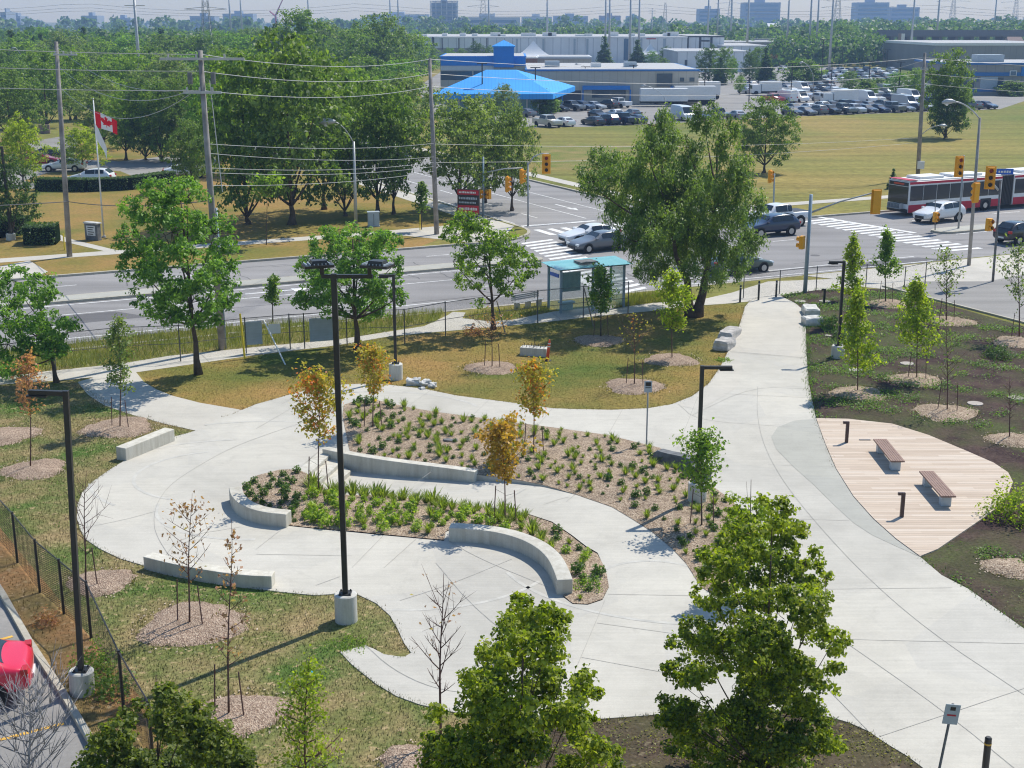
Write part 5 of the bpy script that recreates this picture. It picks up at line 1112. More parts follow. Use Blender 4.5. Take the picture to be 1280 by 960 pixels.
fence('chain_link_fence', [(-60, 481), (70, 464), (150, 455), (226, 452), (308, 442), (363, 437), (381, 436), (434, 432), (506, 430), (557, 420), (615, 411), (672, 404), (729, 398), (785, 392)], 1.8, 'grey chain link fence running along the sidewalk and bus stop', post='fence_grey')
fence('chain_link_fence', [(929, 373), (974, 368), (1020, 363), (1082, 360), (1130, 363), (1156, 357)], 1.45, 'low grey chain link fence at the top of the dark garden', post='fence_grey', mid=False)
fence('chain_link_fence', [(-60, 607), (-20, 655), (22, 704), (50, 741), (80, 768), (114, 798), (155, 892), (192, 960)], 1.62, 'black chain link fence between parking lot and lawn, lower left', link='chain_link_black', post='black_metal', postr=.04, mid=False)
# panels and props on the fence
def fence_panel(x0, x1, yt, yb, y_at, label, mat='panel_grey', ribs=True):
    a, b = Vector(G(x0, y_at[0])), Vector(G(x1, y_at[1])); Y0, Y1 = a.y, b.y; L = (b - a).length; rz = math.atan2((b - a).y, (b - a).x)
    z1 = VP(x0, yt, Y0)[1]; z0 = VP(x0, yb, Y0)[1]; r = Tw('fence_panel', (a.x, a.y - .05), label, 'panel', rz=rz, z=z0)
    m = MB(); m.box(0, L, -.03, 0, 0, z1 - z0)
    if ribs:
        n = 9
        for i in range(n): z = (i + .5) * (z1 - z0) / n; m.box(.01, L - .01, -.045, -.03, z - .035, z + .035)
    m.build('sheet', M[mat], r); return r
fence_panel(308, 329, 402, 431, (441.5, 440), 'blue-grey ribbed panel hung on the fence beside the yellow pole')
fence_panel(337, 352, 405, 417, (439, 438), 'small white sign hung on the fence', 'white', False)
fence_panel(388, 421, 398, 427, (436, 433.5), 'larger blue-grey ribbed panel on the fence behind the tall lamp')
def lean_pole(a, az, b, bz, r_, mat, label, name='brace_pole', cat='pole'):
    x0, y0 = G(*a, az); x1, y1 = G(*b, bz); o = MB().tube([(0, 0, 0), (x1 - x0, y1 - y0, bz - az)], r_, 8).build(name, M[mat], loc=(x0, y0, az)); return tag(o, label, cat)
def lean2(a, b, dz, r_, mat, label, name='brace_pole', cat='pole'):
    x0, y0 = G(*a); X, Z_ = VP(b[0], b[1], y0 + dz); o = MB().tube([(0, 0, -.03), (X - x0, dz, Z_)], r_, 8).build(name, M[mat], loc=(x0, y0, 0)); return tag(o, label, cat)
lean2((357, 456), (330, 401), 2.2, .035, 'white', 'white slanting brace leaning on the fence by the small sign')
lean2((742, 408), (730, 360), 1.6, .035, 'bark_pale', 'pale slanting brace leaning on the fence in front of the bus shelter')
lean2((632, 418), (621, 376), 1.3, .03, 'bark_pale', 'pale slanting brace at the fence near the bright green maple')
lean2((306, 449), (300, 392), .3, .05, 'yellow_guard', 'yellow guy wire guard standing at the fence', 'guy_wire_guard', 'guard')
lean2((81, 313), (79, 292), 0.1, .05, 'yellow_guard', 'yellow guy wire guard beside the left utility pole', 'guy_wire_guard', 'guard')
lean2((525, 288), (525, 268), 0.05, .04, 'yellow_guard', 'yellow guard at the foot of the slim street tree', 'guy_wire_guard', 'guard')

# ---- bus shelter
A, B, C_ = Vector(G(688, 387)), Vector(G(701, 392)), Vector(G(741, 377))
ux = Vector((U[0], U[1])); r = Tw('bus_shelter', (B.x, B.y), 'glass bus shelter with teal roof beside the sidewalk', 'bus shelter', rz=ANG)
Ls, Ds, Hs = 4.1, 1.5, 2.45
for (x, y) in ((0, 0), (Ls, 0), (0, Ds), (Ls, Ds), (Ls / 2, 0)): MB().box(x - .06, x + .06, y - .06, y + .06, 0, Hs).build('post', M['blue_pole'], r, bevel=.008)
m = MB(); m.box(-.1, Ls + .25, -.12, -.04, Hs, Hs + .1); m.box(-.1, Ls + .25, Ds + .04, Ds + .12, Hs + .1, Hs + .2); m.box(-.1, 0, -.04, Ds + .04, Hs, Hs + .1); m.box(Ls + .15, Ls + .25, -.04, Ds + .04, Hs, Hs + .1); m.build('roof_frame', M['stone_dark'], r)
MB().add([(-.35, -.3, Hs + .11), (Ls + .4, -.3, Hs + .11), (Ls + .4, Ds + .3, Hs + .24), (-.35, Ds + .3, Hs + .24), (-.35, -.3, Hs + .09), (Ls + .4, -.3, Hs + .09), (Ls + .4, Ds + .3, Hs + .22), (-.35, Ds + .3, Hs + .22)], [(0, 1, 2, 3), (7, 6, 5, 4), (0, 4, 5, 1), (1, 5, 6, 2), (2, 6, 7, 3), (3, 7, 4, 0)]).build('roof', M['shelter_roof'], r)
MB().box(Ls * .35, Ls * .62, .3, 1.2, Hs + .22, Hs + .3).build('solar_panel', M['stone_dark'], r)
for q in ((.08, Ls / 2 - .08, -.01, .01), (Ls / 2 + .08, Ls - .08, -.01, .01)): MB().box(q[0], q[1], q[2], q[3], .15, Hs - .08).build('glass_pane', M['shelter_glass'], r)
for x in (0, Ls): MB().box(x - .01, x + .01, .08, Ds - .08, .15, Hs - .08).build('glass_pane', M['shelter_glass'], r)
MB().box(.25, 1.45, .35, .43, 1.15, 2.25).build('notice_board', M['stone_dark'], r, bevel=.01)
m = MB(); m.box(.3, 1.2, .5, .95, .42, .5); m.box(.45, 1.1, .6, .85, 0, .42); m.build('bench', M['panel_grey'], r)
MB().box(-.08, -.03, .2, 1.2, 2.02, 2.22).build('blue_sign', M['sign_blue'], r)
a, b = Vector(G(646, 389)), Vector(G(680, 383)); rz = math.atan2((b - a).y, (b - a).x); L = (b - a).length
r = Tw('bench', (a.x, a.y), 'grey slatted metal street bench left of the bus shelter', 'bench', rz=rz)
for x in (.2, L / 2, L - .2): MB().box(x - .03, x + .03, 0, .45, 0, .42).build('leg', M['galv'], r)
m = MB(); [m.box(0, L, .02 + i * .11, .10 + i * .11, .43, .46) for i in range(4)]; m.build('seat', M['galv'], r)
m = MB(); [m.box(0, L, .47, .5, .52 + i * .11, .60 + i * .11) for i in range(3)]; [m.box(x - .02, x + .02, .5, .53, .43, .85) for x in (.3, L - .3)]; m.build('backrest', M['galv'], r)

# ---- utility poles, street lights, signals
def util_pole(px, ytop, xtop, label, arms=(), r_=.17, mat='wood_pole', extra=None):
    r = T('utility_pole', px, label, 'utility pole'); X, Zt = VP(xtop, ytop, r.location[1]); dx = X - r.location[0]
    MB().tube([(0, 0, -.2), (dx * .5, 0, Zt * .5), (dx, 0, Zt)], [r_ * 1.15, r_, r_ * .75], 12).build('pole', M[mat], r, smooth=True)
    for (z, w0, w1) in arms:
        f = (Zt - z) / Zt; xx = dx * f; m = MB(); m.box(xx + w0, xx + w1, -.2, -.1, Zt - z, Zt - z + .12)
        for k in range(3): q = w0 + (w1 - w0) * (k + .3) / 3; m.tube([(xx + q, -.15, Zt - z + .12), (xx + q, -.15, Zt - z + .3)], .05, 6)
        m.build('crossarm', M['galv'], r)
    return r, dx, Zt
pA, dA, zA = util_pole((87, 321), 52, 70, 'grey wooden utility pole left of the flag', [(.9, -.2, 1.4)])
pB, dB, zB = util_pole((278, 437), 63, 250, 'leaning wooden utility pole with two crossarms near the left maple', [(.45, -1.9, 2.1), (2.0, -.9, .9)], r_=.16)
pC, dC, zC = util_pole((546, 293), 73, 537, 'wooden utility pole left of the red shop sign', r_=.17)
pD, dD, zD = util_pole((1147, 223), 66, 1156, 'wooden utility pole on the dry field behind the bus', [(1.7, -.4, .4)], r_=.2)
for dx in (-1, 1):
    m = MB(); z = VP(0, 105, pB.location[1])[1]; m.tube([(dB * .85 + dx * .55, -.15, z), (dB * .85 + dx * .55, -.15, z + .55)], .12, 8); m.build('insulator', M['stone_dark'], pB)
o = util_pole((281, 436), 260, 270, 'blue-grey conduit pole standing against the leaning utility pole', r_=.09, mat='blue_pole')
o[0].name = 'conduit_pole'
m = MB(); z = VP(0, 206, pD.location[1])[1]; m.box(-.2, .5, -.35, -.15, z - .4, z + .4); m.build('meter_box', M['white'], pD)
def cobra(px, top, tip, label, mat='concrete_pole', r0=.13, hs=1.0, grp='cobra head street lights', lean=None):
    r = T('street_light', px, label, 'street light', grp); Y = r.location[1]; X, Zt = VP(top[0], top[1], Y); X -= r.location[0]; Xh, Zh = VP(tip[0], tip[1], Y - .6); Xh -= r.location[0]
    MB().tube([(0, 0, -.1), (X, 0, Zt)], [r0, r0 * .65], 12).build('pole', M[mat], r, smooth=True)
    MB().tube(bez((X, 0, Zt - .1), (Xh, -.6, Zh), (0, 0, (Zh - Zt) * .35 + .15), 6), .045, 8).build('arm', M['galv'], r, smooth=True)
    d = -1 if Xh < X else 1; m = MB(); k = hs
    m.tube([(Xh - d * .1 * k, -.6, Zh), (Xh + d * .15 * k, -.6, Zh + .02), (Xh + d * .45 * k, -.6, Zh - .01), (Xh + d * .75 * k, -.6, Zh - .06)], [.07 * k, .15 * k, .19 * k, .06 * k], 12); m.build('lamp_head', M['galv'], r, smooth=True)
    m = MB(); m.tube([(Xh + d * .42 * k, -.6, Zh - .1 * k), (Xh + d * .42 * k, -.6, Zh - .26 * k)], [.15 * k, .06 * k], 10); m.build('lens', M['headlight'], r, smooth=True); return r
cobra((445, 284), (442, 177), (417, 152), 'concrete street light with lamp over the park side of the avenue', mat='galv', r0=.15, hs=1.5)
lr = cobra((1211, 332), (1225, 147), (1192, 127), 'tall grey street light at the corner right of the dark garden')
cobra((1149, 222), (1151, 168), (1175, 157), 'street light arm fixed to the wooden pole on the dry field', r0=.05)
cobra((38, 128), (31, 80), (19, 60), 'distant street light behind the park, left one', r0=.1)
cobra((112, 104), (110, 72), (98, 68), 'distant street light behind the park, right one', r0=.1)
cobra((738, 124), (738, 88), (723, 80), 'street light before the beige shop, left one', r0=.1)
cobra((833, 138), (831, 122), (807, 107), 'street light before the beige shop, right one', r0=.1)
cobra((1018, 130), (1016, 92), (1004, 78), 'street light among the parked cars', r0=.1)
cobra((1229, 118), (1229, 90), (1219, 79), 'street light before the blue striped shop', r0=.1)
def sig_head(parent, x, y, z, face=-1, s=1.0, ped=False, name='signal_head', side=0.0, lit=None):
    """face: +1 lenses away from the camera, -1 towards it; side turns the head"""
    h, w_ = (1.12 * s, .38 * s) if not ped else (.75 * s, .36 * s); c, sn = math.cos(side), math.sin(side)
    m = MB(); m.box(x - w_ / 2, x + w_ / 2, y - .13, y + .13, z - h, z, 0, side, (x, y)); m.box(x - w_ * .72, x + w_ * .72, y - .02 if face < 0 else y - .01, y + .01, z - h - .07, z + .07, 0, side, (x, y)) if not ped else None
    o = m.build(name, M['signal_yellow'], parent, bevel=.02)
    n = 3 if not ped else 2
    for i in range(n):
        zz = z - h * (i + .5) / n; q = MB(); d = face
        a = Vector((x - sn * .135 * d * 1.0, y + c * .135 * d, zz)); b = Vector((x - sn * .15 * d, y + c * .15 * d, zz))
        q.tube([a, b], .11 * s, 12); q.build('lens', M['lens_red' if i == 0 else 'lens_off'], o)
        v = MB(); v.tube([a, Vector((x - sn * .33 * d, y + c * .33 * d, zz + .02))], .125 * s, 12, cap=False); v.build('visor', M['signal_yellow'], o)
    return o
def signal(px, top, heads, label, arm=None, mat='blue_pole', r_=.1, peds=()):
    r = T('traffic_signal', px, label, 'traffic signal'); X0, Y = r.location[0], r.location[1]; Xt, Zt = VP(top[0], top[1], Y); Xt -= X0
    MB().tube([(0, 0, -.12), (Xt, 0, Zt)], [r_, r_ * .8], 12).build('pole', M[mat], r, smooth=True)
    if arm:
        P_ = []
        for (ax, ay) in arm: X, Z_ = VP(ax, ay, Y); P_.append((X - X0, 0, Z_))
        MB().tube(P_, [.07] + [.045] * (len(P_) - 1), 8).build('arm', M['galv'], r, smooth=True)
    for (hx, hy, face, side, s) in heads: X, Z_ = VP(hx, hy, Y - .18); sig_head(r, X - X0, -.18, Z_, face, s, side=side)
    for (hx, hy, face, side) in peds: X, Z_ = VP(hx, hy, Y - .15); sig_head(r, X - X0, -.15, Z_, face, 1.05, ped=True, name='walk_signal', side=side)
    return r
signal((604, 271), (604, 196), [(634, 221, -1, 1.3, 1.1), (652, 212, -1, 1.3, 1.0)], 'traffic signal with long arm on the corner left of the zebra crossing', arm=[(604.5, 216), (630, 211), (653, 210)], peds=[(599, 237, -1, 1.2), (611, 237, -1, -.9)])
signal((660, 281), (660, 203), [(683, 194, -1, 0, 1.25)], 'grey traffic signal pole with curved arm at the street corner', arm=[(660.5, 205), (667, 196), (676, 192), (686, 192)], mat='grey_pole', r_=.08)
signal((1006, 366), (1014, 243), [(1096, 238, 1, .2, 1.2)], 'traffic signal with long arm at the top of the dark garden', arm=[(1013, 266), (1050, 252), (1088, 242), (1099, 240)], peds=[(1003, 295, 1, 1.0)], r_=.13)
signal((1198, 286), (1205, 194), [(1200, 196, -1, .1, 1.35)], 'median traffic signal pole in front of the bus', mat='grey_pole', r_=.08)
sx = signal((1241, 352), (1251, 226), [(1239, 209, -1, -.2, 1.15)], 'traffic signal with short arm at the far right corner', arm=[(1248, 238), (1241, 229), (1235, 227)], mat='stone_dark', peds=[(1237, 273, -1, .4)], r_=.08)
signal((1169, 288), (1169, 250), [], 'small walk signal post on the nose of the right median', mat='stone_dark', r_=.045, peds=[(1170, 265, -1, .5)])
signal((967, 256), (968, 217), [(963, 213, -1, .9, .95)], 'traffic signal pole at the far corner right of the willow', mat='blue_pole', r_=.08)
signal((857, 330), (857, 292), [(856, 300, -1, .3, 1.0)], 'traffic signal seen through the willow leaves', mat='grey_pole', r_=.06)
X, Z_ = VP(1221, 229, lr.location[1] - .25); sig_head(lr, X - lr.location[0], -.25, Z_, 1, 1.1, side=.5)
# street-name blades and other blue signs
def blade(parent, x0, x1, yt, yb, label=None, off=-.12):
    Y = parent.location[1] + off; a, z1 = VP(x0, yt, Y); b, _ = VP(x1, yt, Y); _, z0 = VP(x0, yb, Y); m = MB(); px, py = parent.location[0], parent.location[1]
    m.box(a - px, b - px, off - .02, off + .02, z0, z1, 0); rr = random.Random(int(x0)); x = a - px + .12; n = 0
    while x < b - px - .15:
        w_ = rr.uniform(.08, .14); m.box(x, x + w_, off - .026, off - .0201, z0 + (z1 - z0) * .3, z0 + (z1 - z0) * rr.uniform(.6, .72), 1); x += w_ + .05
    m.build('street_name_sign', [M['sign_blue'], M['white']], parent)
blade(sx, 1246, 1267, 211, 218)
# red shop sign
r = T('shop_sign', (586, 276), 'red and black shop sign standing at the corner under the airy tree', 'sign', rz=-.35); s_ = .075
m = MB(); m.box(-.95, .95, -.12, .12, .6, 2.6, 0); m.box(-.94, .94, -.14, -.121, 2.15, 2.56, 1); m.box(-.94, .94, -.14, -.121, .62, 1.3, 1); m.build('board', [M['sign_black'], M['sign_red']], r, bevel=.02)
m = MB(); rr = random.Random(4)
for row, (z, h_, mm) in enumerate(((2.28, .16, 0), (1.78, .2, 1), (1.45, .16, 1), (.9, .22, 0))):
    x = -.8
    while x < .72: w_ = rr.uniform(.07, .12); m.box(x, x + w_, -.15, -.141, z, z + h_ * rr.uniform(.8, 1), mm); x += w_ + .045
m.build('lettering', [M['white'], M['panel_grey']], r)
for x in (-.75, .75): MB().box(x - .06, x + .06, -.06, .06, -.1, .6).build('leg', M['sign_black'], r)
# stone entrance sign, cabinet, flagpole
r = T('monument_sign', (117, 300), 'small stone monument sign with a white panel by the flagpole', 'sign', rz=-.45)
MB().box(-.62, .62, -.2, .2, -.1, 1.25).build('stone_body', M['stone_dark'], r, bevel=.02); MB().box(-.68, .68, -.26, .26, 1.25, 1.36).build('cap', M['stone_light'], r, bevel=.01)
m = MB(); m.box(-.42, .42, -.215, -.2, .35, 1.1, 0); [m.box(-.3, .3 - .1 * (i % 2), -.222, -.2151, .95 - i * .17, 1.01 - i * .17, 1) for i in range(4)]; m.build('panel', [M['white'], M['sign_black']], r)
r = T('utility_cabinet', (467, 283), 'pale blue-grey utility cabinet on the grass beside the street light', 'cabinet', rz=.2)
MB().box(-.45, .45, -.3, .3, 0, 1.15).build('body', M['panel_grey'], r, bevel=.02); MB().box(-.5, .5, -.35, .35, 1.15, 1.2).build('lid', M['panel_grey'], r, bevel=.01); MB().box(-.5, .5, -.35, .35, -.1, .06).build('plinth', M['concrete_grey'], r); MB().box(-.02, .02, -.312, -.301, .15, 1.05).build('door_seam', M['stone_dark'], r)
r = T('flagpole', (130, 297), 'white flagpole on the dry grass of the park', 'flagpole'); X, Zf = VP(116.5, 125, r.location[1]); dx = X - r.location[0]
MB().tube([(0, 0, -.1), (dx, 0, Zf)], [.07, .045], 10).build('pole', M['white'], r, smooth=True); MB().tube([(0, 0, 0), (0, 0, .12)], .16, 12).build('collar', M['galv'], r)
MB().tube([(dx, 0, Zf), (dx, 0, Zf + .08), (dx, 0, Zf + .14)], [.02, .07, .02], 8).build('finial', M['galv'], r)
# maple leaf flag: the cloth hangs half folded; the emblem is part of the cloth
LEAF = [(0, -.5), (.02, -.18), (.26, -.24), (.22, -.12), (.48, .08), (.40, .12), (.45, .28), (.28, .25), (.24, .33), (.10, .16), (.14, .42), (.07, .37), (0, .5)]
LEAF = LEAF + [(-x, y) for x, y in LEAF[-2:0:-1]]
def flag(xy, z, w_, h_, label, red=True, droop=.5, dirx=1):
    nx, ny = 96, 48; vs = []; fs = []; ms = []
    for j in range(ny + 1):
        for i in range(nx + 1):
            s, t = i / nx, j / ny; sag = droop * s ** 1.3 * w_
            vs.append((dirx * (s * w_ * math.sqrt(max(.1, 1 - droop ** 2))), .14 * math.sin(s * 9 + t * 2) * s * (.6 + .4 * t), -t * h_ * (1 - .08 * s) - sag * (1 - .15 * t)))
    leaf = np.array([(x * h_ * .86 + w_ * .5, -y * h_ * .86 + h_ * .5) for x, y in LEAF])
    cx = np.array([((i + .5) / nx * w_, (j + .5) / ny * h_) for j in range(ny) for i in range(nx)]); inl = pip(leaf, cx[:, 0], cx[:, 1])
    for j in range(ny):
        for i in range(nx):
            a = j * (nx + 1) + i; fs.append((a, a + 1, a + nx + 2, a + nx + 1)); ms.append(1 if (red and (i < nx * .25 or i >= nx * .75 or inl[j * nx + i])) else 0)
    m = MB(); m.v = vs; m.f = fs; m.m = ms; o = m.build('flag', [M['flag_white'], M['flag_red']], loc=(xy[0], xy[1], z), smooth=True); return tag(o, label, 'flag')
Yf = r.location[1]; X1, Z1 = VP(118.5, 139, Yf); flag((X1, Yf), Z1, 1.75, 1.2, 'red and white flag with a maple leaf at the flagpole top', True, .42)
X2, Z2 = VP(119.5, 155, Yf); flag((X2 + .02, Yf - .15), Z2, 1.9, 1.2, 'plain white flag hanging limp below the maple leaf flag', False, .93)
# hedges
def hedge(pxl, w_, h_, label, leaf='leaf_dark', seed=1):
    rng = np.random.default_rng(seed); W = [G(*p) for p in pxl]; Q = []; ox, oy = W[0]
    for a, b in zip(W[:-1], W[1:]):
        L = math.hypot(b[0] - a[0], b[1] - a[1]); n = int(L * 420 * h_); t = rng.uniform(0, 1, n); u = rng.uniform(-1, 1, n); v_ = rng.uniform(0, 1, n)
        k = np.maximum(np.abs(u), v_); u = np.where(rng.uniform(size=n) < .5, u / k, u); v_ = np.where(np.abs(u) < .98, np.where(rng.uniform(size=n) < .7, 1, v_), v_)
        nx, ny = -(b[1] - a[1]) / L, (b[0] - a[0]) / L
        p = np.stack([a[0] + (b[0] - a[0]) * t + nx * u * w_ / 2 - ox, a[1] + (b[1] - a[1]) * t + ny * u * w_ / 2 - oy, v_ * h_ + rng.normal(size=n) * .04], 1)
        o = np.stack([nx * u, ny * u, v_], 1); Q.append(leaf_quads(p, o, .16, rng))
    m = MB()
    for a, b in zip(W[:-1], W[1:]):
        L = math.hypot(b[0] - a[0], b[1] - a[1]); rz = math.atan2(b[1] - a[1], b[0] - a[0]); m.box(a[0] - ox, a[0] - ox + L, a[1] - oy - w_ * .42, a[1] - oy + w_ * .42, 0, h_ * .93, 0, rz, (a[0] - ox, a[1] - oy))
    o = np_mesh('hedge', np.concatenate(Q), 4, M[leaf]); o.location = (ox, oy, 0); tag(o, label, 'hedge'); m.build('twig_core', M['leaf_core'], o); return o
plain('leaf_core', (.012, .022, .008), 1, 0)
hedge([(47, 238), (110, 239), (160, 237), (215, 229)], 1.4, 1.2, 'long clipped hedge in front of the white parked car')
hedge([(33, 304), (73, 303)], 2.6, 1.35, 'clipped bushy hedge block left of the left utility pole', seed=2); hedge([(-20, 296), (6, 296), (30, 290)], 1.8, 1.3, 'smaller hedge at the left edge behind the black lamp', seed=3)

# ---- overhead lines
def wire(a, b, sag, label, r_=.012, mat='wire', grp='overhead lines'):
    a, b = Vector(a), Vector(b); P_ = [a.lerp(b, t) - Vector((0, 0, sag * 4 * t * (1 - t))) for t in [i / 16 for i in range(17)]]
    o = MB().tube([p - a for p in P_], r_, 4, cap=False).build('power_line', M[mat], loc=a); return tag(o, label, 'power line', grp)
def wp(px, py, Y): X, Z_ = VP(px, py, Y); return (X, Y, Z_)
YA, YB, YC, YD = pA.location[1], pB.location[1], pC.location[1], pD.location[1]
Yn = 78.0; LW = [('upper', 55, 68, 72, 74, 84, 66), ('middle', 80, 89, 93, 92, 96, 104), ('lower', 107, 113, 114, 108, 118, 148)]
for nm, y0, y1, y2, y3, y4, y5 in LW:
    wire(wp(-300, y0 - 12, 62), wp(251, y1, YB), .2, nm + ' grey power line left of the leaning pole', .014)
    wire(wp(251, y1, YB), wp(537, y3, YC), .55, nm + ' grey power line between the leaning pole and the middle pole', .016)
    wire(wp(537, y3, YC), wp(1156, {'upper': 72, 'middle': 92, 'lower': 105}[nm], YD), .9, nm + ' power line from the middle pole to the dry field pole', .018)
    wire(wp(1156, {'upper': 72, 'middle': 92, 'lower': 105}[nm], YD), wp(1500, {'upper': 84, 'middle': 105, 'lower': 117}[nm], 150), .5, nm + ' power line right of the dry field pole', .018)
for k, (ya, yb, yc) in enumerate([(180, 180, 179), (192, 186, 196), (210, 205, 203), (216, 211, 208), (232, 226, 214)]):
    wire(wp(262 + k, ya, YB), wp(543, yc, YC), .3, '%s of the five low cables between leaning and middle pole' % ['topmost', 'second', 'third', 'fourth', 'lowest'][k], .012)
wire(wp(543, 180, YC), wp(1148, 172, YD), .5, 'thin low cable over the side street toward the dry field pole', .013); wire(wp(543, 203, YC), wp(1150, 178, YD), .5, 'second thin low cable over the side street toward the field', .013)
wire(wp(-200, 262, 66), wp(85, 252, YA), .1, 'black thick cable at the left edge under the power lines', .03, 'wire_dark'); wire(wp(85, 252, YA), wp(268, 250, YB), .3, 'black thick cable between the two left poles', .025, 'wire_dark')
for k, (y0, y1, ym) in enumerate([(57, 112, 1.0), (82, 114, 1.2), (108, 118, 1.6)]): wire(wp(70 + k * 2, y0, YA), wp(235 + k, y1, YB), ym, '%s slack line between the two left poles' % ['upper', 'middle', 'lower'][k], .014)
wire(wp(262, 100, YB), wp(278, 240, YB - 1), 0.05, 'guy wire down the right side of the leaning pole', .02)
wire(wp(1157, 75, YD), wp(960, 110, 200), .8, 'line from the field pole toward the parked trucks', .02)

# ---- small debris
for (x, y, l, c) in [(388, 842, 'tiny bright blue scrap on the lower lawn', 'cyan_bit')]:
    o = MB().add([(-.08, 0, .04), (.07, -.04, .03), (.09, .08, .07), (-.03, .09, .10)], [(0, 1, 2, 3)]).build('litter', M[c], loc=(*G(x, y), .02)); tag(o, l, 'litter')
# ================================================================== vehicles
def car_sections(kind):
    # x (front +), z_low, z_belt, half width, z_roof, roof half width
    if kind == 'sedan': L, W, S = 4.75, .92, [(2.37, .32, .52, .70, None, 0), (2.30, .22, .68, .84, None, 0), (1.6, .2, .84, .92, None, 0), (.95, .2, .93, .92, .95, .80), (.25, .2, .95, .92, 1.36, .62), (-.7, .2, .96, .92, 1.43, .62), (-1.35, .2, .97, .92, 1.30, .62), (-1.85, .2, .99, .91, 1.01, .74), (-2.25, .22, .96, .86, None, 0), (-2.36, .34, .72, .76, None, 0)]
    elif kind == 'suv': L, W, S = 4.6, .94, [(2.28, .40, .66, .74, None, 0), (2.2, .3, .86, .86, None, 0), (1.5, .26, 1.03, .93, None, 0), (.98, .26, 1.08, .94, 1.1, .84), (.35, .26, 1.1, .94, 1.58, .68), (-.7, .26, 1.12, .94, 1.68, .68), (-1.6, .26, 1.15, .94, 1.64, .66), (-2.12, .3, 1.17, .90, 1.22, .76), (-2.24, .32, 1.0, .88, None, 0), (-2.30, .42, .75, .8, None, 0)]
    elif kind == 'pickup': L, W, S = 5.8, 1.0, [(2.9, .5, .8, .84, None, 0), (2.82, .42, 1.05, .95, None, 0), (1.6, .38, 1.18, 1.0, None, 0), (1.2, .38, 1.2, 1.0, 1.22, .88), (.7, .38, 1.22, 1.0, 1.82, .74), (-.5, .38, 1.22, 1.0, 1.88, .74), (-.95, .38, 1.22, 1.0, 1.80, .74), (-1.05, .38, 1.2, 1.0, 1.21, .86), (-1.1, .38, 1.2, 1.0, None, 0), (-2.8, .42, 1.2, 1.0, None, 0), (-2.9, .5, 1.15, .97, None, 0)]
    else: L, W, S = 5.6, 1.0, [(2.8, .4, .8, .86, None, 0), (2.7, .3, 1.0, .96, None, 0), (2.2, .28, 1.2, 1.0, 1.22, .92), (1.4, .28, 1.3, 1.0, 2.25, .86), (.4, .28, 1.3, 1.0, 2.42, .86), (-2.6, .28, 1.3, 1.0, 2.42, .86), (-2.75, .32, 1.28, .98, 2.3, .86), (-2.8, .4, .9, .95, None, 0)]
    return L, W, S
def car_geo(kind):
    L, W, S = car_sections(kind); body, glass = MB(), MB(); rings = []
    for (x, zl, zb, w_, zr, rw) in S:
        if zr is None: zr, rw = zb + .015, w_ * .80
        rings.append([(x, -w_ * .94, zl), (x, -w_, (zl + zb) * .52), (x, -w_ * .965, zb), (x, -rw, zr - .03), (x, -rw * .86, zr), (x, rw * .86, zr), (x, rw, zr - .03), (x, w_ * .965, zb), (x, w_, (zl + zb) * .52), (x, w_ * .94, zl)])
    n = 10; vs = [p for r in rings for p in r]; fs = []
    for i in range(len(rings) - 1):
        for k in range(n): fs.append((i * n + k, (i + 1) * n + k, (i + 1) * n + (k + 1) % n, i * n + (k + 1) % n))
    fs.append(tuple(range(n))); fs.append(tuple((len(rings) - 1) * n + k for k in range(n))[::-1]); body.add(vs, fs)
    side, front, rear = (MB(), MB()), MB(), MB(); cab = [i for i, s in enumerate(S) if s[4] is not None]
    if kind == 'van': cab = cab[:3]
    e = .012
    def shrink(q, a, b):                                            # inset quad
        c = [sum(p[k] for p in q) / 4 for k in range(3)]; return [tuple(c[k] + (p[k] - c[k]) * (a if k == 0 else b) for k in range(3)) for p in q]
    for a, b in zip(cab[1:-2], cab[2:-1]):
        for sg in (-1, 1):
            f = 2 if sg < 0 else 7; t = 3 if sg < 0 else 6
            q = [rings[a][f], rings[b][f], rings[b][t], rings[a][t]]; q = shrink(q, .94, .80); q = [(p[0], p[1] + sg * e, p[2] + .01) for p in q]; side[0 if sg < 0 else 1].quad(*q)
    a, b = cab[0], cab[1]; q = [rings[a][3], rings[a][6], rings[b][6], rings[b][3]]; q = shrink(q, .88, .92); front.quad(*[(p[0] + .02, p[1], p[2] + .025) for p in q])
    if kind == 'van': a, b = len(S) - 3, len(S) - 2
    else: a, b = cab[-2], cab[-1]
    q = [rings[a][3], rings[a][6], rings[b][6], rings[b][3]]; q = shrink(q, .86, .86); rear.quad(*[(p[0] - .02, p[1], p[2] + .025) for p in q])
    return L, W, S, body, side, front, rear
WR = dict(sedan=(1.45, -1.42, .33), suv=(1.42, -1.36, .37), pickup=(1.85, -1.75, .42), van=(1.8, -1.7, .36))
def car_lights(kind):
    L, W, S = car_sections(kind); hz = {'sedan': .62, 'suv': .78, 'pickup': .95, 'van': .85}[kind]; tz = {'sedan': .84, 'suv': .98, 'pickup': .98, 'van': 1.1}[kind]; xf = S[1][0]; xr = S[-2][0]
    H_ = [MB().box(xf - .12, xf + .035, s * W * .68 - .17, s * W * .68 + .17, hz - .08, hz + .07) for s in (-1, 1)]
    T_ = [MB().box(xr - .05, xr + .12, s * W * .76 - .16, s * W * .76 + .14, tz - .14 if kind in ('pickup', 'van') else tz - .09, tz + .1) for s in (-1, 1)]
    return H_, T_
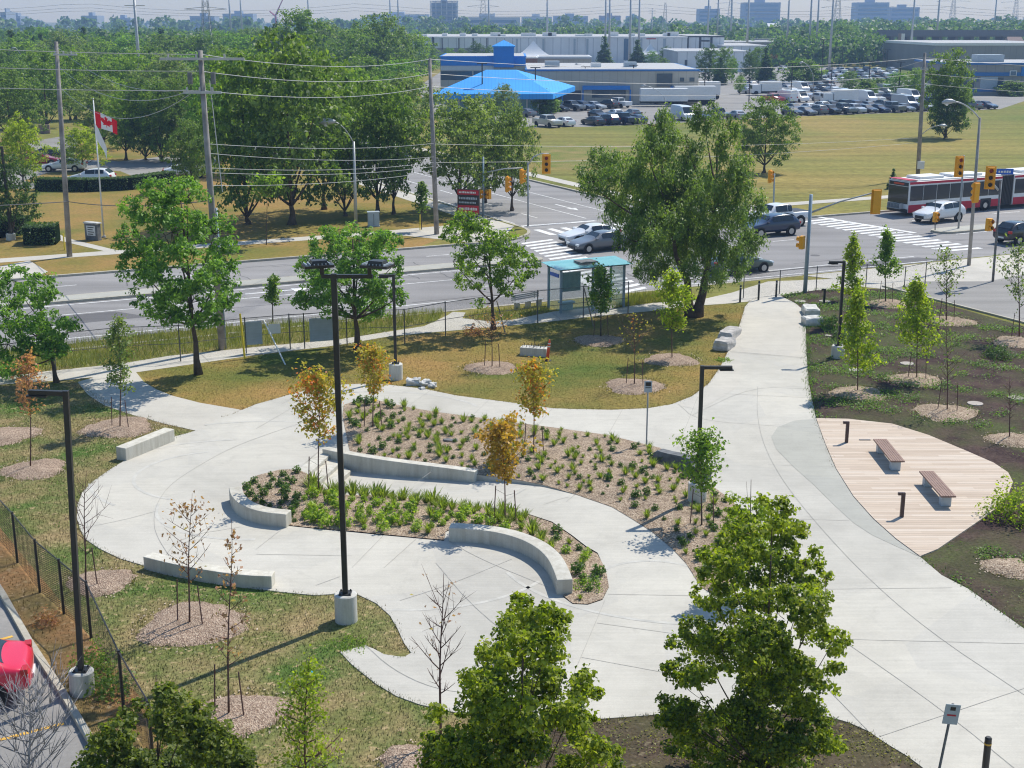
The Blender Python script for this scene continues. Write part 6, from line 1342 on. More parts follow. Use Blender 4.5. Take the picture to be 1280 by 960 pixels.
def near_car(kind, paint, xy, rz, label, z=-.12, name=None, group=None):
    r = Tw(name or {'sedan': 'parked_car', 'suv': 'suv', 'pickup': 'pickup_truck', 'van': 'van'}[kind], xy, label, {'sedan': 'car', 'suv': 'car', 'pickup': 'pickup truck', 'van': 'van'}[kind], group, z=z, rz=rz)
    L, W, S, body, side, front, rear = car_geo(kind); b = body.build('body', M[paint], r, smooth=True); ss = b.modifiers.new('sub', 'SUBSURF'); ss.levels = ss.render_levels = 2
    if kind == 'pickup': MB().box(-2.7, -1.15, -.82, .82, 1.205, 1.222).build('cargo_bed', M['trim_dark'], r)
    [q.build('side_window', M['car_glass'], r) for q in side]; front.build('windshield', M['car_glass'], r); rear.build('rear_window', M['car_glass'], r)
    H_, T_ = car_lights(kind); [h.build('headlight', M['headlight'], r, bevel=.02) for h in H_]; [t.build('taillight', M['taillight'], r, bevel=.02) for t in T_]
    x1, x2, wr = WR[kind]
    for x in (x1, x2):
        for s in (-1, 1):
            y = s * (W - .10); wl = MB().tube([(x, y - .11, wr), (x, y + .11, wr)], wr, 20).build('wheel', M['tyre'], r); MB().tube([(x, y + s * .10, wr), (x, y + s * .118, wr)], wr * .62, 12).build('rim', M['rim'], wl)
            MB().tube([(x, y - s * .04, wr + .03), (x, s * (W + .004), wr + .03)], wr * 1.16, 20).build('wheel_arch', M['trim_dark'], r)
    MB().box(S[0][0] - .03, S[0][0] + .03, -.45, .45, S[0][1] + .02, S[0][2] - .02).build('grille', M['trim_dark'], r); MB().box(S[-1][0] - .025, S[-1][0] + .02, -.26, .26, S[-1][1] + .08, S[-1][1] + .2).build('licence_plate', M['white'], r)
    for s in (-1, 1): MB().box(.72, .92, s * W - .02 if s > 0 else -W - .16, s * W + .16 if s > 0 else -W + .02, S[3][2] - .02, S[3][2] + .13).build('mirror', M[paint], r, bevel=.02)
    return r
near_car('sedan', 'car_white', G(737, 301), ANG + math.pi, 'white sedan waiting behind the zebra crossing left of the willow')
near_car('sedan', 'car_grey', G(749, 310.5), ANG + math.pi + .05, 'dark grey sedan just in front of the white sedan at the crossing')
near_car('suv', 'car_navy', G(962, 292), ANG + math.pi - .05, 'dark blue suv half hidden by the right side of the willow')
near_car('pickup', 'car_white', G(969, 281), ANG + math.pi, 'white pickup truck behind the dark blue suv')
near_car('sedan', 'car_green', G(922, 338), ANG, 'dark green grey car mostly hidden behind the willow')
near_car('suv', 'car_white', G(1173, 275), ANG + math.pi + .08, 'white suv in front of the articulated bus')
near_car('suv', 'car_black', G(1278, 301), ANG + .03, 'black suv at the right edge of the intersection')
near_car('suv', 'car_darkred', G(50, 208), .15, 'dark red car parked in the park drive at the left', z=.02)
near_car('sedan', 'car_black', G(66, 199), .2, 'black car parked behind the dark red one', z=.02)
near_car('sedan', 'car_white', G(81, 214), math.pi, 'white sedan parked in front of the dark red car', z=.02)
near_car('suv', 'car_white', G(115, 231), math.pi - .05, 'white suv parked right behind the long hedge', z=.02)
near_car('sedan', 'car_white', G(232, 222), .2, 'white car parked under the park trees left of the leaning pole', z=.02)
# the red car at the lower left, tail towards the kerb
q = G(-52, 873); near_car('sedan', 'car_bright_red', (q[0] - .55, q[1] - .15), math.radians(196), 'bright red car parked with its tail to the kerb at the lower left', z=.01)

# ---- articulated bus (front towards the picture's left)
def bus():
    x, y = G(1121, 267); r = Tw('articulated_bus', (x, y), 'long white and red articulated bus turning the right side of the intersection', 'bus', rz=ANG + math.pi, z=-.12)
    W = 1.28; zt = 3.05
    def seg(x0, x1, nm, front):
        b = MB(); b.box(x1, x0, -W, W, .32, zt - .12); b.box(x1 + .05, x0 - .05, -W + .12, W - .12, zt - .12, zt, 0)
        o = b.build(nm, M['white'], r, bevel=.06)
        for s in (-1, 1):
            y = s * W
            MB().box(x1 + .02, x0 - .05, y - .012, y + .012, .34, .98).build('red_skirt', M['flag_red_dark'], r)
            MB().box(x1 + .02, x0 - .05, y - .014, y + .014, zt - .34, zt - .14).build('red_roofline', M['flag_red_dark'], r)
            n = int((x0 - x1) / 1.5); 
            for k in range(n): a = x1 + .12 + k * (x0 - x1 - .2) / n; MB().box(a, a + (x0 - x1 - .2) / n - .06, y - .016, y + .016, 1.32, 2.58).build('window', M['car_glass'], r)
        return o
    plain('flag_red_dark', (.46, .012, .04), .45, .4, var=.05)
    seg(0, -10.6, 'front_section', True); seg(-12.0, -18.2, 'rear_section', False)
    m = MB()
    for k in range(8): a = -10.6 - k * .175; m.box(a - .12, a, -W + .06, W - .06, .4, zt - .1); m.box(a - .175, a - .12, -W + .12, W - .12, .45, zt - .15)
    m.build('bellows', M['trim_dark'], r)
    MB().box(.001, .03, -W + .08, W - .08, 1.05, 2.50).build('windshield', M['car_glass'], r, bevel=.01); MB().box(.0, .032, -W + .1, W - .1, 2.55, 2.86).build('destination_sign', M['trim_dark'], r)
    m = MB(); xx = -.6; rr = random.Random(2)
    while xx < .6: m.box(.033, .037, xx, xx + .08, 2.64, 2.78); xx += .13
    m.build('sign_letters', M['orange'], r)
    MB().box(.001, .04, -W + .02, W - .02, .32, .62).build('bumper', M['trim_dark'], r); MB().box(-.9, .0, -W + .02, W - .02, zt, zt + .03).build('red_roof_cap', M['flag_red_dark'], r)
    for s in (-1, 1): MB().box(.001, .045, s * .95 - .18, s * .95 + .18, .68, .84).build('headlight', M['headlight'], r)
    MB().box(.04, .5, -.8, .8, .62, .66).build('bike_rack', M['galv'], r); 
    for k in range(5): MB().box(.06, .48, -.75 + k * .37, -.72 + k * .37, .66, 1.05).build('bike_rack', M['galv'], r)
    for (a, b) in ((-1.5, -4.2), (-5.2, -8.6), (-13, -16.5)): MB().box(b, a, -.85, .85, zt, zt + .22).build('roof_unit', M['white'], r, bevel=.05)
    for a in (-2.6, -8.8, -14.2):
        for s in (-1, 1):
            MB().box(a - .62, a + .62, s * W - .02, s * W + .018 if s > 0 else s * W + .02, .3, 1.08).build('wheel_arch', M['trim_dark'], r)
            w_ = MB().tube([(a, s * (W - .28), .48), (a, s * (W + .022), .48)], .48, 18).build('wheel', M['tyre'], r); MB().tube([(a, s * (W + .02), .48), (a, s * (W + .035), .48)], .24, 12).build('rim', M['rim'], w_)
bus()

# ---- the car lots: every car its own object, shared meshes
FCM = {}
def far_car_mesh(kind, paint):
    if (kind, paint) in FCM: return FCM[(kind, paint)]
    L, W, S, body, side, front, rear = car_geo(kind); m = MB(); m.add(body.v, body.f, 0)
    for g in (*side, front, rear): m.add(g.v, g.f, 1)
    H_, T_ = car_lights(kind); [m.add(t.v, t.f, 3) for t in T_]; [m.add(t.v, t.f, 4) for t in H_]
    x1, x2, wr = WR[kind]
    for x in (x1, x2):
        for s in (-1, 1): m.tube([(x, s * (W - .2), wr), (x, s * (W + .01), wr)], wr, 10, 2)
    o = m.build('lot_car', [M['car_' + paint], M['car_glass'], M['tyre'], M['taillight'], M['headlight']], smooth=True, auto=32); FCM[(kind, paint)] = o.data; bpy.data.objects.remove(o); return FCM[(kind, paint)]
rc = random.Random(12)
def lot_row(a, b, dist, row, phrase, mixw=1.0, fill=.93, vans=.08, face=None, dark=.4):
    A, B = Vector(G(*a)), Vector(G(*b)); L = (B - A).length; n = max(1, int(L / dist)); d = math.atan2((B - A).y, (B - A).x)
    for i in range(n):
        if rc.random() > fill: continue
        p = A.lerp(B, (i + .5) / n); k = rc.random(); kind = 'van' if k < vans else ('pickup' if k < vans + .12 else ('suv' if k < .62 else 'sedan'))
        c = rc.choices(['white', 'silver', 'grey', 'black', 'navy', 'blue', 'red', 'cream'], [5, 4, 3 + 3 * dark, 3 + 6 * dark, 2 + 4 * dark, .8, .5, .4])[0]
        if kind == 'van': c = rc.choice(['white', 'white', 'silver'])
        o = bpy.data.objects.new('lot_car', far_car_mesh(kind, c)); COL.objects.link(o)
        side = rc.choice((0, math.pi)) if face is None else face
        o.location = (p.x + rc.uniform(-.15, .15), p.y + rc.uniform(-.4, .4), .015); o.rotation_euler = (0, 0, d + math.pi / 2 + side + rc.uniform(-.03, .03))
        cn = {'navy': 'dark blue', 'cream': 'beige'}.get(c, c); kn = {'sedan': 'car', 'suv': 'suv', 'pickup': 'pickup truck', 'van': 'van'}[kind]
        tag(o, '%s %s parked in %s' % (cn, kn, phrase), 'van' if kind == 'van' else 'car', row)
lot_row((733, 157), (803, 153.5), 2.75, 'front row of cars beyond the field, left part', 'the front row before the beige shop', fill=1, dark=1)
lot_row((676, 159), (713, 157), 2.75, 'pair of cars by the blue pavilion', 'the short row right of the blue pavilion', fill=1)
lot_row((982, 144.5), (1166, 138), 2.6, 'front row of cars at the edge of the dry field', 'the long front row at the dry field edge', fill=1, dark=1.6, vans=0)
lot_row((1204, 137), (1240, 135.5), 2.6, 'dark cars right of the tall tree on the field', 'the short dark row right of the tall field tree', fill=1, dark=5, vans=0)
lot_row((735, 148), (800, 146), 2.9, 'second row before the beige shop', 'the second row before the beige shop')
lot_row((820, 151), (930, 148), 3.2, 'cars seen behind the willow top', 'the row seen behind the willow top', fill=.8)
lot_row((985, 139.5), (1166, 133.5), 2.6, 'row behind the front row at the field', 'the row right behind the long front row', fill=.9, vans=.1, dark=1)
lot_row((1000, 122), (1180, 117), 2.9, 'back rows behind the dry field', 'the back rows behind the dry field', fill=.85)
lot_row((1045, 129), (1170, 125), 2.8, 'second row behind the dry field', 'the second row behind the dry field', fill=.9, vans=.2)
lot_row((945, 129), (1060, 125), 2.9, 'row with vans behind the dry field', 'the row with vans behind the dry field', fill=.8, vans=.3)
lot_row((690, 140), (780, 134), 3.1, 'cars beside the shop front', 'the row beside the blue shop front', fill=.85)
lot_row((640, 147), (672, 145), 3.1, 'cars before the pavilion', 'the row before the blue pavilion', fill=1)
lot_row((790, 131), (842, 128), 3.2, 'cars by the white trailer', 'the row by the white trailer')
lot_row((925, 117), (1045, 114), 2.9, 'middle lot, front row', 'the front row of the middle lot', fill=.95)
lot_row((930, 110.5), (1040, 108), 2.9, 'middle lot, back row', 'the back row of the middle lot', fill=.9)
lot_row((1022, 104), (1112, 101.5), 2.8, 'sunny far lot, front row', 'the front row of the sunny far lot', fill=1, dark=0)
lot_row((1020, 97), (1118, 95), 2.8, 'sunny far lot, middle row', 'the middle row of the sunny far lot', fill=1, dark=0)
lot_row((1022, 92), (1120, 90.5), 2.9, 'sunny far lot, back row', 'the back row of the sunny far lot', fill=.9, dark=.2)
lot_row((775, 87), (850, 86), 3.0, 'cars behind the beige shop', 'the row behind the beige shop', fill=.8, dark=.2)
lot_row((975, 88), (1012, 87), 3.0, 'cars by the red flag', 'the row by the red flag', fill=.8, dark=.2)
lot_row((1090, 79), (1150, 78), 3.0, 'cars before the white office', 'the row before the white office', fill=.8)
def truck_box(px, L, w_, z0, z1, rz, label, cab=True):
    r = T('box_truck', px, label, 'truck', rz=rz); MB().box(0, L, -w_ / 2, w_ / 2, z0, z1).build('cargo_box', M['white'], r, bevel=.04)
    if cab: MB().box(-2.1, -.1, -w_ * .46, w_ * .46, .5, 2.3, 0, 0, (0, 0), .0, .1).build('cab', M['white'], r, bevel=.08); MB().box(-2.115, -2.09, -w_ * .4, w_ * .4, 1.4, 2.15).build('windshield', M['car_glass'], r)
    for x in ([-1.2] if cab else []) + [L * .72, L * .85]:
        for s in (-1, 1): MB().tube([(x, s * w_ * .38, .5), (x, s * w_ * .5, .5)], .5, 14).build('wheel', M['tyre'], r)
    MB().box(0, L, -.4, .4, .6, z0).build('chassis', M['trim_dark'], r)
truck_box((800, 133), 9, 2.5, 1.0, 3.4, .02, 'long white trailer before the beige shop', False); truck_box((842, 131), 8, 2.5, 1.0, 3.6, 0, 'second white trailer right of the long one', False)
truck_box((872, 124), 4.5, 2.4, .9, 3.6, .1, 'white box truck behind the second trailer'); truck_box((950, 119), 4.5, 2.4, .9, 3.0, .1, 'white box truck in the middle lot'); truck_box((1040, 131), 4.8, 2.3, .9, 2.9, .05, 'white box truck among the dark cars')

# ================================================================== buildings
def bld(name, x0, x1, yb, yt, depth, label, wall, roof='roof_grey', rz=0.0, rim='white', rimh=.3, base='dark_band', baseh=0):
    xa, ya = G(x0, yb); xb = VP(x1, yb, ya)[0]; H_ = ht(yb, yt); r = Tw(name, (xa, ya), label, 'building'); w_ = xb - xa
    MB().box(0, w_, 0, depth, -.1, H_).build('wall', M[wall], r); MB().box(-.15, w_ + .15, -.15, depth + .15, H_, H_ + rimh).build('roof', [M[rim]], r)
    MB().box(.3, w_ - .3, .3, depth - .3, H_ + rimh, H_ + rimh + .02).build('roof_surface', M[roof], r)
    def L(x, y): X, Z_ = VP(x, y, ya); return X - xa, Z_
    def rect(nm, xa_, xb_, ya_, yb_, mat, off=.05, thick=.1):
        a, z1 = L(xa_, ya_); b, z0 = L(xb_, yb_); return MB().box(a, b, -off - thick + .1, .02, max(z0, 0), z1).build(nm, M[mat], r)
    return r, w_, H_, L, rect
# blue pavilion with hipped roof
xa, ya = G(541, 144); xb = VP(691, 144, ya)[0]; w_ = xb - xa; r = Tw('blue_pavilion', (xa, ya), 'pavilion with a wide bright blue hipped metal roof and glazed walls', 'building')
he = ht(144, 117.5); D = 22; wb = VP(719, 110, ya + D)[0] - xa; lb = VP(580, 110, ya + D)[0] - xa
MB().box(2.5, w_ - 2.5, 2.5, D - 2.5, -.1, he).build('wall', M['teal_glass'], r)
for i in range(9): x = 2.5 + i * (w_ - 5) / 8; MB().box(x - .12, x + .12, 2.4, 2.49, 0, he).build('mullion', M['white'], r)
ap = VP(610, 86, ya + D * .55); x1, x2, zr = (VP(607, 88, ya + D * .5)[0] - xa), (VP(646, 88, ya + D * .5)[0] - xa), VP(620, 87.5, ya + D * .5)[1]
MB().add([(-.2, 0, he), (w_, 0, he), (wb, D, he + .3), (lb, D, he + .3), (x1, D * .45, zr), (x2, D * .45, zr), (x2, D * .55, zr), (x1, D * .55, zr), (-.2, 0, he - .9), (w_, 0, he - .9), (wb, D, he - .6), (lb, D, he - .6)],
   [(0, 1, 5, 4), (1, 2, 6, 5), (2, 3, 7, 6), (3, 0, 4, 7), (4, 5, 6, 7), (8, 9, 1, 0), (9, 10, 2, 1), (10, 11, 3, 2), (11, 8, 0, 3), (11, 10, 9, 8)]).build('hipped_roof', M['roof_blue'], r)
r, w_, H_, L, rect = bld('blue_shop', 551, 657, 128, 71.5, 24, 'low shop with a blue parapet and a blue square turret', 'clad_beige', rim='blue_wall', rimh=.2)
rect('blue_fascia', 551, 657, 71.5, 82, 'blue_wall', .3); rect('white_band', 551, 617, 82, 88, 'far_tower_light', .1); rect('window', 551, 590, 89, 100, 'window_glass', .08); rect('window', 592, 612, 89, 100, 'window_glass', .08)
a, z0 = L(617, 84); b, z1 = L(642.5, 59); s = b - a; MB().box(a, b, -1.0, s - 1.0, z0, z1).build('turret', M['blue_wall'], r); MB().box(a - .25, b + .25, -1.25, s - .75, z1, z1 + .25).build('turret_cornice', M['roof_blue'], r)
zt_ = L(629, 50)[1]; c = (a + b) / 2; cy_ = s / 2 - 1; MB().add([(a - .2, -1.2, z1 + .25), (b + .2, -1.2, z1 + .25), (b + .2, s - .8, z1 + .25), (a - .2, s - .8, z1 + .25), (c, cy_, zt_)], [(0, 1, 4), (1, 2, 4), (2, 3, 4), (3, 0, 4), (3, 2, 1, 0)]).build('turret_roof', M['roof_blue'], r)
# beige retail shop
r, w_, H_, L, rect = bld('beige_shop', 657, 872, 130, 89, 40, 'long low beige shop with blue trim and a glazed entrance', 'clad_beige', rim='stripe_blue', rimh=.35)
rect('blue_canopy', 728, 787, 107, 112, 'blue_wall', .9); rect('blue_canopy', 838, 857, 108, 111, 'blue_wall', .5); rect('entrance_glass', 821, 840, 92, 108, 'window_glass', .25); rect('window', 740, 782, 112.5, 122, 'window_glass', .1); rect('window', 862, 868, 97, 102, 'window_glass', .08); rect('window', 850, 855, 97, 102, 'window_glass', .08)
for x in (657, 676, 702, 728, 787, 812): rect('pilaster', x, x + 1.3, 112, 129, 'blue_wall', .3)
rect('dark_recess', 690, 726, 113, 126, 'dark_band', .05)
for (x, l, h_, m_) in ((.12, 3, 1.2, 'panel_grey'), (.4, 2, .8, 'white'), (.6, 2.5, 1.0, 'panel_grey')): MB().box(w_ * x, w_ * x + l, 12, 15, H_ + .37, H_ + .37 + h_).build('roof_unit', M[m_], r)
# low beige block and the bits between
r, w_, H_, L, rect = bld('beige_block', 673, 739, 94, 72, 20, 'small beige block with dark windows behind the blue shop', 'clad_beige')
rect('window', 681, 688, 81, 86, 'window_glass'); rect('window', 691, 699, 81, 86, 'window_glass'); rect('window', 722, 730, 79, 85, 'window_glass'); rect('cornice', 673, 739, 72, 74, 'roof_grey', .4)
r, w_, H_, L, rect = bld('red_brick_unit', 654, 672, 96, 73, 12, 'small red brick unit beside the blue turret', 'brick'); rect('pale_panel', 655, 672, 80, 90, 'clad_beige')
# tents
def tent(x0, x1, yb, ye, yt, label):
    xa, ya = G(x0, yb); xb = VP(x1, yb, ya)[0]; w_ = xb - xa; ze = ht(yb, ye); zt = ht(yb, yt); r = Tw('tent', (xa, ya), label, 'tent'); D = w_ * .7; n = 10; vs = []; fs = []
    for i in range(n + 1):
        t = i / n; k = (1 - t) ** 1.6
        z = zt - (zt - ze) * (1 - k) if False else ze + (zt - ze) * (t ** 1.7)
        s = (1 - t) * .5 + .015; vs += [(w_ / 2 - w_ * s, D / 2 - D * s, z), (w_ / 2 + w_ * s, D / 2 - D * s, z), (w_ / 2 + w_ * s, D / 2 + D * s, z), (w_ / 2 - w_ * s, D / 2 + D * s, z)]
    for i in range(n):
        for k in range(4): fs.append((i * 4 + k, i * 4 + (k + 1) % 4, (i + 1) * 4 + (k + 1) % 4, (i + 1) * 4 + k))
    fs.append(tuple(n * 4 + k for k in range(4))); MB().add(vs, fs).build('canopy', M['tent_white'], r); MB().box(.4, w_ - .4, .4, D - .4, -.1, ze).build('tent_wall', M['tent_white'], r)
tent(640, 694, 86, 72, 52, 'large pale peaked tent right of the blue turret'); tent(800, 826, 84, 68, 55, 'white peaked tent between the spruces')
tent(826, 846, 84, 73, 61, 'smaller white tent right of the spruces')
# white warehouse
r, w_, H_, L, rect = bld('white_warehouse', 510, 858, 80.5, 47.5, 90, 'very long white flat roofed warehouse across the background', 'clad_white', rimh=.5)
rect('dark_frame', 508, 510.5, 46.5, 80, 'dark_band', .4); rect('dark_frame', 540, 543, 46.5, 70, 'dark_band', .3); 
for x in (552, 573, 591, 608): rect('dark_frame', x, x + 1.4, 47.5, 62, 'dark_band', .2)
for x in (645, 678, 717, 733, 757, 800, 829): rect('grey_band', x, x + 2.2, 48.5, 80, 'panel_grey', .1)
rect('dark_panel', 780, 785, 48.5, 75, 'window_blue', .1)
for x in (511, 517, 523, 529): rect('window', x, x + 4, 64.5, 68, 'window_blue', .1)
rect('grey_base', 540, 612, 60, 74, 'clad_grey', .08); rect('red_sign', 808, 820, 47.9, 49, 'sign_red', .1)
rw_ = random.Random(9)
for i in range(16): x = w_ * (i + rw_.random()) / 16; MB().box(x, x + rw_.uniform(2, 6), 15, 19, H_ + .5, H_ + rw_.uniform(1, 2.2)).build('roof_unit', M['white'], r)
r, w_, H_, L, rect = bld('warehouse_end', 858.5, 904, 80, 46.5, 60, 'dark framed end wing of the long warehouse', 'clad_white', rim='dark_band', rimh=.5)
for x in (858.5, 874, 888): rect('dark_frame', x, x + 1.8, 46.5, 72, 'dark_band', .2)
rect('dark_panel', 876, 887, 50, 52, 'dark_band', .15)
r, w_, H_, L, rect = bld('white_hall', 846, 935, 90, 65, 40, 'white low hall behind the beige shop', 'clad_white'); rect('door', 856, 859, 75, 82, 'dark_band', .1)
bld('pale_hall', 905, 960, 82, 58, 60, 'pale hall right of the warehouse end wing', 'clad_white'); r, w_, H_, L, rect = bld('low_grey_hall', 905, 1010, 74, 53, 40, 'low grey roofed hall far behind the white trucks', 'clad_grey')
# right side: office, grey warehouse, striped shop
r, w_, H_, L, rect = bld('white_office', 1114, 1176, 82, 55.5, 30, 'white two storey office with ribbon windows', 'far_tower_light')
for (a, b) in ((1116, 1122), (1126, 1136), (1139, 1149), (1152, 1174)): rect('window', a, b, 60, 65, 'window_blue', .1); rect('window', a, b, 71, 76.5, 'window_blue', .1)
r, w_, H_, L, rect = bld('grey_warehouse', 1166, 1330, 90, 57, 60, 'grey warehouse with a white roof edge at the right', 'clad_grey', rimh=.8)
rect('window', 1190, 1204, 80, 86, 'window_glass', .1)
r, w_, H_, L, rect = bld('striped_shop', 1184, 1330, 119, 81, 26, 'grey shop with blue stripes at the right edge', 'clad_grey', rim='stripe_blue', rimh=.4)
rect('stripe', 1184, 1330, 90.5, 95, 'stripe_blue', .2); rect('shop_sign_board', 1191, 1205, 83, 90, 'white', .25); rect('window', 1218, 1223, 97, 102, 'window_blue', .1); rect('window', 1200, 1217, 101, 112, 'window_glass', .08); rect('window', 1247, 1253, 97, 112, 'window_glass', .08); rect('pale_panel', 1226, 1246, 96, 111, 'panel_grey', .1); rect('stripe', 1200, 1245, 111, 114.5, 'stripe_blue', .1); rect('blue_corner', 1277, 1290, 84, 95, 'blue_wall', .3); rect('window_frame', 1262, 1270, 88, 95, 'white', .35); rect('window', 1263, 1269, 89, 94.2, 'window_blue', .4)
for i, (a, b) in enumerate(((1193, 1195), (1196, 1199), (1200, 1203))): rect('letter', a, b - .4, 85, 88, 'stripe_blue', .3)
MB().box(8, 14, 6, 10, H_ + .4, H_ + 2).build('roof_unit', M['shelter_roof_solid'] if 'shelter_roof_solid' in MATS else M['panel_grey'], r); MB().box(20, 27, 6, 10, H_ + .4, H_ + 1.7).build('roof_unit', M['brick'], r)
# sheds among the left trees
bld('white_shed', 88, 101, 96, 64, 12, 'white shed seen between the spruces at the left', 'clad_white'); r, *_ = bld('blue_shed', 127, 148, 92, 63, 12, 'pale blue gabled shed seen between the left trees', 'far_tower_light', rim='window_blue'); bld('grey_shed', 230, 262, 88, 62, 14, 'pale shed behind the lattice pylon foot', 'clad_white')
r = T('park_marker', (56, 167), 'small brown marker board on the far park lawn', 'sign'); MB().box(-.8, .8, -.15, .15, 0, 1.3).build('board', M['far_brown'], r, bevel=.03)
# overpass
Yo = 620.0; xa = VP(1096, 40, Yo)[0]; xb = VP(1300, 40, Yo)[0]; r = Tw('overpass', (xa, Yo), 'long dark concrete road bridge at the right horizon', 'bridge'); z1 = VP(1100, 37.5, Yo)[1]; z0 = VP(1100, 46, Yo)[1]
MB().box(0, xb - xa, 0, 14, z0, z1 - 1).build('deck', M['overpass'], r); MB().box(0, xb - xa, -.3, 0, z0 + .4, z1).build('parapet', M['overpass'], r)
for i in range(9): x = 8 + i * (xb - xa - 16) / 8; MB().box(x - .7, x + .7, 2, 12, 0, z0).build('pier', M['overpass'], r)
MB().prism([(-60, 2), (0, 2), (0, 12), (-60, 12)], 0, z0 - 1).build('abutment', M['clad_grey'], r)
truck_box((1080, 64), 14, 3.4, 1.6, 6.5, 0, 'blue and white highway truck below the overpass'); 
# red flag on a pole, pylon sign
r = T('flagpole', (986, 82), 'tall pole with a red flag by the trucks', 'flagpole'); MB().tube([(0, 0, 0), (0, 0, ht(82, 50))], .12, 8).build('pole', M['white'], r); X, Y = G(986, 82); a = VP(984, 66, Y); b = VP(989, 57, Y)
o = MB().box(a[0] - X, b[0] - X, -.05, .05, a[1], b[1]).build('flag', M['flag_red']); o.location = (X, Y, 0); tag(o, 'plain red flag on the pole by the trucks', 'flag')
r = T('pylon_sign', (1124, 76), 'tall white and grey pylon sign left of the overpass', 'sign'); h_ = ht(76, 42); MB().box(-.6, .6, -.3, .3, 0, h_ * .5).build('mast', M['dark_band'], r); MB().box(.0, 1.4, -.5, .5, h_ * .35, h_).build('board', M['white'], r); MB().box(-1.2, -.05, -.5, .5, h_ * .5, h_).build('board', M['far_brown'], r)
# lot light poles
for i, (x, yb, yt) in enumerate([(593 + 10, 142, 80), (679 - 10, 140, 85), (731, 128, 84), (791, 128, 82), (880, 128, 92), (936, 128, 98), (988, 128, 80), (1026, 108, 50), (1038, 118, 80), (1085, 118, 77), (1123, 122, 78), (1036, 82, 55), (1052, 90, 60), (1108, 90, 62)]):
    r = T('lot_light', (x, yb), 'thin dark lamp mast over the parked cars', 'lamp mast', 'lamp masts over the parked cars'); h_ = ht(yb, yt); MB().tube([(0, 0, 0), (0, 0, h_)], .11, 6).build('pole', M['trim_dark'], r); MB().box(-.9, .9, -.15, .15, h_, h_ + .15).build('lamp_head', M['trim_dark'], r)
# skyline
def tower(x0, x1, yt, Y, label, mat='far_tower', D=30, win=True, win_mat='window_blue', nx=None):
    a, z1 = VP(x0, yt, Y); b, _ = VP(x1, yt, Y); r = Tw('tower_block', (a, Y), label, 'building'); w_ = b - a; MB().box(0, w_, 0, D, -1, z1).build('wall', M[mat], r)
    MB().box(w_ * .35, w_ * .6, D * .3, D * .7, z1, z1 + 4).build('roof_house', M[mat], r)
    if win:
        n = max(2, int(z1 / 6)); m = MB()
        for k in range(n): z = z1 - 3 - k * (z1 - 4) / n; m.box(w_ * .06, w_ * .94, -.3, .05, z - (z1 / n) * .45, z)
        m.build('window_band', M[win_mat], r)
    return r
tw = [(0, 7, 15, 1500, 'pale block at the far left horizon', 'far_tower'), (10, 25, 20, 1700, 'low block with a chimney at the left horizon', 'far_tower'), (101, 121, 19.5, 1700, 'square block on the left horizon', 'far_tower'), (140, 163, 22.5, 1900, 'low wide block on the left horizon', 'far_tower'), (237, 268, 20, 1800, 'flat block beside the lattice pylon on the horizon', 'far_tower'), (278, 316, 17, 2000, 'stepped block on the horizon right of the pylon', 'far_tower'),
 (458, 536, 18, 2100, 'long pale block behind the central trees', 'far_tower_light'), (571, 650, 21.5, 1500, 'long white and blue apartment slab at the centre horizon', 'far_tower_light'), (652, 690, 21, 1800, 'pale apartment slab right of the white and blue one', 'far_tower_light'), (692, 735, 20, 2200, 'hazy apartment cluster on the horizon', 'far_tower'), (750, 776, 19.5, 2200, 'brown low block on the horizon', 'far_brown'), (784, 800, 20, 2300, 'small hazy block right of the brown one', 'far_tower'), (874, 900, 11, 2000, 'blue hazy office block right of the mast', 'far_tower'), (930, 976, 3, 2000, 'tall hazy office slab on the right horizon', 'far_tower'), (1071, 1112, 3, 2000, 'tall hazy twin block at the right horizon, left part', 'far_tower'), (1113, 1150, 9, 2050, 'stepped right part of the hazy twin block', 'far_tower')]
for t in tw: tower(*t[:5], mat=t[5])
r = tower(539, 571, 3, 1450, 'glass tower under construction with open floors', 'far_tower'); m = MB()
a = VP(538, 3, 1449)[0] - r.location[0]; b = VP(572, 3, 1449)[0] - r.location[0]; z1 = VP(540, 1, 1449)[1]
for k in range(7): z = z1 * (k + 1) / 7; m.box(a, b, -2, 32, z - .5, z)
for k in range(6): x = a + (b - a) * k / 5; m.box(x - .4, x + .4, -2, -1.2, 0, z1)
m.build('floor_slab', M['far_tower_light'], r)
r = Tw('chimney', (VP(13, 14, 1690)[0], 1690), 'slim chimney on the left horizon', 'chimney'); MB().tube([(0, 0, 0), (0, 0, VP(13, 14, 1690)[1])], [2.2, 1.6], 10).build('stack', M['far_tower'], r)
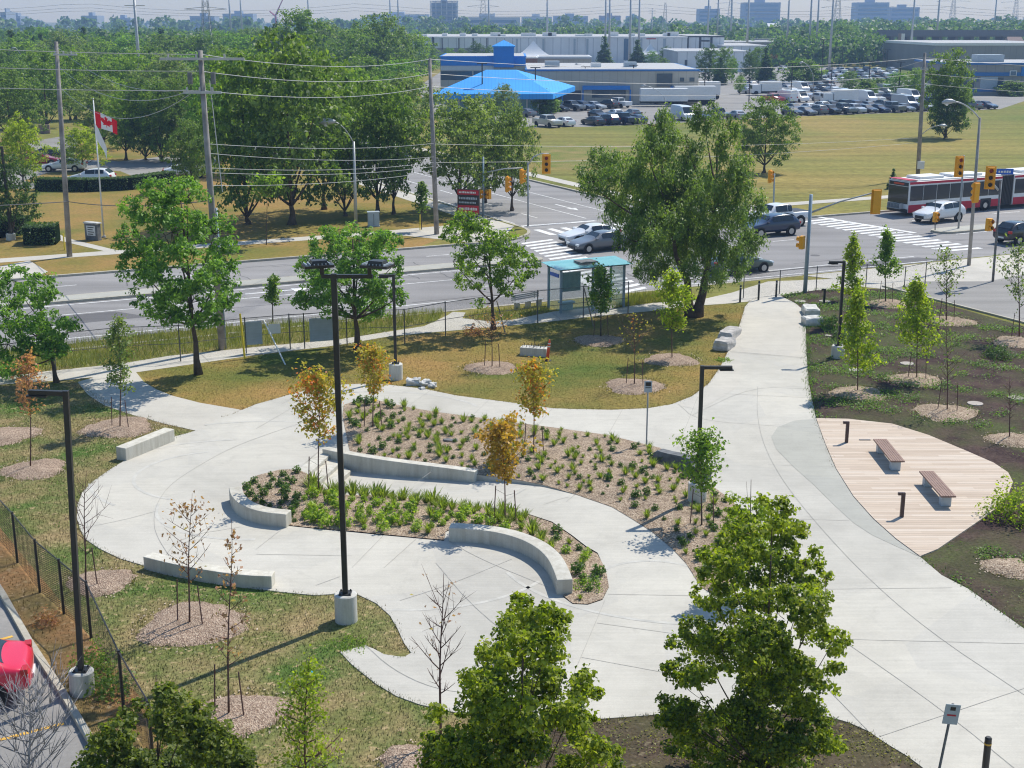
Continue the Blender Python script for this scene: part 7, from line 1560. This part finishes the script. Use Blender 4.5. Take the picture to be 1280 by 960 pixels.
# masts and lattice pylons
def lattice(x, Y, yt, w0, label, arms=True):
    X = VP(x, 30, Y)[0]; H_ = VP(x, yt, Y)[1]; r = Tw('lattice_pylon', (X, Y), label, 'pylon'); m = MB(); N_ = 14; t_ = .007 * w0 + .02
    def c(k): z = H_ * k / N_; s = w0 / 2 * (1 - .82 * (k / N_)) ; return z, s
    for k in range(N_):
        z0, s0 = c(k); z1, s1 = c(k + 1)
        for (a, b) in ((-1, -1), (1, -1), (1, 1), (-1, 1)):
            a2, b2 = (-b, a); m.tube([(a * s0, b * s0, z0), (a * s1, b * s1, z1)], t_ * 1.5, 4, cap=False); m.tube([(a * s0, b * s0, z0), (a2 * s1, b2 * s1, z1)], t_, 3, cap=False); m.tube([(a2 * s0, b2 * s0, z0), (a * s1, b * s1, z1)], t_, 3, cap=False)
    m.build('frame', M['grey_pole'], r)
    if arms:
        for f, L_ in ((.97, 1.5), (.84, 2.0), (.71, 1.5)):
            z = H_ * f; q = MB(); q.tube([(-w0 * L_, 0, z), (0, 0, z + w0 * .15), (w0 * L_, 0, z)], t_ * 1.6, 4); q.tube([(-w0 * L_, 0, z), (0, 0, z - w0 * .1), (w0 * L_, 0, z)], t_ * 1.4, 4); q.build('crossarm', M['galv'], r)
lattice(258, 330, -30, 3.4, 'tall steel lattice pylon over the left trees'); lattice(604, 900, -12, 7, 'lattice pylon right of the tower under construction'); lattice(1046, 800, -12, 6.5, 'lattice pylon above the middle of the right woods'); lattice(831, 1000, 3, 5, 'bushy lattice mast above the warehouse', False); lattice(1190, 1100, -8, 7, 'faint lattice pylon above the overpass'); lattice(1268, 1200, -6, 7, 'faint lattice pylon at the far right'); lattice(912, 1300, -4, 7, 'faint lattice pylon right of the blue office block')
for i, (x, Y, r_) in enumerate([(170, 260, .32), (288, 700, .5), (302, 800, .5), (386, 800, .5), (488, 900, .5), (498, 800, .5), (611, 850, .55), (684, 600, .45), (757, 480, .35), (762, 500, .38), (788, 480, .4), (799, 500, .4), (815, 900, .4), (885, 600, .42), (897, 650, .42), (914, 620, .45), (935, 560, .45), (985, 560, .42), (1013, 520, .42), (1022, 560, .42), (1040, 420, .35), (1141, 520, .4), (1172, 700, .5), (1243, 900, .5)]):
    z = VP(x, -14 if i not in (12,) else 10, Y)[1]; xx = VP(x, 30, Y)[0]; r = Tw('steel_mast', (xx, Y), 'slim grey steel power mast rising above the treetops', 'mast', 'steel power masts on the horizon'); MB().tube([(0, 0, 0), (0, 0, z)], [r_ * 1.3, r_ * .7], 8).build('shaft', M['galv'], r, smooth=True)
    for f in (.93, .86): MB().tube([(-r_ * 6, 0, z * f), (r_ * 6, 0, z * f)], r_ * .25, 4).build('crossarm', M['galv'], r)
def hwire(y0, y1, Y, label): 
    a = VP(-250, y0, Y); b = VP(1500, y1, Y); 
    P_ = []
    for i in range(49): t = i / 48; s = (t * 5) % 1; P_.append(Vector((a[0] + (b[0] - a[0]) * t, Y, a[1] + (b[1] - a[1]) * t - 6 * 4 * s * (1 - s) * .5)))
    o = MB().tube([p - P_[0] for p in P_], .05 * Y / 500, 3, cap=False).build('power_line', M['wire'], loc=P_[0]); tag(o, label, 'power line', 'transmission lines in the sky')
for k, y in enumerate((3, 8, 12)): hwire(y, y + 2, 520 + 80 * k, '%s faint transmission line across the sky' % ['uppermost', 'middle', 'lowest'][k])
# crane
Yc = 1500; X = VP(345, 30, Yc)[0]; r = Tw('tower_crane', (X, Yc), 'thin red crane on the horizon left of the highest tree', 'crane'); MB().box(-.8, .8, -.8, .8, 0, VP(345, 20, Yc)[1]).build('mast', M['far_red'] if 'far_red' in MATS else M['sign_red'], r); a = VP(344, 20, Yc); b = VP(354, -2, Yc); MB().tube([(a[0] - X, 0, a[1]), (b[0] - X, 0, b[1])], [.9, .5], 4).build('jib', M['sign_red'], r); b = VP(337, 14, Yc); MB().tube([(a[0] - X, 0, a[1]), (b[0] - X, 0, b[1])], [.9, .7], 4).build('counter_jib', M['sign_red'], r)
# a few houses beyond the woods at the right
for i, (x0, x1, yb, yt, l, m_) in enumerate([(1250, 1264, 33, 27, 'small pale roofed house on the right horizon', 'far_tower_light'), (1262, 1280, 56, 46, 'brown brick block right of the overpass', 'far_brown'), (960, 972, 35, 29, 'white roofed shed on the horizon below the office slab', 'far_tower_light')]):
    Y = [1400, 560, 1300][i]; a, z1 = VP(x0, yt, Y); b, _ = VP(x1, yt, Y); r = Tw('house', (a, Y), l, 'house'); w_ = b - a; MB().box(0, w_, 0, w_, -.5, z1 * .75).build('wall', M[m_], r); MB().add([(-.5, -.5, z1 * .75), (w_ + .5, -.5, z1 * .75), (w_ + .5, w_ + .5, z1 * .75), (-.5, w_ + .5, z1 * .75), (0, w_ / 2, z1), (w_, w_ / 2, z1)], [(0, 1, 5, 4), (2, 3, 4, 5), (0, 4, 3), (1, 2, 5), (3, 2, 1, 0)]).build('roof', M['white' if i != 1 else 'far_brown'], r)
# ================================================================== planting, grass, haze
def plant_proto(kind, seed):
    rng = np.random.default_rng(seed)
    if kind == 'tuft':
        n = 70; a = rng.uniform(0, 6.28, n); r0 = rng.uniform(0, .06, n); lean = rng.uniform(.05, .32, n); h = rng.uniform(.18, .42, n); b = np.stack([np.cos(a) * r0, np.sin(a) * r0, np.zeros(n)], 1)
        t = b + np.stack([np.cos(a) * lean, np.sin(a) * lean, h], 1); m_ = b * .4 + t * .6 + np.array([0, 0, .05]); s = np.stack([-np.sin(a), np.cos(a), np.zeros(n)], 1) * .014
        return np.stack([b - s, b + s, m_ + s * .9, m_ - s * .9], 1).reshape(-1, 3), np.stack([m_ - s * .9, m_ + s * .9, t + s * .2, t - s * .2], 1).reshape(-1, 3)
    n = 130 if kind == 'herb' else 90; d = unit(rng.normal(size=(n, 3))); d[:, 2] = np.abs(d[:, 2]); p = d * np.array([.22, .22, .30]) * rng.uniform(.3, 1, (n, 1)) + np.array([0, 0, .06])
    return leaf_quads(p, d, .10, rng, up=.6, slim=.6), None
PM = {}
for kind, mat in (('tuft', 'tuft'), ('herb', 'herb'), ('lime', 'herb_lime')):
    for s in range(3):
        a, b = plant_proto('herb' if kind == 'lime' and s else kind if kind != 'lime' else 'lime', 90 + s + len(kind)); v = a if b is None else np.concatenate([a, b])
        o = np_mesh('plant', v, 4, M[mat]); PM[(kind, s)] = o.data; bpy.data.objects.remove(o)
rp = random.Random(77)
def plant_bed(poly, n, dmin, kfun, zf, desc, group, rowed=0):
    A = np.array(poly); x0, y0 = A.min(0); x1, y1 = A.max(0); got = []; tries = 0
    while len(got) < n and tries < 30000:
        tries += 1; x, y = rp.uniform(x0, x1), rp.uniform(y0, y1)
        if rowed: y = round(y / rowed) * rowed + rp.uniform(-.07, .07); 
        if not pip(poly, np.array([x]), np.array([y]))[0]: continue
        if seg_d(x, y, poly + [poly[0]]) < .22: continue
        if any((x - a) ** 2 + (y - b) ** 2 < dmin * dmin for a, b in got): continue
        k = kfun(x, y)
        if not k: continue
        got.append((x, y)); kind, sc = k
        o = bpy.data.objects.new({'tuft': 'ornamental_grass', 'herb': 'leafy_plant', 'lime': 'leafy_plant'}[kind], PM[(kind, rp.randrange(3))]); COL.objects.link(o); o.location = (x, y, zf(x, y) - .01); s = sc * rp.choice((.55, .7, .85, .95, 1.1, 1.25)); o.scale = (s, s, s * rp.uniform(.85, 1.15)); o.rotation_euler = (0, 0, rp.uniform(0, 6.28))
        tag(o, {'tuft': 'small tuft of ornamental grass in ' + desc, 'herb': 'small dark green leafy plant in ' + desc, 'lime': 'small lime green plant in ' + desc}[kind], 'ornamental grass' if kind == 'tuft' else 'plant', kind='thing', group={'tuft': 'grass tufts in ', 'herb': 'green plants in ', 'lime': 'lime plants in '}[kind] + desc)
def topx(x, y):                                     # which part of the bed, measured in photo columns
    d = y * CT + CAMH * ST; return 640 + x * F / d, 480 - F * (-(y) * -ST * -1 - CAMH * CT * 1) / d if False else 0
def k1(x, y):
    c = topx(x, y)[0]
    if rp.random() < .12: return None
    if c < 500: return ('herb', 1.0) if rp.random() < .55 else ('tuft', .75)
    if c < 760: return ('tuft', .72) if rp.random() < .8 else ('herb', .5)
    return ('tuft', .7) if rp.random() < .5 else ('herb', .75)
def k2(x, y):
    c = topx(x, y)[0]; d = seg_d(x, y, ramp_edge)
    if c < 375: return ('herb', .85)
    if c > 690: return ('herb', .9) if rp.random() < .5 else (('lime', .9) if rp.random() < .6 else ('tuft', .8))
    if d < 1.35: return ('tuft', 1.05)
    return ('lime', 1.0) if rp.random() < .75 else ('tuft', .9)
b1_in = b1; plant_bed(b1_in, 300, .33, k1, zbed1, 'the upper mulch bed', 'upper')
plant_bed(b2, 165, .30, k2, zbed2, 'the lower mulch bed', 'lower')

# weeds and grass as ground cover
def ground_scatter(name, poly, n, mat, label, size=.08, h=.1, blades=True, seed=1, keep=None, holes=(), z=.01, leafy=False):
    rng = np.random.default_rng(seed); A = np.array(poly); x0, y0 = A.min(0); x1, y1 = A.max(0); X = rng.uniform(x0, x1, n * 3); Y = rng.uniform(y0, y1, n * 3)
    k = pip(poly, X, Y)
    for q in holes: k &= ~pip(q, X, Y)
    if keep is not None: k &= keep(X, Y, rng)
    X, Y = X[k][:n], Y[k][:n]; n = len(X)
    if leafy:
        p = np.stack([X, Y, z + rng.uniform(.01, h, n)], 1); v = leaf_quads(p, np.tile(np.array([0, 0, 1.]), (n, 1)), size, rng, up=.8); o = np_mesh(name, v, 4, M[mat])
    else:
        a = rng.uniform(0, 6.28, n); ln = rng.uniform(.1, .7, n) * h; hh = rng.uniform(.5, 1.2, n) * h; b = np.stack([X, Y, np.full(n, z - .01)], 1); s = np.stack([-np.sin(a), np.cos(a), np.zeros(n)], 1) * size * .5
        t = b + np.stack([np.cos(a) * ln, np.sin(a) * ln, hh], 1); o = np_mesh(name, np.stack([b - s, b + s, t], 1).reshape(-1, 3), 3, M[mat])
    return tag(o, label, 'grass', kind='stuff')
def near_deck(X, Y): c = np.array(dk).mean(0); return np.clip(1.7 - np.hypot((X - c[0]) / 6.0, (Y - c[1]) / 6.5), 0, 1) * (X > c[0] - 2.5)
def nz(X, Y, s, ph=0): return np.sin(X * s + ph) * np.cos(Y * s * 1.3 + ph * 2) + .6 * np.sin((X * .7 + Y) * s * 2.3 + ph) + .35 * np.cos((X - Y * .8) * s * 4.7)
leaf_mat('blade_mix', (.10, .12, .025), (.26, .22, .07), (.34, .26, .12), .25, trans=.25); leaf_mat('blade_wild', (.13, .16, .02), (.30, .30, .06), (.40, .32, .14), .25, trans=.3)
leaf_mat('blade_lush', (.05, .12, .015), (.13, .22, .03), trans=.3)
ground_scatter('grass', lawn, 50000, 'lawn_dry', 'short dry brown and green lawn between the sidewalk and the plaza', .022, .055, seed=2)
ground_scatter('grass', [G(*p) for p in [(-60, 600), (-60, 500), (0, 483), (97, 478), (165, 519), (245, 539), (155, 577), (103, 616), (96, 648), (107, 675), (180, 708), (270, 726), (352, 741), (412, 744), (447, 744), (487, 770), (514, 817), (467, 812), (425, 816), (470, 856), (570, 892), (640, 899), (747, 900), (747, 1060), (260, 1060), (190, 890), (0, 660)]], 80000, 'lawn_weedy', 'patchy weedy lawn left and below the plaza', .022, .075, seed=3)
ground_scatter('weeds', lawn2, 9000, 'weed', 'green weeds scattered over the lower left lawn', .055, .06, seed=4, leafy=True, keep=lambda X, Y, r: (nz(X, Y, 1.1) > .55) & (Y < 60) & (X > -25))
ground_scatter('weeds', gard2, 70000, 'weed', 'patches of green weeds in the dark garden', .085, .14, seed=5, leafy=True, keep=lambda X, Y, r: ((nz(X, Y, .85, 1) + r.normal(size=len(X)) * .3 + np.where(X - .30 * Y < 1.2, .6, 0) - .9 * near_deck(X, Y)) > .66) & (X < 45))
ground_scatter('weeds', gard2, 12000, 'leaf_pale', 'pale dry weeds in the dark garden', .05, .10, seed=6, leafy=True, keep=lambda X, Y, r: ((nz(X, Y, 1.3, 4) + r.normal(size=len(X)) * .3) > .3) & (X < 45) & (near_deck(X, Y) < .2))
ground_scatter('weeds', gard3, 8000, 'leaf_olive', 'low weeds in the garden below the plaza', .06, .08, seed=7, leafy=True, keep=lambda X, Y, r: (nz(X, Y, 1.5, 2) + r.normal(size=len(X)) * .5) > .1)
for i, w_ in enumerate((wild, wild2, wild3)): ground_scatter('tall_grass', w_, (16000, 1500, 2600)[i], 'blade_wild', ['tall wild yellow-green grass along the fence', 'tall grass left of the bus shelter', 'tall grass below the zebra crossing'][i], .03, (.42, .3, .45)[i], seed=8 + i)
ground_scatter('grass', dry, 26000, 'verge_dry', 'dry brown grass between fence and parking lot', .024, .08, seed=12, keep=lambda X, Y, r: (Y < 48))
# grass fringe along the plaza edges
def fringe(px, label, n=9, h=.13, off=.12, seed=20, mat='blade_lush'):
    rng = np.random.default_rng(seed); W = [G(*p) for p in px]; Q = []
    for a, b in zip(W[:-1], W[1:]):
        L = math.hypot(b[0] - a[0], b[1] - a[1]); k = max(1, int(L * n)); t = rng.uniform(0, 1, k); X = a[0] + (b[0] - a[0]) * t + rng.normal(size=k) * off; Y = a[1] + (b[1] - a[1]) * t + rng.normal(size=k) * off
        an = rng.uniform(0, 6.28, k); s = np.stack([-np.sin(an), np.cos(an), np.zeros(k)], 1) * .014; bb = np.stack([X, Y, np.full(k, .0)], 1); hh = rng.uniform(.4, 1.5, k) * h; tt = bb + np.stack([np.cos(an) * hh * .5, np.sin(an) * hh * .5, hh], 1); Q.append(np.stack([bb - s, bb + s, tt], 1).reshape(-1, 3))
    o = np_mesh('grass', np.concatenate(Q), 3, M[mat]); tag(o, label, 'grass', kind='stuff')
fringe(plaza_px[:54], 'grass fringe along the lower and left plaza edge', n=32, h=.075, off=.05, mat='lawn_weedy'); fringe([(1280, 787), (1210, 737), (1150, 697)] , 'grass fringe at the right plaza edge', n=40, h=.09, off=.08, seed=21); fringe(plaza_px[-35:], 'grass fringe along the lawn side of the plaza', n=35, h=.07, off=.06, seed=22, mat='lawn_dry'); fringe([(1020, 524), (1011, 480), (1007, 400)], 'grass fringe right of the walk', n=60, off=.12, h=.12, seed=23)
# leafy clumps
def bushlet(px, w_, h_, mat, label, seed=1, n=500, size=.09, name='weed_bush', cat='plant', z=0.0):
    rng = np.random.default_rng(seed); d = unit(rng.normal(size=(n, 3))); d[:, 2] = np.abs(d[:, 2]); p = d * np.array([w_ / 2, w_ / 2, h_]) * rng.uniform(.3, 1, (n, 1)) ** .6 * (1 + .25 * np.sin(d[:, :1] * 9 + seed)); o = np_mesh(name, leaf_quads(p, d, size, rng), 4, M[mat]); x, y = G(*px, z); o.location = (x, y, z); tag(o, label, cat)
bushlet((118, 845), 1.3, .9, 'leaf_bright', 'tall green weed clump by the fence behind the lamp base', 1, 700); bushlet((140, 868), 1.2, .7, 'leaf_mid', 'darker weed clump at the fence post by the lamp base', 2, 600); bushlet((60, 782), .8, .5, 'leaf_rust', 'dry brown weed clump leaning on the fence', 3, 250)
bushlet((1270, 648), 2.2, 1.3, 'leaf_lime', 'bright yellow-green shrub right of the deck', 4, 1500, .11, 'shrub', 'shrub'); bushlet((1247, 447), 1.7, .6, 'leaf_dark', 'low dark spreading shrub near the right edge', 5, 1300, .09, 'shrub', 'shrub'); bushlet((1052, 425), 1.3, .6, 'leaf_dark', 'low dark shrub behind the short garden lamp', 6, 900, .09, 'shrub', 'shrub'); bushlet((1040, 410), 1.8, .7, 'leaf_mid', 'loose green shrub right of the white rocks', 7, 900, .1, 'shrub', 'shrub'); bushlet((592, 418), 1.2, .5, 'leaf_rust', 'reddish low shrub at the sidewalk under the bright maple', 8, 400, .1, 'shrub', 'shrub')
bushlet((735, 735), 1.1, .35, 'leaf_bright', 'bright green clump at the lower tip of the mulch bed', 9, 500, .07); bushlet((440, 806), 1.2, .12, 'leaf_bright', 'patch of bright clover by the tall lamp base', 10, 700, .05); bushlet((905, 451), 1.0, .12, 'leaf_bright', 'green weed patch by the left rocks at the walk', 11, 400, .07); bushlet((812, 483), .5, .15, 'leaf_bright', 'green weeds on the mulch ring nearest the plaza', 12, 160, .07); bushlet((620, 905), 1.5, .2, 'weed', 'weeds at the plaza edge behind the front linden', 13, 500, .07)

# ---- air
def haze():
    m, nt, out = newmat('haze_air'); v = nt.nodes.new('ShaderNodeVolumePrincipled'); v.inputs['Color'].default_value = (.42, .63, 1.0, 1); v.inputs['Density'].default_value = .00032; v.inputs['Anisotropy'].default_value = 0.0
    nt.links.new(v.outputs[0], out.inputs['Volume']); o = MB().box(-3000, 3000, -40, 3000, -1.3, 75).build('haze', m); tag(o, 'thin bluish summer haze over the whole district', 'haze', kind='stuff'); return o
haze()
# loose mulch chips and stray blades soften the rims of the mulch rings
def ring_edges():
    rng = np.random.default_rng(91); Q, B = [], []
    for (x, y, w_) in R_:
        X, Y = G(x, y); s = G(x + 1, y)[0] - X; r = w_ / 2 * s
        if Y > 75: continue
        n = int(70 * r); a = rng.uniform(0, 6.28, n); q = r * (1 + rng.normal(size=n) * .11); Q.append(leaf_quads(np.stack([X + np.cos(a) * q, Y + np.sin(a) * q, np.full(n, .03)], 1), np.tile(np.array([0, 0, 1.]), (n, 1)), .09, rng, up=1.5, slim=.45, droop=0))
        n = int(220 * r); a = rng.uniform(0, 6.28, n); q = r * (.97 + rng.normal(size=n) * .07); b = np.stack([X + np.cos(a) * q, Y + np.sin(a) * q, np.full(n, .005)], 1); t = rng.uniform(0, 6.28, n); sd_ = np.stack([-np.sin(t), np.cos(t), np.zeros(n)], 1) * .012; h = rng.uniform(.05, .13, n)
        B.append(np.stack([b - sd_, b + sd_, b + np.stack([np.cos(t) * h * .6, np.sin(t) * h * .6, h], 1)], 1).reshape(-1, 3))
    tag(np_mesh('mulch_chips', np.concatenate(Q), 4, M['chip_light']), 'loose wood chips round the rims of the mulch rings', 'mulch', kind='stuff'); tag(np_mesh('grass', np.concatenate(B), 3, M['blade_mix']), 'grass blades creeping over the mulch rims', 'grass', kind='stuff')
ring_edges()
